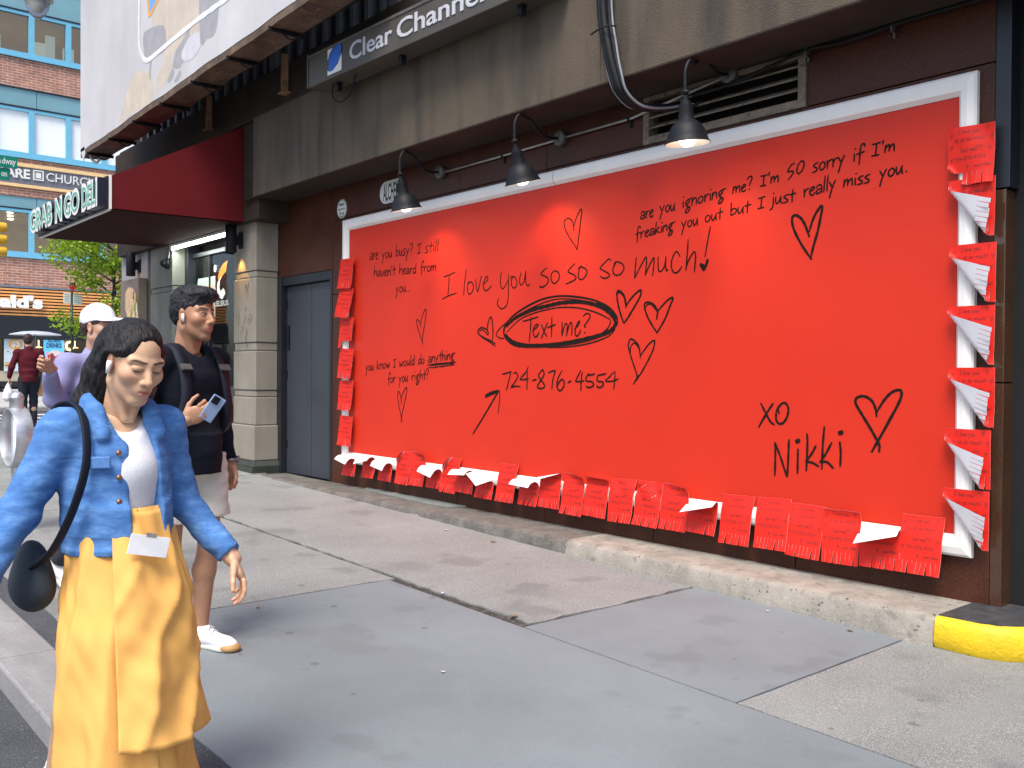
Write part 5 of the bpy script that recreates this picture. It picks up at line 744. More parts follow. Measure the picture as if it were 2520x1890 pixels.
mb = MB(); mb.tube([(-12.44+.03*math.cos(t),-.009,2.66+.045*math.sin(t)) for t in [2*PI*k/16 for k in range(17)]], .009, 5); text(mb, 'CELSIUS', FG, (-12.5,-12.0,2.13,2.205), .003, .01); mb.obj('lettering', M['whitepaint'], S)
S = thing('window_sticker', 'white and orange panel lettered in brown capitals behind the man', 'sticker', (-12.65,-.006,2.3), 'stickers on the deli window')
mb = MB(); mb.box(-12.98,-12.44,-.009,-.006,1.95,2.56); mb.obj('panel', pm('pale_green_panel', (.5,.55,.5), .5), S); mb = MB(); mb.box(-12.95,-12.46,-.0105,-.0092,2.02,2.44); mb.obj('orange_field', pm('peach_panel', (.75,.5,.32), .5), S)
mb = MB(); text(mb, 'ATM', ((0,-.0107,0),(1,0,0),(0,0,1),(0,-1,0)), (-12.92,-12.49,2.1,2.36), .0015, .02); mb.obj('lettering', pm('brown_letter', (.45,.15,.03), .5), S)
S = thing('window_sticker', 'green and white rounded triangle sticker by the window frame', 'sticker', (-13.0,-.006,2.45), 'stickers on the deli window')
mb = MB(); mb.prism([(-13.14,2.33),(-13.05,2.55),(-13.02,2.57),(-12.99,2.55),(-12.9,2.36),(-12.93,2.32),(-13.11,2.31)], FG, 0, .002); mb.obj('triangle', pm('pale_vinyl', (.55,.62,.55), .5), S)
mb = MB(); mb.prism([(-13.13,2.335),(-13.1,2.40),(-13.03,2.37),(-13.02,2.325)], FG, .0022, .003); mb.box(-13.08,-12.92,-.0095,-.0082,2.43,2.445); mb.obj('green_corner', pm('lime_vinyl', (.25,.6,.05), .5), S)
# drinks shelf and bottles in the window
SH = thing('display_shelf', 'pale metal display shelf with bottles seen through the deli glass', 'shelf', (-12.5,.35,0)); mb = MB()
for x in (-12.95,-12.33): mb.box(x,x+.03,.28,.31,.6,2.06); mb.box(x,x+.03,.52,.55,.6,2.06)
for z in (.9,1.3,1.66,2.03): mb.box(-12.95,-12.3,.28,.55,z,z+.02)
mb.obj('frame', pm('pale_shelf_metal', (.5,.52,.4), .4), SH)
rng = random.Random(8)
mbot = [pm('bottle_green', (.3,.38,.22), .2, spec=.7), pm('bottle_pale', (.55,.56,.5), .2, spec=.7)]
for z in (1.32,1.68):
    for i in range(8):
        x = -12.89+i*.077; mb = MB(); h = rng.uniform(.22,.27); mb.lathe([(0,0),(.028,0),(.03,.01),(.03,h*.62),(.012,h*.78),(.012,h),(0,h)], (x,.36,z), n=10)
        o = mb.obj('bottle', mbot[0]); tag(o, 'small pale green bottle in a row on the deli display shelf', 'bottle', 'bottles on the deli display shelf')
for lab, x, y, z in (('black round camera on the pier left of the deli window', -13.42,-.30,2.785),):
    S = thing('security_camera', lab, 'camera', (x,y,z)); mb = MB(); mb.lathe([(.075,0),(.08,.03),(.06,.06)], (x,y,z), Ry, 20); mb.obj('base', M['blackmetal'], S); mb = MB(); mb.lathe([(.058,.058),(.05,.09),(.03,.11),(0,.117)], (x,y,z), Ry, 20); mb.obj('lens_dome', M['rubber'], S)
    mb = MB(); mb.tube(spline([(x+.03,y-.01,z+.07),(x+.07,y-.01,z+.15),(x+.06,y-.01,z+.24)],4), .006, 5); mb.obj('wire', M['whitepaint'], S)
PS = thing('food_poster', 'brown poster with a big cut wrap sandwich on the corner pier', 'poster', (-14.75,-.36,1.9))
mb = MB(); mb.box(-15.1,-14.28,-.44,-.305,1.05,2.64); b = mb.obj('board', pm('taupe_board', (.17,.14,.115), .5, var=.1), PS, bevel=.006)
FP = ((0,-.4415,0),(1,0,0),(0,0,1),(0,-1,0))
mb = MB(); mb.prism([(-14.86,2.44),(-14.72,2.52),(-14.52,2.5),(-14.4,2.4),(-14.25,2.0),(-14.27,1.72),(-14.45,1.62),(-14.62,1.85),(-14.86,2.2)], FP, 0, .002); mb.prism([(-14.9,1.75),(-14.75,1.95),(-14.5,1.62),(-14.6,1.5)], FP, .0022, .003); mb.obj('tortilla', pm('tortilla_print', (.62,.42,.25), .5, var=.3, scale=9, stretch=(1,1,3)), b)
mb = MB(); rng = random.Random(2)
for k in range(14):
    x = rng.uniform(-14.62,-14.32); z = 2.36-(x+14.62)*.9+rng.uniform(-.3,.12); mb.prism([(x,z),(x+.03,z+.12),(x+.06,z+.1),(x+.05,z-.03)], FP, .0032+.0004*k, .0034+.0004*k, k % 3)
mb.obj('filling', [pm('filling_print', (.35,.12,.05), .5), pm('lettuce_print', (.25,.4,.07), .5), pm('sauce_print', (.75,.68,.55), .5)], b)
# wall sconces
M['sconcelamp'] = emit_mat('lit_sconce_lamp', (1,.8,.55), 14)
for lab, x, y, z, h in (('black cylinder wall light under the awning on the stone pillar', -10.93,-.44,2.70,.345), ('black cylinder wall light above the wrap poster', -14.62,-.44,2.69,.36)):
    S = thing('wall_sconce', lab, 'wall light', (x,-.3,z), 'black cylinder wall lights of the deli'); r = .068
    mb = MB(); mb.lathe([(r-.008,0.006),(r-.003,0),(r,.004),(r,h),(r-.004,h+.004),(0,h+.004)], (x,y,z), n=24); mb.obj('cylinder', M['blackmetal'], S); mb = MB(); mb.lathe([(0,.012),(r-.01,.012)], (x,y,z), n=20, cap=False); mb.obj('lamp_glass', M['sconcelamp'], S)
    mb = MB(); mb.box(x-.03,x+.03,y+r-.01,-.305,z+.1,z+.22); mb.box(x-.05,x+.05,-.325,-.30,z+.06,z+.26); mb.obj('wall_mount', M['blackmetal'], S, bevel=.004)
    sd = bpy.data.lights.new('sconce_light','SPOT'); sd.energy = 9; sd.color = (1,.52,.12); sd.spot_size = rad(75); sd.spot_blend = .5; sd.shadow_soft_size = .03
    so = bpy.data.objects.new('sconce_light', sd); COL.objects.link(so); so.parent = S; so.location = (0, y+.3+.05, -.02); so.rotation_euler = Vector((0,.25,-1)).to_track_quat('-Z','Y').to_euler()
# red awning
AW = thing('awning', 'deep red box awning sheltering the deli entrance', 'awning', (-12.2,-1,3)); xl, xr, yf, yb2 = -13.62, -10.66, -1.95, -.405
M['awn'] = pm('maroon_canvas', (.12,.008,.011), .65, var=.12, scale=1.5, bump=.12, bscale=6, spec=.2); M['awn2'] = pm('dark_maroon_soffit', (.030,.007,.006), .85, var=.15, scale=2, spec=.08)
mb = MB(); zb, zf, zt = 3.03, 3.385, 4.20
mb.add([(xr,yf,zb),(xr,yb2,zb+.02),(xr,yb2,zt),(xr,yf,zf), (xl,yf,zb),(xl,yb2,zb+.02),(xl,yb2,zt),(xl,yf,zf)], [(0,1,2,3),(7,6,5,4),(3,2,6,7),(0,3,7,4)]); mb.obj('canopy', M['awn'], AW)
mb = MB(); mb.hexa([(xl,yf+.01,zb-.012),(xr-.01,yf+.01,zb-.012),(xr-.01,yb2,zb+.008),(xl,yb2,zb+.008),(xl,yf+.01,zb-.002),(xr-.01,yf+.01,zb-.002),(xr-.01,yb2,zb+.016),(xl,yb2,zb+.016)]); mb.obj('soffit', M['awn2'], AW)
mb = MB(); mb.box(xr-.012,xr+.012,yf-.012,yf+.012,zb-.01,zf+.01); mb.box(xl,xr-.013,yf-.012,yf+.012,zb-.022,zb-.004); mb.obj('edge_trim', M['whitepaint'], AW)
mb = MB(); mb.box(xl,xr-.02,yf-.035,yf-.003,zb+.0,zf); mb.obj('sign_panel', M['doorframe'], AW)
DS = thing('deli_sign', 'white outlined green channel letters along the front of the red awning', 'sign', (-12.2,-2.0,3.2))
FD = ((0,yf-.036,0),(1,0,0),(0,0,1),(0,-1,0)); z0, z1 = 3.065, 3.335
M['sgreen'] = pm('sea_green_acrylic', (.10,.42,.30), .35, var=.1); M['navy'] = pm('navy_return', (.01,.013,.03), .4)
for wd, a, b in (('GRAB',-13.56,-12.52),('N',-12.34,-12.08),('GO',-11.95,-11.36),('DELI',-11.2,-10.72)):
    n = len(wd); 
    if wd == 'DELI': a, b = -11.22,-10.70
    mb = MB(); text(mb, wd, FD, (a-.03,b+.03,z0-.025,z1+.025), .10, .075, 0, 1); w_ = mb.obj('letter_group', [M['whitepaint'], M['navy']], DS, fix=False)
    mb = MB(); text(mb, wd, ((0,yf-.137,0),(1,0,0),(0,0,1),(0,-1,0)), (a+.01,b-.01,z0+.02,z1-.02), .004, -.004); mb.obj('letter_face', M['sgreen'], w_, fix=False)

# ================================================================== far side: brick building with restaurant
FB = thing('brick_building', 'brick building with blue window bands, grey church sign and slatted restaurant front', 'building', (-40,4,.4)); xf = -40.0; ya, yb3 = -12, 20
M['brick'] = brick_mat('brown_brick', (.44,.19,.12), (.31,.14,.10), (.55,.46,.40), .34, .105)
M['teal'] = pm('teal_panel', (.19,.37,.43), .45, var=.08, scale=1); M['bluef'] = pm('blue_window_frame', (.17,.48,.66), .45, var=.06); M['gold'] = pm('gold_strip', (.85,.58,.28), .5, var=.05)
for z0, z1, d in ((12.22,13.36,.1),(4.5,5.6,.1),(9.30,9.48,.1),(8.0,8.32,.1),(16.3,18,.1)): mb = MB(); mb.box(xf-.4,xf+d,ya,yb3,z0,z1); mb.obj('brick_band', M['brick'], FB)
for z0, z1 in ((11.5,12.18),(7.55,8.0),(15.25,16.25)):
    for i in range(12): mb = MB(); y = ya+2.7*i; mb.box(xf-.4,xf+.06,y+.01,y+2.69,z0,z1); mb.obj('spandrel_panel', M['teal'], FB, bevel=.01)
for z0, z1 in ((12.18,12.22),(11.44,11.5),(7.5,7.55),(15.19,15.25)): mb = MB(); mb.box(xf-.4,xf+.12,ya,yb3,z0,z1); mb.obj('shadow_gap', M['doorframe'], FB)
for z0, z1 in ((9.14,9.28),(8.34,8.46)): mb = MB(); mb.box(xf-.4,xf+.2,ya,yb3,z0,z1); mb.obj('gold_strip', M['gold'], FB, bevel=.01)
pw = pm('white_blinded_glass', (.92,.94,.94), .3, var=.03, coat=.6); 
rng = random.Random(12)
gl = glass_mat('office_glass', (.75,.8,.8), .01)
for r, (z0, z1) in enumerate(((13.36,15.19),(9.48,11.44),(5.6,7.5))):
    y = -1.4
    while y < 10:
        y1 = y+1.35; mb = MB(); q = .10
        mb.box(xf-.1,xf+.14,y,y1,z0,z0+.24); mb.box(xf-.1,xf+.1,y,y1,z1-.12,z1); mb.box(xf-.1,xf+.12,y,y+q,z0+.24,z1-.12); mb.box(xf-.1,xf+.12,y1-q,y1,z0+.24,z1-.12)
        mb.box(xf-.1,xf+.2,y,y1,z0-.0,z0+.06); w = mb.obj('window', M['bluef'], FB)
        mb = MB(); mb.box(xf-.02,xf,y+q,y1-q,z0+.24,z1-.12); mb.obj('pane', pw if r == 1 else gl, w)
        y = y1
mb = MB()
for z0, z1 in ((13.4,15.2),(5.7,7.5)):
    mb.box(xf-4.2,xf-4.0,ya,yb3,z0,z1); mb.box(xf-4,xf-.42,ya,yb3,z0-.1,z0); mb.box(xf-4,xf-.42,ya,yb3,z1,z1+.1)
mb.obj('office_interior', pm('office_brown_glow', (.34,.24,.15), .7, var=.4, scale=.5, emit=(.5,.36,.22), es=.22), FB)  # lit-room brightness is put into the interior surfaces as emission
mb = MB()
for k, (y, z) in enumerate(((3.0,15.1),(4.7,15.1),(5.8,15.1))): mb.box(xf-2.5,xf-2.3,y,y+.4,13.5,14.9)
mb.box(xf-1.6,xf-1.5,4.9,5.25,13.4,15.0); mb.obj('office_partition', pm('pale_partition', (.6,.62,.55), .6, emit=(.6,.62,.55), es=.4), FB)  # partitions emit too, their room light is set in the material
mdl = emit_mat('office_downlight', (1,.85,.65), 8)
for i in range(7):
    for j in range(3): mb = MB(); mb.lathe([(0,0),(.12,0)], (xf-.9-j*.9, 2.6+i*.85+j*.2, 7.46), n=12, cap=False); mb.obj('ceiling_lamp', mdl, FB)
mb = MB(); mb.box(xf-.6,xf-.4,ya,yb3,.3,18); 
mb2 = MB(); mb2.box(xf-.4,xf+.15,ya,yb3,8.46,9.14); sp = mb2.obj('church_sign_panel', pm('slate_sign', (.16,.16,.19), .5, var=.08), FB)
FX = ((xf+.151,0,0),(0,1,0),(0,0,1),(1,0,0))
mb = MB(); text(mb, 'CHURCH', FX, (4.52,6.36,8.70,9.04), .04, .0); text(mb, 'ARE', FX, (3.05,3.93,8.69,9.06), .04, .03); text(mb, 'SQU', FX, (2.0,2.98,8.69,9.06), .04, .03)
def ringbox(mb, a0, a1, b0, b1, t, x0, x1):
    mb.box(x0,x1,a0,a1,b0,b0+t); mb.box(x0,x1,a0,a1,b1-t,b1); mb.box(x0,x1,a0,a0+t,b0+t,b1-t); mb.box(x0,x1,a1-t,a1,b0+t,b1-t)
ringbox(mb, 4.04, 4.42, 8.68, 9.08, .045, xf+.151, xf+.19); mb.box(xf+.151,xf+.17,4.13,4.33,8.77,8.99); mb.obj('lettering', M['whitepaint'], sp)
# restaurant slats, letters, dark fascia and glazed front
mb = MB(); mb.box(xf-.4,xf+.1,ya,yb3,3.30,4.42); mb.obj('slat_backing', M['doorframe'], FB)
M['slat'] = pm('orange_wood_slat', (.85,.38,.12), .55, var=.15, scale=3, stretch=(1,.15,1)); mb = MB()
for i in range(9): mb.box(xf+.1,xf+.2,ya,yb3,3.34+i*.122,3.34+i*.122+.068)
mb.obj('slat_panel', M['slat'], FB)
mb = MB(); mb.box(xf-.1,xf+.22,ya,yb3,4.42,4.5); mb.obj('flashing', pm('grey_flashing', (.16,.19,.23), .5), FB)
FY = ((xf+.2,0,0),(0,1,0),(0,0,1),(1,0,0)); mb = MB(); text(mb, "ald's", FY, (2.83,4.36,3.62,4.14), .14, .055); text(mb, 'McDon', FY, (.75,2.80,3.62,4.14), .14, .055); mb.obj('restaurant_lettering', pm('white_sign_letter', (.85,.85,.83), .4), FB)
mb = MB(); mb.box(xf-.4,xf+.3,ya,yb3,2.48,3.30); mb.box(xf-.4,xf+.34,ya,yb3,2.42,2.52); mb.obj('restaurant_fascia', pm('black_navy_fascia', (.012,.015,.02), .4), FB, bevel=.02)
mb = MB(); mb.box(xf-5,xf-4.8,ya,yb3,.3,2.6); mb.box(xf-4.8,xf-.1,ya,yb3,.3,.42); mb.box(xf-4.8,xf-.1,ya,yb3,2.5,2.6); mb.obj('restaurant_interior', pm('warm_brown_interior', (.10,.062,.036), .6, var=.5, scale=.7, emit=(.5,.28,.12), es=.05), FB)
for y in [ya+1.55*i for i in range(20)]: mb = MB(); mb.box(xf-.08,xf+.05,y,y+.09,.45,2.45); mb.obj('shop_mullion', M['doorframe'], FB)
mb = MB(); mb.box(xf-.08,xf+.1,ya,3.6,.45,.55); mb.obj('shop_sill', M['doorframe'], FB); mb = MB(); mb.box(xf-.01,xf+.0,ya,yb3,.55,2.42); mb.obj('shop_glass', gl, FB)
mb = MB(); mb.box(xf-.05,xf+.12,1.5,3.55,.78,1.18); mb.box(xf-.05,xf+.10,1.5,3.55,.5,.775,1); mb.obj('beige_stall_riser', [pm('beige_stone', (.42,.36,.27), .7), M['doorframe']], FB)
mpl = emit_mat('warm_pendant', (1,.55,.18), 5)
for i in range(6): mb = MB(); mb.lathe([(0,0),(.16,.01),(.02,.06),(.02,.4)], (xf-1.4-(i%2)*.8, 1.2+i*1.2, 2.15), n=14); mb.obj('pendant_lamp', mpl, FB)
def poster(name, label, y0, y1, z0, z1, x, mat):
    t = thing(name, label, 'poster', (x,(y0+y1)/2,z0)); mb = MB(); mb.box(x-.02,x,y0,y1,z0,z1); return t, mb.obj('sheet', mat, t)
t, s = poster('meal_poster', 'pale blue meal deal poster with two burgers in the restaurant window', 3.02, 3.72, 1.17, 2.45, xf+.16, pm('pale_blue_print', (.55,.66,.72), .4, var=.08)); fx = lambda e: ((xf+.16+e,0,0),(0,1,0),(0,0,1),(1,0,0))
mb = MB(); mb.prism([(3.42+.24*math.cos(k*PI/12), 2.22+.2*math.sin(k*PI/12)) for k in range(24)], fx(.001), 0, .004); mb.obj('orange_disc', pm('orange_print2', (.8,.38,.05), .4), s)
mb = MB(); text(mb, '$5', fx(.006), (3.26,3.58,2.08,2.36), .004, .05, 0); text(mb, 'Meal Deal', fx(.006), (3.1,3.7,1.9,2.02), .004, .03); mb.obj('lettering', M['whitepaint'], s)
mb = MB()
for cy, cz in ((3.2,1.42),(3.45,1.56)):
    for dz, w, hh, mi in ((-.075,.17,.06,0),(-.02,.18,.04,1),(.015,.18,.025,2),(.07,.16,.09,0)): mb.prism([(cy+w*math.cos(k*PI/8), cz+dz+hh*.5*math.sin(k*PI/8)) for k in range(16)], fx(.001), 0, .004+dz*.01, mi)
mb.obj('burger_print', [pm('bun_print', (.6,.38,.16), .5), pm('patty_print', (.12,.05,.03), .5), pm('cheese_print', (.75,.5,.1), .5)], s)
t, s = poster('drinks_poster', 'bright blue and pink drinks poster in the restaurant window', 4.42, 5.18, 1.15, 2.51, xf+.16, pm('sky_blue_print', (.12,.5,.85), .4, var=.2, scale=1.5, emit=(.12,.5,.85), es=.35))
mb = MB(); text(mb, 'ALL-NEW', fx(.001), (4.58,5.04,2.32,2.46), .004, .02); text(mb, 'DRINKS', fx(.001), (4.53,5.08,2.10,2.30), .004, .03); mb.obj('lettering', pm('navy_print', (.01,.02,.09), .5), s)
mb = MB(); mb.prism([(4.5,1.95),(5.12,1.95),(5.0,1.17),(4.6,1.17)], fx(.001), 0, .002); mb.prism([(4.56,1.82),(5.05,1.86),(4.97,1.35),(4.63,1.3)], fx(.003), 0, .002, 1); mb.prism([(4.6,1.9),(4.75,2.02),(4.95,2.0),(5.05,1.88),(4.85,1.78)], fx(.0055), 0, .002, 2)
mb.obj('drink_print', [pm('pale_pink_print', (.8,.42,.5), .4, var=.2), pm('berry_print', (.62,.03,.05), .4, var=.4, scale=8), pm('cream_print', (.85,.7,.75), .4)], s)
mb = MB(); text(mb, 'McCafé', fx(.009), (4.58,5.05,1.42,1.62), .003, .03, shear=.15); mb.obj('script_lettering', M['whitepaint'], s)
LS = thing('wall_lamp', 'round glowing wall lamp beside the drinks poster', 'wall light', (xf+.1,5.38,2.2)); mb = MB(); mb.tube([(xf+.2,5.38+.13*math.cos(t),2.2+.16*math.sin(t)) for t in [PI*.45+1.4*PI*k/18 for k in range(19)]], .035, 8); mb.obj('glowing_ring', emit_mat('amber_ring', (1,.6,.15), 6), LS); mb = MB(); mb.lathe([(0,0),(.08,0),(.08,.15),(0,.15)], (xf+.02,5.38,2.2), Matrix.Rotation(PI/2,3,'Y'), 12); mb.obj('backplate', M['doorframe'], LS)
BS = thing('blade_sign', 'small red box sign with a yellow arched letter behind the pole', 'sign', (xf+.4,5.75,3.1)); mb = MB(); mb.box(xf+.35,xf+.62,5.66,6.02,2.96,3.30); b = mb.obj('red_box', pm('signal_red', (.75,.03,.02), .4), BS, bevel=.01); mb = MB(); mb.box(xf+.35,xf+.6,5.44,5.655,2.96,3.30); mb.obj('dark_box', M['doorframe'], BS)
mb = MB()
for cy in (5.50,5.595): mb.tube(spline([(xf+.63,cy-.05,2.98),(xf+.63,cy-.035,3.18),(xf+.63,cy,3.27),(xf+.63,cy+.035,3.18),(xf+.63,cy+.05,2.98)],4), .017, 6)
mb.obj('yellow_letter', pm('yellow_sign', (.9,.6,.02), .4), BS)
UM = thing('street_umbrella', 'pale grey umbrella open in front of the restaurant glass', 'umbrella', (-32.9,2.5,.4)); mb = MB(); mb.lathe([(.78,0),(.72,.04),(.4,.11),(0,.14)], (-32.9,2.5,2.36), n=10, cap=False); mb.obj('canopy', pm('grey_umbrella_cloth', (.4,.44,.5), .6), UM); mb = MB(); mb.tube([(-32.9,2.5,grd(-32.9)),(-32.9,2.5,2.5)], .018, 8); mb.lathe([(0,0),(.22,0),(.2,.06),(0,.07)], (-32.9,2.5,grd(-32.9)), n=16); mb.obj('pole', M['steel'], UM)

# ================================================================== street furniture
M['green'] = pm('dark_green_paint', (.015,.06,.06), .45, var=.1); M['sgn'] = pm('street_sign_green', (.0,.22,.15), .4, var=.04)
TS = thing('traffic_signal', 'yellow traffic signal with three hoods at the left picture edge', 'traffic light', (-22.4,-1.0,grd(-22.4)-.1)); mb = MB(); mb.tube([(-22.6,-1.25,grd(-22.6)-.1),(-22.6,-1.25,7.2)], .09, 12); mb.tube([(-22.6,-1.25,6.1),(-22.42,-.72,6.1)], .03, 8); mb.tube([(-22.6,-1.25,4.2),(-22.45,-.85,4.2)], .03, 8); mb.obj('pole', M['green'], TS)
M['sigyel'] = pm('signal_yellow', (.72,.42,.03), .4, var=.06); mb = MB(); mb.box(-22.62,-22.4,-.98,-.70,3.72,4.5); mb.obj('housing', M['sigyel'], TS, bevel=.03)
for z in (4.32,4.06,3.80):
    mb = MB(); mb.lathe([(0,0),(.09,.0),(.105,.03),(.108,.30),(.10,.325),(.085,.33),(0,.30)], (-22.30,-.88,z-.02), Matrix.Rotation(-PI/2,3,'X'), 20); mb.obj('hood', M['sigyel'], TS)
SS = thing('street_sign', 'upper green street name sign overlapping the church lettering', 'sign', (-22.3,-.6,5.62), 'green street name signs'); mb = MB(); mb.box(-22.33,-22.31,-1.15,-.335,5.60,5.855); p = mb.obj('plate', M['sgn'], SS, bevel=.006); F2 = ((-22.309,0,0),(0,1,0),(0,0,1),(1,0,0)); mb = MB(); text(mb, 'dway', F2, (-.635,-.37,5.635,5.81), .002, .015); text(mb, 'Broa', F2, (-1.0,-.655,5.68,5.81), .002, .015); mb.obj('lettering', M['whitepaint'], p)
SS = thing('street_sign', 'lower shorter green street name sign under the upper one', 'sign', (-22.35,-.6,5.36), 'green street name signs'); mb = MB(); mb.box(-22.36,-22.34,-1.2,-.47,5.34,5.595); p = mb.obj('plate', M['sgn'], SS, bevel=.006); F2 = ((-22.339,0,0),(0,1,0),(0,0,1),(1,0,0)); mb = MB(); text(mb, 'on', F2, (-.645,-.535,5.41,5.50), .002, .015); mb.obj('lettering', M['whitepaint'], p)
SL = thing('street_lamp', 'clear teardrop street lamp hanging in the top left corner', 'street lamp', (-17.6,-3.3,grd(-17.6)))
lp = Vector((-16.5,-1.31,6.94)); mb = MB(); mb.lathe([(.0,0),(.05,.012),(.11,.07),(.165,.17),(.19,.28),(.185,.34)], lp, n=28, cap=False)
mg, nt, b = _new('lamp_globe_glass'); b.inputs['Base Color'].default_value = (.8,.8,.78,1); b.inputs['Roughness'].default_value = .12; b.inputs['Transmission Weight'].default_value = .75; b.inputs['IOR'].default_value = 1.2; mb.obj('globe', mg, SL)
mb = MB(); mb.lathe([(0,.1),(.05,.12),(.1,.2),(.12,.3),(0,.31)], lp, n=18); mb.obj('inner_reflector', pm('pearl_reflector', (.7,.68,.62), .4), SL)
mb = MB(); mb.lathe([(.20,.335),(.235,.31),(.24,.33),(.2,.42),(.1,.52),(.05,.6),(0,.62)], lp, n=28); mb.obj('hood', pm('pale_lamp_metal', (.5,.5,.52), .35, metal=.4), SL)
mb = MB(); mb.tube(spline([lp+Vector((0,0,.6)), lp+Vector((-.1,-.2,1.0)), lp+Vector((-.6,-1.2,1.2)), Vector((-17.6,-3.3,7.6)), Vector((-17.6,-3.3,6.5))],5), .04, 8); mb.tube([(-17.6,-3.3,grd(-17.6)),(-17.6,-3.3,6.6)], .08, 10); mb.obj('pole', M['green'], SL)
PP = thing('sign_pole', 'slim green pole with two small white notices and a red topper', 'sign', (-27.86,2.26,grd(-27.86))); mb = MB(); mb.tube([(-27.86,2.26,grd(-27.86)),(-27.86,2.26,3.5)], .035, 8); mb.obj('pole', M['green'], PP)
for y0, y1, z0, z1 in ((2.03,2.22,3.10,3.40),(2.28,2.52,3.08,3.37)):
    mb = MB(); mb.box(-27.83,-27.815,y0,y1,z0,z1); s = mb.obj('notice', M['whitepaint'], PP, bevel=.006); mb = MB()
    for k in range(4): mb.box(-27.8148,-27.8138,y0+.03,y1-.04,z1-.06-k*.06,z1-.045-k*.06)
    mb.obj('notice_lines', pm('teal_print', (.1,.35,.4), .6), s)
mb = MB(); mb.prism([(2.14,3.62),(2.4,3.62),(2.27,3.42)], ((-27.82,0,0),(0,1,0),(0,0,1),(1,0,0)), 0, .012); mb.box(-27.82,-27.8,2.2,2.34,3.625,3.70,1); mb.obj('topper', [pm('topper_red', (.7,.04,.04), .5), M['navy']], PP)
NB = thing('newspaper_box', 'dark brown street box with a curved silver top behind the woman', 'street box', (-12.9,-1.85,grd(-12.9))); g0 = grd(-12.9); nx, ny = Vector((.65,.76,0)).normalized(), Vector((.76,-.65,0)).normalized()
o = Vector((-13.02,-1.99,0)); FN = (o, nx, (0,0,1), ny); w = .62
mb = MB(); mb.prism([(0,g0),(w,g0),(w,1.26),(0,1.26)], FN, -.5, 0); mb.obj('cabinet', pm('bronze_cabinet', (.11,.07,.045), .4, metal=.3, var=.2), NB, bevel=.015)
mb = MB(); mb.prism([(-.03,1.262),(w+.03,1.262),(w+.03,1.30),(.0,1.34),(-.02,1.33),(-.04,1.30)], FN, -.53, .03); mb.obj('silver_top', pm('brushed_silver', (.6,.58,.56), .3, metal=.8), NB, bevel=.012)
mb = MB(); mb.prism([(.0,1.0),(.075,1.0),(.075,1.24),(.0,1.24)], FN, .002, .012, 0); mb.prism([(.0,.42),(.075,.42),(.075,.98),(.0,.98)], FN, .002, .010, 1)
for z in (1.06,1.12): mb.prism([(.005,z),(.07,z),(.07,z+.04),(.005,z+.04)], FN, .0125, .014, 2)
mb.obj('edge_panel', [M['whitepaint'], pm('purple_grey_poster', (.2,.18,.22), .6, var=.4, scale=20), pm('tan_label', (.5,.42,.25), .6)], NB)
BR = thing('bike_rack', 'silver parking meter post with a round bike locking ring', 'bike rack', (-8.1,-3.44,grd(-8.1))); bx, by, bg = -8.1, -3.44, grd(-8.1); M['galv'] = pm('worn_galvanised', (.55,.57,.60), .35, metal=.75, var=.25, scale=9, speck=(40,.68,.4,(.25,.26,.28)))
mb = MB(); mb.lathe([(.09,0),(.09,.015),(.045,.03),(.042,.05)], (bx,by,bg), n=20); mb.tube([(bx,by,bg),(bx,by,.93)], .038, 16); mb.lathe([(.0,.905),(.05,.905),(.053,.93),(.05,1.00),(.056,1.005),(.056,1.02),(.045,1.045),(.02,1.065),(0,1.068)], (bx,by,0), n=20); mb.obj('post', M['galv'], BR)
cz = .70; mb = MB(); vs = []; n = 48; axd = Vector((.05,-1,0)).normalized(); tn = Vector((1,.05,0)).normalized()     # ring seen three-quarter on
for k in range(n):
    a = 2*PI*k/n; c, s_ = math.cos(a), math.sin(a)
    for (rr, dd) in ((.235,-.065),(.235,.065),(.217,.065),(.217,-.065)): vs.append(Vector((bx,by,cz)) + tn*(rr*c) + Vector((0,0,rr*s_)) + axd*dd)
mb.add(vs, [(k*4+j, k*4+(j+1)%4, ((k+1)%n)*4+(j+1)%4, ((k+1)%n)*4+j) for k in range(n) for j in range(4)], 0, True); mb.obj('locking_ring', M['galv'], BR, bevel=.004)

# ================================================================== tree
def leafmat(name, a, b):
    m, nt, bs = _new(name); L = nt.links; gi = N(nt,'ShaderNodeNewGeometry'); rp = N(nt,'ShaderNodeValToRGB'); rp.color_ramp.elements[0].color = c4(a); rp.color_ramp.elements[1].color = c4(b); L.new(gi.outputs['Random Per Island'], rp.inputs[0]); L.new(rp.outputs[0], bs.inputs['Base Color'])
    bs.inputs['Roughness'].default_value = .5; tr = N(nt,'ShaderNodeBsdfTranslucent'); L.new(rp.outputs[0], tr.inputs[0]); mx = N(nt,'ShaderNodeMixShader'); mx.inputs[0].default_value = .4; L.new(bs.outputs[0], mx.inputs[1]); L.new(tr.outputs[0], mx.inputs[2]); L.new(mx.outputs[0], nt.nodes['Material Output'].inputs[0]); return m
TR = thing('street_tree', 'fresh green street tree in front of the slatted restaurant front', 'tree', (-27.3,3.0,grd(-27.3))); tb = Vector((-27.3,3.1,grd(-27.3))); rng = random.Random(21)
mb = MB(); mb.tube(spline([tb, tb+Vector((.05,.02,1.0)), tb+Vector((0,.1,2.0)), tb+Vector((-.05,.15,3.0)), tb+Vector((0,.1,4.6))],4), [.10]*5+[.085]*4+[.07]*4+[.045]*4, 10)
cl = []
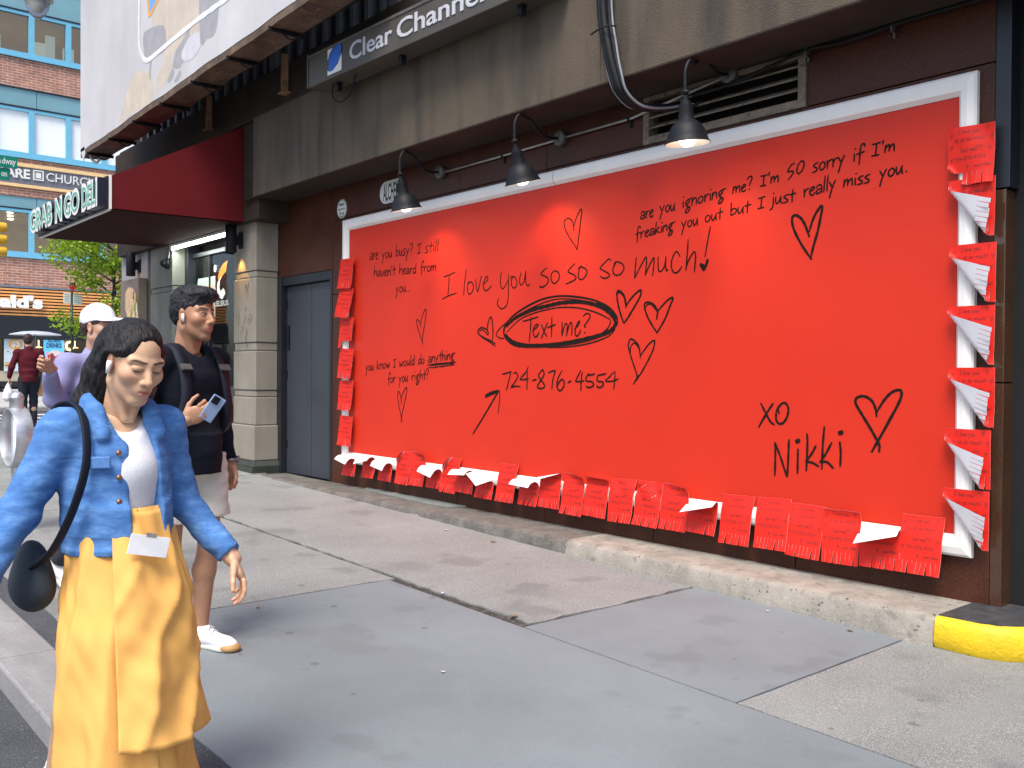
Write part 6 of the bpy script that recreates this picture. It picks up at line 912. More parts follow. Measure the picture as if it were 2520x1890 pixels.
for k in range(26):
    s0 = tb + Vector((0,.1,1.5+2.9*rng.random())); a = rng.uniform(0,2*PI); L_ = rng.uniform(.7,1.5); e = s0 + Vector((math.cos(a)*L_*.9, math.sin(a)*L_*1.05, rng.uniform(.1,.75))); mid = s0.lerp(e,.5)+Vector((0,0,.1))
    mb.tube(spline([s0, mid, e],4), [.035,.032,.028,.025,.022,.018,.014,.011,.008], 6); cl += [(e, .42), (mid, .34), (s0.lerp(e,.8)+Vector((rng.uniform(-.25,.25),rng.uniform(-.25,.25),-.1)), .36)]
mb.obj('trunk', pm('grey_bark', (.09,.075,.06), .9, var=.3, scale=8, bump=.6, bscale=30), TR)
mb = MB(); V_ = []; F_ = []
for c, r in cl:
    if rng.random() < .12: continue
    for i in range(150):
        d = Vector((rng.gauss(0,1), rng.gauss(0,1), rng.gauss(0,.8))); p = c + d.normalized()*r*(rng.random()**.45); a = Vector((rng.gauss(0,1),rng.gauss(0,1),rng.gauss(-.3,.6))).normalized(); b = a.cross(Vector((rng.gauss(0,1),rng.gauss(0,1),rng.gauss(0,1)))).normalized(); l = rng.uniform(.075,.13); w = l*.36
        q = len(V_); V_ += [p, p+a*l*.5+b*w, p+a*l, p+a*l*.5-b*w]; F_.append((q,q+1,q+2,q+3))
mb.add(V_, F_); mb.obj('crown', leafmat('spring_leaf', (.12,.26,.012), (.42,.56,.035)), TR, fix=False)

# ================================================================== people: signed-distance bodies, meshed with surface nets
def _nrm(v): v = np.asarray(v, float); return v/np.linalg.norm(v)
class SDF:
    """smooth union of tapered capsules and ellipsoids on a grid"""
    def __init__(s, lo, hi, h):
        s.lo = np.array(lo, float); s.h = h; s.n = np.ceil((np.array(hi)-s.lo)/h).astype(int)+1
        s.F = np.full(s.n, .08, np.float32)
    def _sub(s, lo, hi, pad):
        a = np.maximum(0, np.floor((np.array(lo)-pad-s.lo)/s.h).astype(int)); b = np.minimum(s.n, np.ceil((np.array(hi)+pad-s.lo)/s.h).astype(int)+1)
        if np.any(a >= b): return None, None
        ax = [s.lo[i]+s.h*np.arange(a[i], b[i]) for i in range(3)]
        return tuple(slice(a[i], b[i]) for i in range(3)), np.stack(np.meshgrid(*ax, indexing='ij'), -1)
    def _mix(s, sl, d, k, op):
        A = s.F[sl]; d = d.astype(np.float32)
        if op == 'sub': d = -d; hh = np.clip(.5-.5*(A-d)/k, 0, 1) if k else (d > A)*1.0; R = A*(1-hh)+d*hh + k*hh*(1-hh)
        else: hh = np.clip(.5+.5*(A-d)/k, 0, 1) if k else (d < A)*1.0; R = A*(1-hh)+d*hh - k*hh*(1-hh)
        s.F[sl] = R
    def cone(s, a, b, ra, rb, k=.02, op='add', flat=(1,1,1)):
        a = np.array(a, float); b = np.array(b, float); m = max(ra, rb)
        sl, P = s._sub(np.minimum(a,b)-m, np.maximum(a,b)+m, k+2*s.h)
        if sl is None: return s
        ab = b-a; t = np.clip(((P-a)@ab)/max(1e-9, ab@ab), 0, 1); q = (P-a-t[...,None]*ab)/np.array(flat)
        s._mix(sl, np.sqrt((q*q).sum(-1))-(ra+(rb-ra)*t), k, op); return s
    def tube(s, pts, rs, k=.02, flat=(1,1,1)):
        for i in range(len(pts)-1): s.cone(pts[i], pts[i+1], rs[i], rs[i+1], k, 'add', flat)
        return s
    def cut(s, a, b, ra, rb, k=.02):          # flat-ended tapered cylinder
        a = np.array(a, float); b = np.array(b, float); m = max(ra, rb)
        sl, P = s._sub(np.minimum(a,b)-m, np.maximum(a,b)+m, k+2*s.h)
        if sl is None: return s
        ab = b-a; L = np.linalg.norm(ab); t = ((P-a)@ab)/(L*L); q = P-a-t[...,None]*ab; tc = np.clip(t, 0, 1)
        s._mix(sl, np.maximum(np.sqrt((q*q).sum(-1))-(ra+(rb-ra)*tc), np.maximum(-t, t-1)*L), k, 'add'); return s
    def ell(s, c, r, k=.02, op='add', R=None):
        c = np.array(c, float); r = np.array(r, float); m = r.max()
        sl, P = s._sub(c-m, c+m, k+2*s.h)
        if sl is None: return s
        q = P-c
        if R is not None: q = q@np.array(R)
        k0 = np.sqrt(((q/r)**2).sum(-1)); k1 = np.sqrt(((q/(r*r))**2).sum(-1))+1e-9
        s._mix(sl, k0*(k0-1)/k1, k, op); return s
    def half(s, p, n):                          # cut away everything on the +n side
        n = _nrm(n); sl, P = s._sub(s.lo, s.lo+s.h*(s.n-1), 0); s.F = np.maximum(s.F, ((P-np.array(p))@n).astype(np.float32)); return s
    def mesh(s):
        F = s.F.copy(); F[0]=F[-1]=.05; F[:,0]=F[:,-1]=.05; F[:,:,0]=F[:,:,-1]=.05
        S = F < 0; cs = np.zeros(np.array(F.shape)-1, np.int8)
        offs = [(i,j,k) for i in (0,1) for j in (0,1) for k in (0,1)]
        sl = lambda o: tuple(slice(o[i], F.shape[i]-1+o[i]) for i in range(3))
        for o in offs: cs += S[sl(o)]
        idx = np.argwhere((cs > 0) & (cs < 8)); N_ = len(idx); vid = np.full(cs.shape, -1, np.int64); vid[tuple(idx.T)] = np.arange(N_)
        acc = np.zeros((N_,3)); cnt = np.zeros(N_)
        for a in offs:
            for ax in range(3):
                if a[ax]: continue
                b = list(a); b[ax] = 1; fa = F[tuple((idx+a).T)]; fb = F[tuple((idx+b).T)]; mk = (fa < 0) != (fb < 0)
                t = np.where(mk, fa/np.where(mk, fa-fb, 1), 0); p = np.array(a, float)[None]+t[:,None]*(np.array(b)-np.array(a))[None]
                acc += p*mk[:,None]; cnt += mk
        V = s.lo + s.h*(idx + acc/np.maximum(cnt,1)[:,None]); Q = []
        for ax in range(3):
            u, v = (ax+1) % 3, (ax+2) % 3; sa = [slice(1,-1)]*3; sa[ax] = slice(0,-1); sb = list(sa); sb[ax] = slice(1,None)
            A = S[tuple(sa)]; Bq = S[tuple(sb)]; e = np.argwhere(A != Bq)
            if not len(e): continue
            inside = A[tuple(e.T)]; base = e.copy(); base[:,u] += 1; base[:,v] += 1
            def vv(du, dv): c = base.copy(); c[:,u] -= du; c[:,v] -= dv; return vid[tuple(c.T)]
            q = np.stack([vv(1,1), vv(0,1), vv(0,0), vv(1,0)], 1); q[~inside] = q[~inside][:, ::-1]; Q.append(q)
        Q = np.concatenate(Q); return V, Q
def smooth(V, Q, it=1, lam=.5):
    for _ in range(it):
        A = np.zeros_like(V); C = np.zeros(len(V))
        for i in range(4):
            for j in (1, 3): np.add.at(A, Q[:,i], V[Q[:,(i+j)%4]]); np.add.at(C, Q[:,i], 1)
        V = V + lam*(A/np.maximum(C,1)[:,None] - V)
    return V
def vnormals(V, Q):
    n = np.cross(V[Q[:,2]]-V[Q[:,0]], V[Q[:,3]]-V[Q[:,1]]); Nn = np.zeros_like(V)
    for i in range(4): np.add.at(Nn, Q[:,i], n)
    return Nn/np.maximum(1e-12, np.linalg.norm(Nn, axis=1))[:,None]
def wrinkle(V, Q, fn):
    return V + vnormals(V, Q)*np.array([fn(p) for p in V])[:,None]
def nz(p, sx, sy, sz, o=0.0): return noise.noise(Vector((p[0]*sx+o, p[1]*sy+o*1.3, p[2]*sz-o)))
def paint(V, base, spots):
    C = np.tile(np.array(base, float), (len(V),1))
    for c, r, col, st in spots:
        w = np.clip(1.35*(1-(((V-np.array(c))/np.array(r))**2).sum(1)), 0, 1)*st; C = C*(1-w[:,None])+np.array(col)*w[:,None]
    return C
def mesh_obj(name, parts, mat, parent, T):
    """parts: list of (V,Q,colors or None) in person space; T: 4x4 to world"""
    Vs, Fs, Cs = [], [], []; o = 0; A = np.array(T)
    for V, Q, C in parts:
        Vs.append(V@A[:3,:3].T+A[:3,3]); Fs.append(Q+o); o += len(V); Cs.append(C if C is not None else np.ones((len(V),3)))
    V = np.concatenate(Vs); F = np.concatenate(Fs); C = np.concatenate(Cs); off = np.array(wloc(parent))
    me = bpy.data.meshes.new(name); me.from_pydata((V-off).tolist(), [], F.tolist()); me.materials.append(mat)
    me.polygons.foreach_set('use_smooth', [True]*len(me.polygons))
    ca = me.color_attributes.new('Col', 'FLOAT_COLOR', 'POINT'); ca.data.foreach_set('color', np.concatenate([C, np.ones((len(C),1))],1).astype(np.float32).ravel())
    me.update(); ob = bpy.data.objects.new(name, me); COL.objects.link(ob); ob.parent = parent; return ob
def skin_mat(name):
    m, nt, b = _new(name); L = nt.links; at = N(nt,'ShaderNodeAttribute'); at.attribute_name = 'Col'; tc = N(nt,'ShaderNodeTexCoord'); n1 = N(nt,'ShaderNodeTexNoise'); n1.inputs['Scale'].default_value = 60; n1.inputs['Detail'].default_value = 5; L.new(tc.outputs['Object'], n1.inputs[0])
    mr = N(nt,'ShaderNodeMapRange'); mr.inputs[3].default_value = .86; mr.inputs[4].default_value = 1.14; L.new(n1.outputs[0], mr.inputs[0]); mx = N(nt,'ShaderNodeMixRGB', blend_type='MULTIPLY'); mx.inputs[0].default_value = 1; L.new(at.outputs[0], mx.inputs[1]); L.new(mr.outputs[0], mx.inputs[2]); L.new(mx.outputs[0], b.inputs['Base Color'])
    b.inputs['Roughness'].default_value = .48; b.inputs['Subsurface Weight'].default_value = .12; b.inputs['Subsurface Radius'].default_value = (.012,.005,.003); b.inputs['Subsurface Scale'].default_value = .6
    bp = N(nt,'ShaderNodeBump'); bp.inputs['Strength'].default_value = .12; bp.inputs['Distance'].default_value = .002; n2 = N(nt,'ShaderNodeTexNoise'); n2.inputs['Scale'].default_value = 350; L.new(tc.outputs['Object'], n2.inputs[0]); L.new(n2.outputs[0], bp.inputs['Height']); L.new(bp.outputs[0], b.inputs['Normal']); return m
def hair_mat(name, col, stretch=(9,60,60)):
    m, nt, b = _new(name); L = nt.links; tc = N(nt,'ShaderNodeTexCoord'); mp = N(nt,'ShaderNodeMapping'); mp.inputs['Scale'].default_value = stretch; L.new(tc.outputs['Object'], mp.inputs[0]); n1 = N(nt,'ShaderNodeTexNoise'); n1.inputs['Scale'].default_value = 2.5; n1.inputs['Detail'].default_value = 6; L.new(mp.outputs[0], n1.inputs[0])
    rp = N(nt,'ShaderNodeValToRGB'); rp.color_ramp.elements[0].position = .35; rp.color_ramp.elements[1].position = .7; rp.color_ramp.elements[0].color = c4([x*.4 for x in col]); rp.color_ramp.elements[1].color = c4([x*1.9 for x in col]); L.new(n1.outputs[0], rp.inputs[0]); L.new(rp.outputs[0], b.inputs['Base Color'])
    b.inputs['Roughness'].default_value = .5; b.inputs['Specular IOR Level'].default_value = .25; bp = N(nt,'ShaderNodeBump'); bp.inputs['Strength'].default_value = .9; bp.inputs['Distance'].default_value = .006; L.new(n1.outputs[0], bp.inputs['Height']); L.new(bp.outputs[0], b.inputs['Normal']); return m
def rot(yaw=0, pitch=0, roll=0):
    return (Matrix.Rotation(yaw,3,'Z') @ Matrix.Rotation(pitch,3,'Y') @ Matrix.Rotation(roll,3,'X'))
def npm(M3): return np.array([list(r) for r in M3])
# ------------------------------------------------------------------ head (own frame: x forward, y left, z up, origin at eye-ear centre)
def head_sdf(h=.0032, jaw=1.0, nose=1.0, lids=.0, lips=1.0, neck=(-.045,0,-.215), nr=.056):
    s = SDF((-.14,-.12,-.24), (.15,.12,.15), h)
    s.ell((-.018,0,.035), (.100,.076,.088), .01); s.ell((.02,0,-.03), (.072,.063,.085), .03)
    s.cone((.0,-.050*jaw,-.062), (.062,-.016,-.104), .020, .014, .03); s.cone((.0,.050*jaw,-.062), (.062,.016,-.104), .020, .014, .03); s.ell((.066,0,-.103), (.02,.022,.016), .02)
    for y in (-1, 1):
        s.ell((.058,.043*y,-.02), (.026,.024,.024), .025); s.cone((.078,.012*y,.024), (.064,.05*y,.027), .012, .010, .014)
        s.ell((.092,.032*y,.004), (.018,.020,.014), .014, 'sub'); s.ell((.0715,.0315*y,.003), (.0150,.0160,.0135), .004)
        s.cone((.0840,.020*y,.010), (.0765,.046*y,.0095), .0042, .0038, .004); s.cone((.0835,.020*y,-.0065), (.0765,.045*y,-.006), .003, .003, .005)
        if lids: s.ell((.0745,.0315*y,.006), (.0150,.0175,.0115), .004)
        s.ell((-.006,.078*y,-.006), (.020,.010,.034), .006, 'add', npm(rot(.35*y,-.15))); s.ell((.0,.088*y,-.004), (.011,.008,.018), .006, 'sub'); s.ell((-.002,.079*y,-.034), (.009,.006,.009), .006)
        s.ell((.094,.0125*y,-.036), (.010,.0085,.008), .007)
    s.cone((.086,0,.014), (.1085,0,-.028), .0085, .0125*nose, .012); s.ell((.109,0,-.031), (.0115,.0125,.0105), .006)
    for y in (-1, 1): s.ell((.103,.0065*y,-.0405), (.006,.0035,.003), .003, 'sub')
    s.ell((.080,0,-.062), (.022,.030,.024), .016)
    s.cone((.0945,0,-.0600), (.083,.022,-.0655), .0060*lips, .003, .006); s.cone((.0945,0,-.0600), (.083,-.022,-.0655), .0060*lips, .003, .006)
    s.cone((.0925,-.008,-.0720), (.0925,.008,-.0720), .0068*lips, .0068*lips, .006); s.cone((.0925,-.008,-.0720), (.083,-.021,-.067), .006*lips, .003, .006); s.cone((.0925,.008,-.0720), (.083,.021,-.067), .006*lips, .003, .006)
    s.cone((.099,-.016,-.0660), (.099,.016,-.0660), .0018, .0018, .003, 'sub'); s.cone((.0965,0,-.0845), (.0965,0,-.0855), .006, .006, .008, 'sub')
    s.cone((-.025,0,-.06), neck, .056, nr, .03); s.cone((neck[0]+.055,.012,neck[2]+.0), (-.005,.055,-.07), .012, .014, .02); s.cone((neck[0]+.055,-.012,neck[2]+.0), (-.005,-.055,-.07), .012, .014, .02)
    V, Q = s.mesh(); return smooth(V, Q, 1, .35), Q
def face_paint(V, skin, lip, brow, stubble=None, closed=False, hairline=None):
    sk = np.array(skin); sp = []
    sp += [((.075,.045,-.025), (.03,.03,.03), sk*np.array([1.12,.95,.9]), .5), ((.075,-.045,-.025), (.03,.03,.03), sk*np.array([1.12,.95,.9]), .5), ((.11,0,-.03), (.02,.02,.02), sk*np.array([1.1,.9,.86]), .5)]
    for y in (-1,1):
        sp += [((0,.085*y,-.005), (.03,.02,.04), sk*np.array([1.05,.82,.76]), .5), ((.084,.0315*y,.002), (.02,.024,.017), sk*.72, .55)]
        if not closed:
            sp += [((.088,.0315*y,.0025), (.010,.0145,.0062), (.62,.58,.55), .95), ((.0895,.029*y,.0028), (.010,.0062,.0066), (.03,.018,.012), 1.0)]
        sp += [((.085,.033*y,.0095 if not closed else -.001), (.016,.0185,.0034), (.012,.008,.007), 1.0)]
        sp += [((.086,.020*y,.0285), (.018,.016,.0052), brow, .95), ((.078,.038*y,.031), (.022,.019,.0052), brow, .95), ((.07,.05*y,.029), (.02,.01,.004), brow, .7)]
        sp += [((.104,.0065*y,-.042), (.006,.004,.004), sk*.35, .8)]
    sp += [((.094,0,-.0655), (.018,.0255,.0135), lip, .95), ((.096,0,-.066), (.012,.021,.0016), np.array(lip)*.35, .9)]
    if stubble is not None: sp = [((.06,0,-.095), (.07,.062,.052), stubble, .55), ((.1,0,-.05), (.02,.026,.010), stubble, .6), ((.02,.055,-.06), (.05,.03,.045), stubble, .4), ((.02,-.055,-.06), (.05,.03,.045), stubble, .4)] + sp
    return paint(V, skin, sp)
# ------------------------------------------------------------------ hand (frame: x along fingers, y towards thumb, z out of the back of the hand)
def hand_sdf(curl=(.5,.6,.7,.75), thumb=.5, h=.0026, sc=1.0, spread=.0):
    s = SDF((-.05,-.07,-.10), (.20,.09,.05), h)
    s.cone((-.045,0,0), (.0,0,0), .026, .025, .012, 'add', (1,1.1,.78)); s.ell((.045,-.001,0), (.055,.040,.0145), .012); s.cone((.0,.02,-.004), (.05,.026,-.008), .015, .012, .012)
    for i, (y, L, r) in enumerate(((.029,.074,.0088),(.0095,.082,.0090),(-.010,.077,.0086),(-.028,.060,.0076))):
        p = np.array([.088-abs(i-1)*.005, y, .001]); a = 0.0; q = spread*(1.5-i)
        for j, f in enumerate((.45,.31,.24)):
            a += curl[i]*(1.0,1.15,.8)[j]; d = np.array([math.cos(a)*math.cos(q), math.sin(q), -math.sin(a)]); e = p+d*L*f
            s.cone(p, e, r*(1-.08*j), r*(.93-.10*j), .0035); p = e
    p = np.array([.018,.032,-.006]); a = .75
    for j, (L, r) in enumerate(((.036,.0125),(.032,.0098),(.026,.0085))):
        d = _nrm([math.cos(a), math.sin(a)*.85, -.25-thumb*.55]); e = p+d*L; s.cone(p, e, r, r*.88, .006); p = e; a -= .35*thumb+.18
    V, Q = s.mesh(); return smooth(V, Q, 1, .3)*sc, Q
def place_hand(V, wrist, fwd, thumbdir, mirror=False):
    """fwd: finger direction, thumbdir: rough direction of the thumb; mirror for the right hand"""
    x = _nrm(fwd); y = np.array(thumbdir, float); y = _nrm(y-x*(y@x)); z = np.cross(x, y)
    if mirror: z = -z
    return np.array(V)@np.stack([x,y,z]) + np.array(wrist)
def shoe(T, parent, ank, fwd, up=(0,0,1), mats=None, label=None, L=.28, sole_mat=None, high=False):
    s = SDF((-.10,-.07,-.02), (.24,.07,.17), .004); s.ell((.0,0,.055), (.062,.038,.05), .03); s.cone((.0,0,.06), (.13,.004,.034), .042, .034, .04, 'add', (1,1,.9)); s.ell((.155,.006,.028), (.05,.040,.028), .03); s.cone((-.01,0,.07), (-.022,0,.125), .036, .034, .02)
    s.half((0,0,.015), (0,0,-1)); s.half((-.01,0,.118), (.35,0,1)); V, Q = s.mesh(); V = smooth(V, Q, 1)
    s = SDF((-.10,-.07,-.02), (.24,.07,.06), .004); s.ell((-.01,0,.012), (.07,.041,.03), .03); s.ell((.13,.005,.010), (.085,.046,.026), .05); s.half((0,0,.0), (0,0,-1)); s.half((0,0,.024), (0,0,1)); V2, Q2 = s.mesh()
    x = np.array(fwd, float); z = _nrm(up); x = _nrm(x-z*(x@z)); y = np.cross(z, x); R = np.stack([x,y,z]); k = L/.285; o = np.array(ank)
    A = mesh_obj('shoe', [(V*k@R+o, Q, None)], mats[0], parent, T); B_ = mesh_obj('sole', [(V2*k@R+o, Q2, None)], mats[1], A, T)
    if len(mats) > 2:
        s = SDF((.1,-.07,-.02), (.26,.07,.06), .004); s.ell((.165,.006,.016), (.055,.047,.026), .01); s.half((0,0,.002), (0,0,-1)); s.half((.158,0,0), (-1,.25,0)); s.half((0,0,.034), (-.3,0,1)); V3, Q3 = s.mesh(); mesh_obj('toe_guard', [(V3*k@R+o, Q3, None)], mats[2], A, T)
        mb = MB()
        for i in range(4):
            t = .055+.021*i; zz = .098-.014*i; P = [np.array([t-.01,-.02,zz-.006]), np.array([t,0,zz+.004]), np.array([t+.01,.02,zz-.006])]; P2 = [np.array([t+.01,-.02,zz-.008]), np.array([t,0,zz+.005]), np.array([t-.01,.02,zz-.006])]
            for PP_ in (P, P2): mb.tube([tuple(np.array(T)[:3,:3]@((p*k)@R+o)+np.array(T)[:3,3]) for p in PP_], .0032, 5)
        mb.obj('laces', M['lace'], A)
    return A
M['lace'] = pm('white_lace', (.7,.7,.72), .7)
M['earbud'] = pm('white_earbud', (.82,.82,.84), .25)
def earbud(parent, HT, T, side):
    mb = MB(); f = lambda p: tuple(np.array(T)[:3,:3]@(HT[0]@np.array(p)+HT[1])+np.array(T)[:3,3])
    mb.tube([f((.006,.086*side,-.004)), f((.012,.090*side,-.010)), f((.016,.0905*side,-.038))], [.0085,.0070,.0045], 10); return mb.obj('earbud', M['earbud'], parent)
def TM(x, y, yaw, z=None):
    return np.array(Matrix.Translation((x, y, grd(x) if z is None else z)) @ Matrix.Rotation(yaw, 4, 'Z'))
def wpt(T, p): return tuple(np.array(T)[:3,:3]@np.array(p)+np.array(T)[:3,3])
def cloth(name, col, **k):
    d = dict(rough=.85, var=.10, scale=5, bump=.25, bscale=220, spec=.2); d.update(k); return pm(name, col, **d)

def build_person(name_label, T, J, cfg):
    """J: joints in person space; cfg: clothing.  Returns the root and its parts"""
    root = thing('person', name_label, 'person', tuple(np.array(T)[:3,3])); h = cfg.get('h', .008); D = {}
    HR = npm(rot(*cfg.get('head_rot', (0,0,0)))); HO = np.array(J['head']); parts = []
    neck_l = HR.T@(np.array(J['neck'])-HO)
    V, Q = head_sdf(cfg.get('hh', .0034), cfg.get('jaw', 1), cfg.get('nose', 1), cfg.get('lids', 0), cfg.get('lips', 1), tuple(neck_l), cfg.get('nr', .054)); hs = cfg.get('hs', 1.0)
    C = face_paint(V, cfg['skin'], cfg['lip'], cfg['brow'], cfg.get('stubble'), bool(cfg.get('lids')))
    parts.append((V*hs@HR.T+HO, Q, C)); D['HT'] = (HR*hs, HO)
    sk = np.array(cfg['skin'])
    for sd in ('L','R'):
        hd = cfg['hand'+sd]; V, Q = hand_sdf(hd.get('curl', (.4,.5,.6,.65)), hd.get('thumb', .4), cfg.get('fh', .003), hd.get('sc', 1.0))
        Vw = place_hand(V, J['wr'+sd], hd['fwd'], hd['thumb_dir'], sd == 'L'); C = paint(V, sk, [((.17,0,-.03), (.10,.06,.09), sk*np.array([1.15,.9,.85]), .5)])
        parts.append((Vw, Q if sd == 'R' else Q[:, ::-1], C))
    lo = np.min([J[k] for k in J], 0)-.25; hi = np.max([J[k] for k in J], 0)+.25; tr = cfg.get('tr', 1.0)
    s = SDF(lo, hi, h)
    for sd in ('L','R'):
        hp, kn, an = [np.array(J[k+sd]) for k in ('hip','kn','an')]; bk = np.array(cfg.get('back', (-1,0,0)))
        cf = kn+(an-kn)*.3+bk*.018; s.cone(hp, kn, .078*tr, .052, .02); s.cone(kn, cf, .050, .056, .02); s.cone(cf, an, .054, .034, .02); s.ell(kn-bk*.012, (.045,.046,.05), .02)
        shd, el, wr = [np.array(J[k+sd]) for k in ('sh','el','wr')]; s.cone(shd, el, .045, .036, .02); s.cone(el, wr, .037, .027, .02)
    tr = cfg.get('tr', 1.0); s.cone(J['hipL'], J['hipR'], .075*tr, .075*tr, .04); s.cone(J['pel'], J['chest'], .085*tr, .09*tr, .05, 'add', (1,1.3,1)); s.cone(J['chest'], np.array(J['neck'])-np.array([0,0,.02]), .085*tr, .052*tr, .05); s.cone(np.array(J['shL'])*.8+np.array(J['shR'])*.2, np.array(J['shR'])*.8+np.array(J['shL'])*.2, .045*tr, .045*tr, .04)
    V, Q = s.mesh(); parts.append((smooth(V, Q, 1), Q, paint(V, sk, [(J['knL'], (.07,.06,.06), sk*np.array([1.1,.85,.8]), .4)])))
    D['body'] = mesh_obj('body', parts, cfg['skin_mat'], root, T); D['root'] = root; return D

# ------------------------------------------------------------------ the man in navy
def arr(d): return {k: np.array(v, float) for k, v in d.items()}
SK1 = (.42,.215,.125)
T1 = TM(-4.385, -3.50, rad(22))
J1 = arr(dict(head=(.035,0,1.625), neck=(-.02,0,1.445), chest=(.0,0,1.27), pel=(0,0,.96), shL=(-.015,.185,1.405), shR=(-.005,-.185,1.41), elL=(-.06,.25,1.13), wrL=(.0,.275,.875), elR=(-.06,-.27,1.15), wrR=(.205,-.205,1.135),
   hipL=(.0,.095,.93), hipR=(-.01,-.095,.93), knL=(.035,.10,.50), anL=(-.015,.095,.095), knR=(-.02,-.10,.49), anR=(-.36,-.10,.30)))
MAN = build_person('man in navy sweater and cream shorts looking sideways while holding a phone', T1, J1, dict(skin=SK1, lip=(.42,.13,.11), brow=(.02,.013,.01), stubble=(.20,.105,.07), skin_mat=skin_mat('tan_skin'), h=.007, hh=.0032, jaw=1.06, nr=.058, hs=1.0, head_rot=(rad(6),rad(2),0),
   handL=dict(fwd=(.12,.0,-1), thumb_dir=(1,.1,.1), curl=(.75,.8,.85,.9), thumb=.6), handR=dict(fwd=(.70,.50,.52), thumb_dir=(.3,.05,1), curl=(.75,.8,.85,.95), thumb=.35)))
root = MAN['root']; B1 = MAN['body']; HR, HO = MAN['HT']
# hair: short sides, swept quiff
s = SDF((-.16,-.12,-.10), (.16,.12,.20), .0035); s.ell((-.022,0,.042), (.106,.0815,.092), .01); s.ell((.045,.0,.098), (.062,.062,.036), .03); s.ell((.078,.01,.094), (.036,.05,.026), .02); s.ell((-.03,0,.088), (.085,.068,.05), .03); s.ell((-.075,0,.0), (.045,.06,.06), .03)
s.ell((.115,0,-.0), (.062,.075,.066), .012, 'sub'); s.ell((.075,.075,-.03), (.075,.04,.075), .012, 'sub'); s.ell((.075,-.075,-.03), (.075,.04,.075), .012, 'sub'); s.ell((0,.085,-.045), (.05,.03,.055), .01, 'sub'); s.ell((0,-.085,-.045), (.05,.03,.055), .01, 'sub'); s.half((0,0,-.075), (.2,0,-1))
V, Q = s.mesh(); V = wrinkle(V, Q, lambda p: .0045*nz(p, 22, 75, 30)+.003*nz(p, 60, 130, 60, 3)+(.006*nz(p, 14, 50, 20, 7) if p[2] > .06 else 0)); mesh_obj('hair', [(V@HR.T+HO, Q, None)], hair_mat('black_short_hair', (.018,.017,.02), (14,60,24)), root, T1)
earbud(root, MAN['HT'], T1, -1)
# sweater
lo, hi = (-.32,-.45,.78), (.42,.45,1.52)
s = SDF(lo, hi, .0075); s.ell((-.005,0,1.30), (.125,.185,.17), .03); s.ell((-.03,0,1.36), (.10,.17,.12), .04); s.cone((-.02,-.165,1.405), (-.02,.165,1.405), .068, .068, .05); s.ell((.0,0,1.10), (.118,.165,.19), .06); s.cut((-.003,0,.865), (0,0,1.06), .160, .152, .04)
s.cone((-.02,0,1.42), (-.018,0,1.455), .085, .070, .03)
for sd in ('L','R'): s.cone(J1['sh'+sd], J1['el'+sd], .071, .058, .03); w0 = J1['el'+sd]+(J1['wr'+sd]-J1['el'+sd])*.90; s.cut(J1['el'+sd], w0, .058, .041, .03); s.ell(J1['el'+sd], (.058,.058,.058), .02)
s.cone((.02,0,1.455), (-.02,0,1.50), .060, .066, .012, 'sub')
V, Q = s.mesh(); V = smooth(V, Q, 2); V = wrinkle(V, Q, lambda p: .008*nz(p, 5, 5, 13)+.004*nz(p, 11, 11, 26, 4)); M['navy_knit'] = cloth('navy_knit', (.0075,.009,.017), rough=.9); mesh_obj('sweater', [(V, Q, None)], M['navy_knit'], root, T1)
# shorts
s = SDF((-.3,-.3,.58), (.3,.3,1.0), .0075); s.ell((0,0,.91), (.13,.160,.09), .03); s.cut((0,0,.88), (0,0,.955), .150, .140, .03)
def along(a, b, t): return np.array(a)+(np.array(b)-np.array(a))*t
s.cut(along(J1['hipL'], J1['knL'], -.05), along(J1['hipL'], J1['knL'], .66)+np.array([.0,.008,0]), .108, .104, .03); s.cut(along(J1['hipR'], J1['knR'], -.05), along(J1['hipR'], J1['knR'], .66)-np.array([0,.008,0]), .108, .104, .03)
V, Q = s.mesh(); V = smooth(V, Q, 1); V = wrinkle(V, Q, lambda p: .009*nz(p, 6, 6, 16)+.005*nz(p, 14, 14, 30, 2)); mesh_obj('shorts', [(V, Q, None)], cloth('cream_cotton', (.62,.575,.50), bump=.2), root, T1)
wm = [pm('white_sneaker', (.74,.74,.77), .6, var=.05, bump=.3, bscale=150), pm('off_white_sole', (.62,.60,.54), .6), pm('tan_toe_rubber', (.42,.24,.09), .6)]
shoe(T1, root, J1['anL']*np.array([1,1,0]), (.98,.05,0), (0,0,1), wm, L=.30)
shoe(T1, root, J1['anR']+np.array([-.085,0,-.06]), (.45,0,-.9), (.9,0,.45), wm, L=.29)
mb = MB(); w0 = J1['wrL']+np.array([.0,0,.03]); pts = [wpt(T1, w0+np.array([.034*math.cos(a), .032*math.sin(a), .006*math.cos(a)])) for a in [2*PI*k/20 for k in range(21)]]; mb.tube(pts, .0085, 6); mb.lathe([(0,0),(.02,0),(.02,.012),(.014,.015),(0,.015)], wpt(T1, w0+np.array([.005,.036,0])), Matrix(((1,0,0),(0,0,1),(0,-1,0))), 16); mb.obj('watch', pm('steel_watch', (.25,.25,.26), .3, metal=.8), root)
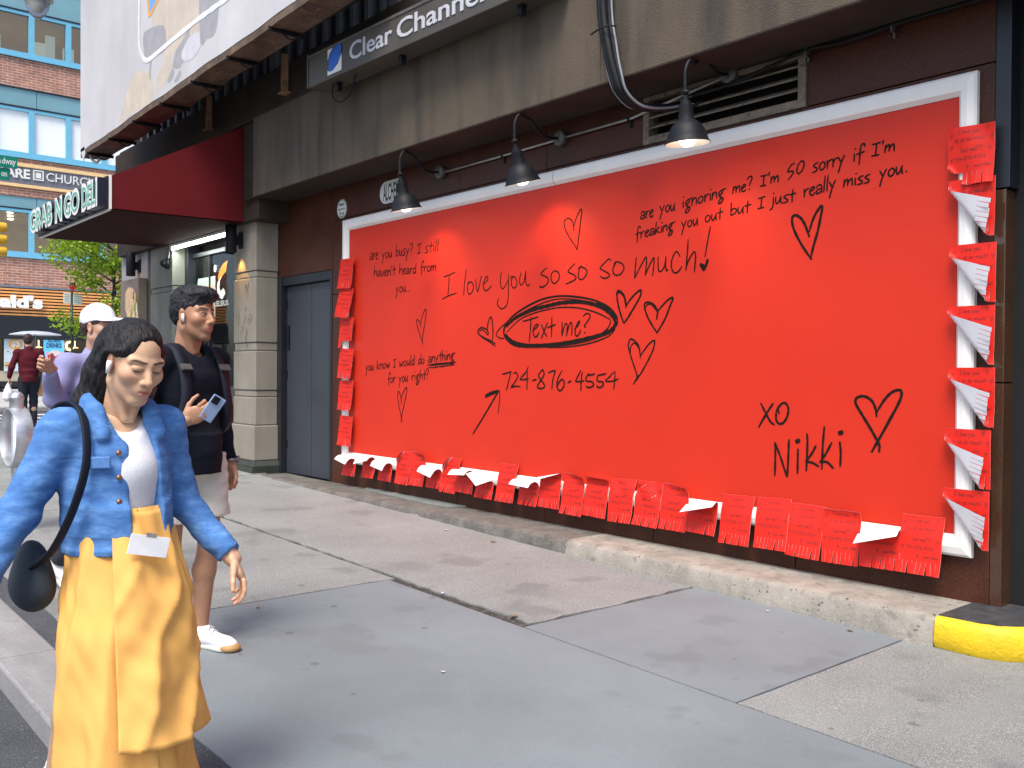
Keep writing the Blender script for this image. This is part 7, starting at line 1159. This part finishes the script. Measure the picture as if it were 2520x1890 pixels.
# phone in the right hand (held: a thing of its own)
hc = J1['wrR']+_nrm((.70,.50,.52))*.10+np.array([.016,.022,.0]); px_, pz_ = _nrm((.30,.42,.86)), _nrm((.86,-.45,-.25)); px_ = _nrm(px_-pz_*(px_@pz_)); py_ = np.cross(pz_, px_)
PH = thing('smartphone', 'pale blue phone held up in the hand of the man in navy', 'phone', wpt(T1, hc)); Rm = Matrix([list(v) for v in (np.array(T1)[:3,:3]@np.stack([px_, py_, pz_], 1))])
mb = MB(); mb.obox(wpt(T1, hc), (.125,.066,.0085), Rm); b = mb.obj('phone_case', pm('pale_blue_case', (.28,.38,.58), .3, var=.05), PH, bevel=.004); mb = MB(); mb.obox(wpt(T1, hc+px_*.040+py_*.012+pz_*.0062), (.035,.035,.004), Rm); [mb.lathe([(0,0),(.007,0),(.007,.003),(0,.003)], wpt(T1, hc+px_*(.040+dx)+py_*(.012+dy)+pz_*.008), Rm, 12) for dx, dy in ((.008,.008),(-.008,-.008),(-.008,.008))]; mb.obj('camera_bump', M['rubber'], b, bevel=.002)
# backpack carried on the back
BP = thing('backpack', 'dark navy backpack strapped over the shoulder of the man in navy', 'backpack', wpt(T1, (-.2,0,1.15))); s = SDF((-.36,-.2,.9), (-.05,.2,1.45), .01); s.ell((-.20,0,1.17), (.09,.14,.22), .05); s.ell((-.22,0,1.08), (.09,.13,.14), .05); V, Q = s.mesh(); M['pack'] = cloth('dark_pack_fabric', (.012,.015,.026), rough=.6); mesh_obj('pack_bag', [(V, Q, None)], M['pack'], BP, T1)
for y in (1,-1):
    P = spline([(-.10,.10*y,1.42),(-.05,.112*y,1.476),(.03,.118*y,1.468),(.085,.122*y,1.40),(.118,.125*y,1.30),(.126,.135*y,1.20),(.10,.16*y,1.10),(.0,.178*y,1.03),(-.12,.15*y,1.02)], 5)
    mb = MB(); L_ = []; R_ = []; U_ = []; Dn = []
    for i, p in enumerate(P):
        t = (P[min(i+1,len(P)-1)]-P[max(i-1,0)]).normalized(); out = Vector((p.x+.02, p.y*.35, (p.z-1.25)*.8)).normalized(); out = (out-t*out.dot(t)).normalized(); sd_ = t.cross(out)*.026
        for q in (p+sd_+out*.004, p-sd_+out*.004, p-sd_-out*.012, p+sd_-out*.012): L_.append(wpt(T1, q))
    mb.add(L_, [(i*4+j, i*4+(j+1)%4, i*4+4+(j+1)%4, i*4+4+j) for i in range(len(P)-1) for j in range(4)], 0, True); st = mb.obj('shoulder_strap', M['pack'], BP)
    mb = MB(); mb.obox(wpt(T1, (.113,.121*y,1.375)), (.03,.058,.012), Matrix([list(r) for r in np.array(T1)[:3,:3]]) @ Matrix.Rotation(rad(55),3,'Y')); mb.obj('strap_buckle', M['steelbox'], st)
# ------------------------------------------------------------------ the woman in denim
SK2 = (.62,.38,.24)
T2 = TM(-2.870, -4.300, rad(9))
J2 = arr(dict(head=(.060,.02,1.412), neck=(-.015,0,1.25), chest=(0,0,1.11), pel=(0,0,.86), shL=(-.01,.16,1.215), shR=(-.015,-.16,1.215), elL=(-.05,.225,.98), wrL=(.12,.315,.79), elR=(-.06,-.262,.98), wrR=(-.01,-.40,.78),
   hipL=(.0,.07,.83), hipR=(0,-.07,.83), knL=(.10,.085,.45), anL=(.12,.08,.09), knR=(-.04,-.085,.44), anR=(-.22,-.085,.14)))
WOM = build_person('woman in blue denim jacket and long orange skirt looking down mid stride', T2, J2, dict(skin=SK2, lip=(.50,.16,.13), brow=(.05,.03,.022), skin_mat=skin_mat('light_skin'), h=.007, hh=.0028, jaw=.93, nr=.046, hs=.93, tr=.84, lids=1, nose=.95, lips=1.05, head_rot=(rad(0),rad(21),rad(-4)),
   handL=dict(fwd=(.35,.25,-.9), thumb_dir=(.9,-.5,.2), curl=(.35,.45,.5,.6), thumb=.35, sc=.92), handR=dict(fwd=(.1,-.25,-.95), thumb_dir=(1,.3,.1), curl=(.4,.5,.55,.6), thumb=.4, sc=.92)))
root = WOM['root']; HR, HO = WOM['HT']
s = SDF((-.24,-.17,-.42), (.14,.17,.16), .0038); s.ell((-.022,0,.040), (.106,.0815,.094), .01); s.ell((-.06,0,.03), (.078,.084,.085), .03)
s.tube([(-.080,-.02,.02),(-.10,-.03,-.08),(-.10,-.05,-.18),(-.115,-.065,-.29)], [.072,.066,.055,.034], .03, (1,1,1)); s.tube([(-.07,.05,.0),(-.085,.085,-.10),(-.075,.105,-.21),(-.06,.10,-.30)], [.055,.045,.036,.02], .03)
s.tube([(.03,-.066,.045),(-.02,-.082,.02),(-.06,-.075,-.03)], [.016,.016,.02], .012); s.tube([(.03,.066,.045),(-.01,.084,.0),(-.03,.086,-.08),(-.04,.09,-.16)], [.016,.018,.018,.016], .012)
s.ell((.122,0,.004), (.074,.072,.088), .012, 'sub'); s.ell((.108,.0,.066), (.058,.060,.062), .014, 'sub'); s.ell((.075,.075,-.05), (.068,.036,.075), .01, 'sub'); s.ell((.065,-.078,-.05), (.07,.036,.085), .01, 'sub'); s.ell((.002,-.092,-.018), (.034,.026,.042), .008, 'sub'); s.cone((.12,.012,.12), (-.03,.012,.155), .006, .004, .012, 'sub')
V, Q = s.mesh(); V = smooth(V, Q, 1); V = wrinkle(V, Q, lambda p: .0035*nz(p, 16, 70, 16)+.0025*nz(p, 40, 120, 24, 5)+.004*(nz(p, 50, 50, 6, 9) if p[2] < -.05 else 0)); mesh_obj('hair', [(V@HR.T+HO, Q, None)], hair_mat('long_black_hair', (.016,.014,.015), (26,80,14)), root, T2)
earbud(root, WOM['HT'], T2, -1)
# white top
s = SDF((-.2,-.25,.8), (.25,.25,1.3), .0075); s.ell((0,0,1.10), (.100,.123,.16), .03); s.ell((.035,0,1.09), (.088,.100,.085), .03); s.ell((0,0,.98), (.100,.114,.15), .05); s.cone((-.02,-.11,1.2), (-.02,.11,1.2), .05, .05, .04); s.ell((.065,0,1.262), (.085,.066,.06), .02, 'sub'); s.half((0,0,.915), (0,0,-1)); V, Q = s.mesh(); V = smooth(V, Q, 1); V = wrinkle(V, Q, lambda p: .004*nz(p, 9, 9, 8)); mesh_obj('white_top', [(V, Q, None)], cloth('white_jersey', (.76,.77,.82)), root, T2)
# denim jacket, open in front
def denim():
    m, nt, b = _new('blue_denim'); L = nt.links; tc = N(nt,'ShaderNodeTexCoord'); n1 = N(nt,'ShaderNodeTexNoise'); n1.inputs['Scale'].default_value = 16; n1.inputs['Detail'].default_value = 8; n1.inputs['Roughness'].default_value = .7; mp = N(nt,'ShaderNodeMapping'); mp.inputs['Scale'].default_value = (1,1,2.6); L.new(tc.outputs['Object'], mp.inputs[0]); L.new(mp.outputs[0], n1.inputs[0])
    rp = N(nt,'ShaderNodeValToRGB'); e = rp.color_ramp.elements; e[0].position = .30; e[0].color = (.055,.15,.40,1); e[1].position = .72; e[1].color = (.17,.35,.68,1); q = e.new(.5); q.color = (.085,.215,.50,1); L.new(n1.outputs[0], rp.inputs[0])
    at = N(nt,'ShaderNodeAttribute'); at.attribute_name = 'Col'; mx = N(nt,'ShaderNodeMixRGB', blend_type='MULTIPLY'); mx.inputs[0].default_value = 1; L.new(rp.outputs[0], mx.inputs[1]); L.new(at.outputs[0], mx.inputs[2])
    wv = N(nt,'ShaderNodeTexWave'); wv.bands_direction = 'DIAGONAL'; wv.inputs['Scale'].default_value = 240; wv.inputs['Distortion'].default_value = 1.5; L.new(tc.outputs['Object'], wv.inputs[0]); m2 = N(nt,'ShaderNodeMixRGB', blend_type='SOFT_LIGHT'); m2.inputs[0].default_value = .3; L.new(mx.outputs[0], m2.inputs[1]); L.new(wv.outputs[0], m2.inputs[2]); L.new(m2.outputs[0], b.inputs['Base Color'])
    b.inputs['Roughness'].default_value = .85; b.inputs['Specular IOR Level'].default_value = .2; bp = N(nt,'ShaderNodeBump'); bp.inputs['Strength'].default_value = .25; bp.inputs['Distance'].default_value = .003; L.new(wv.outputs[0], bp.inputs['Height']); L.new(bp.outputs[0], b.inputs['Normal']); return m
M['denim'] = denim(); s = SDF((-.28,-.52,.74), (.3,.45,1.34), .0068)
s.ell((-.012,0,1.11), (.122,.160,.17), .03); s.cone((-.025,-.15,1.215), (-.025,.15,1.215), .062, .062, .05); s.ell((-.005,0,.99), (.120,.152,.19), .06); s.cut((-.005,0,.855), (-.005,0,.99), .157, .146, .04)
for sd, tt in (('L',.93),('R',.93)): s.cone(J2['sh'+sd], J2['el'+sd], .060, .052, .03); s.cut(J2['el'+sd], along(J2['el'+sd], J2['wr'+sd], tt), .052, .043, .03); s.ell(J2['el'+sd], (.053,.053,.053), .02)
s.tube([(.075,-.085,1.20),(.03,-.085,1.265),(-.03,-.07,1.295),(-.07,0,1.305),(-.03,.07,1.295),(.03,.085,1.265),(.075,.085,1.20)], [.022,.026,.028,.028,.028,.026,.022], .012)
s.ell((.16,.026,.98), (.16,.052,.46), .008, 'sub')
s.ell((-.01,0,1.08), (.100,.128,.20), .01, 'sub'); s.ell((-.005,0,.86), (.130,.134,.12), .01, 'sub'); s.ell((.07,0,1.27), (.11,.055,.10), .01, 'sub'); s.cone((-.01,0,1.22), (-.02,0,1.34), .075, .062, .01, 'sub')
V, Q = s.mesh(); V = smooth(V, Q, 1)
C = np.ones((len(V),3)); 
for zc, wd, dk in ((.865,.004,.62),(.905,.0035,.65),(1.135,.004,.65)): C *= 1-(1-dk)*np.exp(-((V[:,2]-zc+.02*V[:,1])/wd)**2)[:,None]*(np.abs(V[:,1]) < .19)[:,None]
C *= (1+.28*np.exp(-((V[:,2]-.875)/.008)**2))[:,None]
V = wrinkle(V, Q, lambda p: (.008*nz(p, 6, 7, 14)+.004*nz(p, 15, 15, 32, 4)+.0015*nz(p, 40, 40, 60, 8))*(1 if abs(p[1]) > .12 or p[0] < .05 else .35)); JK = mesh_obj('denim_jacket', [(V, Q, C)], M['denim'], root, T2)
mbt = pm('copper_button', (.45,.22,.12), .35, metal=.8)
for z in (.87,.94,1.01,1.08,1.15):
    mb = MB(); q = wpt(T2, (.116-.25*(z-1.03)**2,-.056,z)); mb.lathe([(0,0),(.0085,0),(.0075,.004),(0,.005)], q, Matrix([list(r) for r in np.array(T2)[:3,:3]]) @ Matrix.Rotation(PI/2,3,'Y'), 12); mb.obj('jacket_button', mbt, JK)
mb = MB(); bq = Matrix([list(r) for r in np.array(T2)[:3,:3]])
mb.obox(wpt(T2, (.100,-.112,1.125)), (.010,.070,.035), bq @ Matrix.Rotation(rad(-30),3,'Z')); mb.obj('pocket_flap', pm('plain_denim', (.09,.22,.5), .85, var=.25, scale=25), JK, bevel=.004)
# skirt: wrapped, long on her right, front panel ending higher
M['orange'] = cloth('apricot_orange_cotton', (.88,.47,.13), var=.05, bump=.12, rough=.75)
def skirt(name, z0, z1, grow, a0, a1, off, na, seed, parent, drop):
    mb = MB(); nzv = 44
    def fn(u, v):
        a = a0+(a1-a0)*u; zb = z1+drop*math.cos(a-.6); z = z0+(zb-z0)*v
        rx = .100+.035*min(1,v*2.6)+grow*v+off; ry = .128+.034*min(1,v*2.4)+grow*.8*v+off
        w_ = a*4+4.5*v+1.2*noise.noise(Vector((a*.8, v*2.5, seed))); f = (.018*(1-abs(math.sin(w_)))**1.6+.010*math.sin(a*7-3*v+seed*2)*v)*min(1,v*2.2+.15)+.016*noise.noise(Vector((a*1.6+seed, v*5+a*1.1, seed)))*min(1,v*3)+.007*noise.noise(Vector((a*3.2, v*11-a*2.5, seed+4)))
        cx = .01+.05*v; cy = -.0
        return Vector(wpt(T2, (cx+(rx+f)*math.cos(a), cy+(ry+f)*math.sin(a), z)))
    mb.grid(fn, na, nzv); o = mb.obj(name, M['orange'], parent, fix=False); md = o.modifiers.new('thickness','SOLIDIFY'); md.thickness = .003; return o
SKT = skirt('skirt', .985, .12, .035, 0, 2*PI, 0, 120, 1.3, root, .0)
skirt('skirt_panel', .975, .335, .055, -.55, 1.75, .010, 60, 2.1, SKT, -.02)
bs = [pm('white_shoe', (.7,.7,.68), .6), pm('shoe_rubber', (.5,.48,.45), .6)]
shoe(T2, root, J2['anL']*np.array([1,1,0]), (1,.05,0), (0,0,1), bs, L=.245); shoe(T2, root, J2['anR']+np.array([-.05,0,-.075]), (.8,0,-.5), (.5,0,.8), bs, L=.245)
WC = thing('name_card', 'white card hanging at the waist of the woman in denim', 'card', wpt(T2, (.19,-.03,.90))); mb = MB(); Rm = bq @ Matrix.Rotation(rad(-12),3,'Z') @ Matrix.Rotation(rad(-13),3,'X'); mb.obox(wpt(T2, (.190,-.005,.885)), (.003,.112,.058), Rm); cd = mb.obj('card', pm('white_card', (.82,.82,.84), .35), WC, bevel=.001); mb = MB(); mb.obox(wpt(T2, (.191,.002,.915)), (.006,.028,.011), Rm); mb.obj('clip', M['steel'], cd)
BG = thing('shoulder_bag', 'dark grey bag hanging behind the right arm of the woman in denim', 'bag', wpt(T2, (-.12,-.25,.8))); s = SDF((-.32,-.36,.62), (.06,-.08,1.0), .008); s.ell((-.12,-.20,.79), (.085,.045,.10), .03); s.ell((-.12,-.20,.75), (.09,.05,.06), .04); V, Q = s.mesh(); mesh_obj('bag_body', [(V, Q, None)], cloth('dark_grey_nylon', (.035,.045,.06), rough=.55), BG, T2)
mb = MB(); P = spline([(-.16,-.215,.90),(-.15,-.19,1.05),(-.10,-.15,1.25),(-.03,-.128,1.29),(.05,-.128,1.25),(.098,-.142,1.13),(.085,-.172,1.0),(.02,-.20,.88),(-.06,-.22,.82)],5); mb.tube([wpt(T2, p) for p in P], .0065, 8, 0, 2.6); mb.obj('strap', M['pack'], BG)
# ------------------------------------------------------------------ background pedestrians
def simple_person(label, T, J, cfg, top, bottom, hair=None, cap=None):
    P = build_person(label, T, J, cfg); root = P['root']; HR, HO = P['HT']; q = lambda k: J[k]
    lo = np.min([J[k] for k in J], 0)-.2; hi = np.max([J[k] for k in J], 0)+.2
    s = SDF(lo, hi, .012); c = q('chest'); s.ell(c, (.135,.19,.19), .04); s.cone(q('shL'), q('shR'), .07, .07, .05); s.ell((c+q('pel'))/2, (.13,.175,.2), .06); s.cut(q('pel')+np.array([0,0,-.07]), q('pel')+np.array([0,0,.15]), .16, .15, .04); s.cone(q('neck')-np.array([0,0,.03]), q('neck')+np.array([0,0,.02]), .08, .07, .03)
    for sd in ('L','R'): s.cone(q('sh'+sd), q('el'+sd), .066, .052, .03); s.cut(q('el'+sd), along(q('el'+sd), q('wr'+sd), .92), .052, .042, .03)
    V, Q = s.mesh(); V = smooth(V, Q, 1); V = wrinkle(V, Q, lambda p: .009*nz(p, 6, 6, 13)); mesh_obj('jacket' if cfg.get('jk') else 'shirt', [(V, Q, None)], top, root, T)
    s = SDF(lo, hi, .012); s.ell(q('pel'), (.135,.165,.12), .03)
    for sd in ('L','R'): s.cone(q('hip'+sd), q('kn'+sd), .10, .075, .03); s.cut(q('kn'+sd), along(q('kn'+sd), q('an'+sd), .96), .075, .06, .03)
    V, Q = s.mesh(); V = wrinkle(V, Q, lambda p: .008*nz(p, 7, 7, 12)); mesh_obj('trousers', [(V, Q, None)], bottom, root, T)
    if hair is not None:
        s = SDF((-.15,-.12,-.12), (.15,.12,.18), .006); s.ell((-.022,0,.045), (.106,.083,.092), .01); s.ell((-.06,0,-.0), (.06,.07,.07), .03); s.ell((.118,0,-.01), (.068,.08,.075), .012, 'sub'); s.ell((.05,.085,-.05), (.06,.03,.06), .01, 'sub'); s.ell((.05,-.085,-.05), (.06,.03,.06), .01, 'sub'); V, Q = s.mesh(); V = wrinkle(V, Q, lambda p: .007*nz(p, 35, 35, 35)); mesh_obj('hair', [(V@HR.T+HO, Q, None)], hair, root, T)
    if cap is not None:
        s = SDF((-.16,-.13,-.06), (.26,.13,.18), .004); s.ell((-.02,0,.046), (.112,.088,.100), .01); s.half((0,0,.028), (.22,0,-1)); V, Q = s.mesh(); V = wrinkle(V, Q, lambda p: .0035*nz(p, 20, 20, 14)); C_ = mesh_obj('cap', [(V@HR.T+HO, Q, None)], cap, root, T)
        s = SDF((.03,-.13,-.04), (.26,.13,.12), .004); s.ell((.095,0,.048), (.12,.085,.012), .01); s.ell((-.02,0,.03), (.107,.082,.09), .006, 'sub'); V, Q = s.mesh(); V[:,2] -= 1.6*V[:,1]**2+.05*(V[:,0]-.06); mesh_obj('brim', [(V@HR.T+HO, Q, None)], cap, C_, T)
    for sd in ('L','R'): f = cfg.get('foot'+sd, (1,0,0)); shoe(T, root, J['an'+sd]+np.array(cfg.get('fo'+sd, (0,0,-.09))), f, cfg.get('up'+sd, (0,0,1)), cfg['shoes'], L=.29)
    return P
DK = [pm('black_shoe', (.015,.015,.017), .4), pm('black_sole', (.012,.012,.012), .6)]
def stand(dx=0.0, hd=1.66): return dict(head=(.035,0,hd), neck=(-.02,0,hd-.185), chest=(0,0,hd-.36), pel=(0,0,.95), shL=(-.01,.185,hd-.225), shR=(-.01,-.185,hd-.225), elL=(-.06,.26,hd-.50), wrL=(.03,.27,hd-.74), elR=(-.06,-.26,hd-.50), wrR=(.03,-.27,hd-.74), hipL=(0,.09,.92), hipR=(0,-.09,.92), knL=(.07,.09,.5), anL=(.0,.09,.09), knR=(.02,-.09,.49), anR=(-.22,-.09,.16))
hs_ = dict(fwd=(.15,0,-1), thumb_dir=(1,0,0))
J3 = arr(stand(hd=1.585)); J3['elR'] = np.array((.03,-.30,1.16)); J3['wrR'] = np.array((.14,-.40,1.34))
T3 = TM(-5.83, -3.50, rad(20))
simple_person('person in a white baseball cap and lavender top mostly hidden behind the woman', T3, J3, dict(skin=(.5,.3,.2), lip=(.4,.15,.12), brow=(.05,.035,.025), skin_mat=WOM['body'].data.materials[0], h=.012, hh=.005, fh=.004, head_rot=(rad(10),0,0), handL=hs_, handR=dict(fwd=(.3,-.8,.3), thumb_dir=(.2,.3,1)), shoes=bs, footR=(.8,0,-.5), upR=(.5,0,.8), foR=(-.05,0,-.07)), cloth('lavender_cotton', (.27,.27,.47)), cloth('charcoal_trousers', (.04,.04,.05)), hair_mat('brown_hair', (.06,.04,.03)), cloth('white_cap_cotton', (.76,.78,.85), bump=.15))
J4 = arr(stand(hd=1.66)); J4['elL'] = np.array((-.05,.29,1.17)); J4['wrL'] = np.array((.02,.33,.93)); J4['elR'] = np.array((-.07,-.29,1.17)); J4['wrR'] = np.array((.05,-.26,.93)); J4['anL'] = np.array((-.02,.09,.09)); J4['knR'] = np.array((.12,-.09,.5)); J4['anR'] = np.array((.10,-.09,.09))
T4 = TM(-19.2, -.82, rad(172), grd(-19.3)-.02)
simple_person('man in a maroon fleece seen from behind carrying two bags over the crossing', T4, J4, dict(jk=1, skin=(.5,.3,.22), lip=(.4,.15,.12), brow=(.05,.035,.025), skin_mat=WOM['body'].data.materials[0], h=.014, hh=.006, fh=.005, head_rot=(rad(-18),0,0), handL=dict(fwd=(.1,0,-1), thumb_dir=(1,0,0), curl=(1.0,1.1,1.1,1.1)), handR=dict(fwd=(.1,0,-1), thumb_dir=(1,0,0), curl=(1.0,1.1,1.1,1.1)), shoes=DK), cloth('maroon_fleece', (.085,.008,.016)), cloth('dark_jeans', (.022,.025,.036)), hair_mat('dark_brown_hair', (.045,.028,.022)))
BW = thing('carrier_bag', 'white carrier bag in the left hand of the maroon fleece man', 'bag', wpt(T4, (.02,.34,.6))); s = SDF((-.2,.2,.45), (.2,.48,.95), .012); s.tube([(.03,.335,.87),(.03,.34,.78),(.02,.34,.66),(.02,.34,.60)], [.012,.045,.085,.09], .03); V, Q = s.mesh(); V = wrinkle(V, Q, lambda p: .015*nz(p, 9, 9, 9)); mesh_obj('bag', [(V, Q, None)], pm('white_plastic', (.78,.76,.78), .4), BW, T4)
BK = thing('paper_bag', 'brown paper bag in the right hand of the maroon fleece man', 'bag', wpt(T4, (.08,-.3,.6))); mb = MB(); Rm = Matrix([list(r) for r in np.array(T4)[:3,:3]]) @ Matrix.Rotation(rad(18),3,'X'); mb.obox(wpt(T4, (.06,-.27,.74)), (.11,.20,.26), Rm); mb.obj('bag', pm('kraft_paper', (.38,.23,.11), .8, var=.2, bump=.5, bscale=12), BK, bevel=.01); mb = MB(); mb.tube(spline([wpt(T4, (.05,-.24,.87)), wpt(T4, (.05,-.255,.92)), wpt(T4, (.05,-.28,.87))],4), .005, 5); mb.obj('bag_handle', pm('white_cord', (.7,.7,.7), .6), BK)
J5 = arr(stand(hd=1.64)); J5['knL'] = np.array((.14,.09,.5)); J5['anL'] = np.array((.30,.09,.10)); J5['knR'] = np.array((-.10,-.09,.49)); J5['anR'] = np.array((-.33,-.09,.17))
T5 = TM(-36.9, 2.02, rad(95), grd(-36.9)+.02)
simple_person('person in a white shirt and black trousers walking at the left picture edge', T5, J5, dict(skin=(.45,.27,.18), lip=(.4,.15,.12), brow=(.05,.035,.025), skin_mat=WOM['body'].data.materials[0], h=.016, hh=.008, fh=.006, handL=hs_, handR=hs_, shoes=DK, footR=(.75,0,-.6), upR=(.6,0,.75), foR=(-.05,0,-.08)), cloth('white_shirt_cotton', (.78,.78,.8)), cloth('black_trousers', (.014,.015,.018)), hair_mat('black_hair', (.02,.018,.018)))

# ================================================================== litter
rng = random.Random(31); ml = [pm('pale_scrap', (.6,.58,.54), .8), pm('brown_scrap', (.22,.15,.08), .8)]
for i, (x, y) in enumerate(((-4.55,-1.86),(-3.9,-1.84),(-6.2,-.62),(-5.6,-.60),(-3.1,-.58),(-4.9,-2.9),(-3.4,-2.7),(-2.6,-.55))):
    mb = MB(); z = grd(x)+.004; a = rng.uniform(0,6); l = rng.uniform(.012,.028); P = [(x+math.cos(a+k*1.26)*l*rng.uniform(.5,1.2), y+math.sin(a+k*1.26)*l*rng.uniform(.4,1), z+rng.uniform(0,.006)) for k in range(5)]
    mb.add(P+[(p[0],p[1],p[2]+.0015) for p in P], [(0,1,2,3,4),(9,8,7,6,5)]+[(k,5+k,5+(k+1)%5,(k+1)%5) for k in range(5)]); o = mb.obj('litter_scrap', ml[i % 2])
    tag(o, ('small pale' if i % 2 == 0 else 'small brown')+' scrap of litter lying on the pavement', 'litter', ('pale' if i % 2 == 0 else 'brown')+' litter scraps on the pavement')
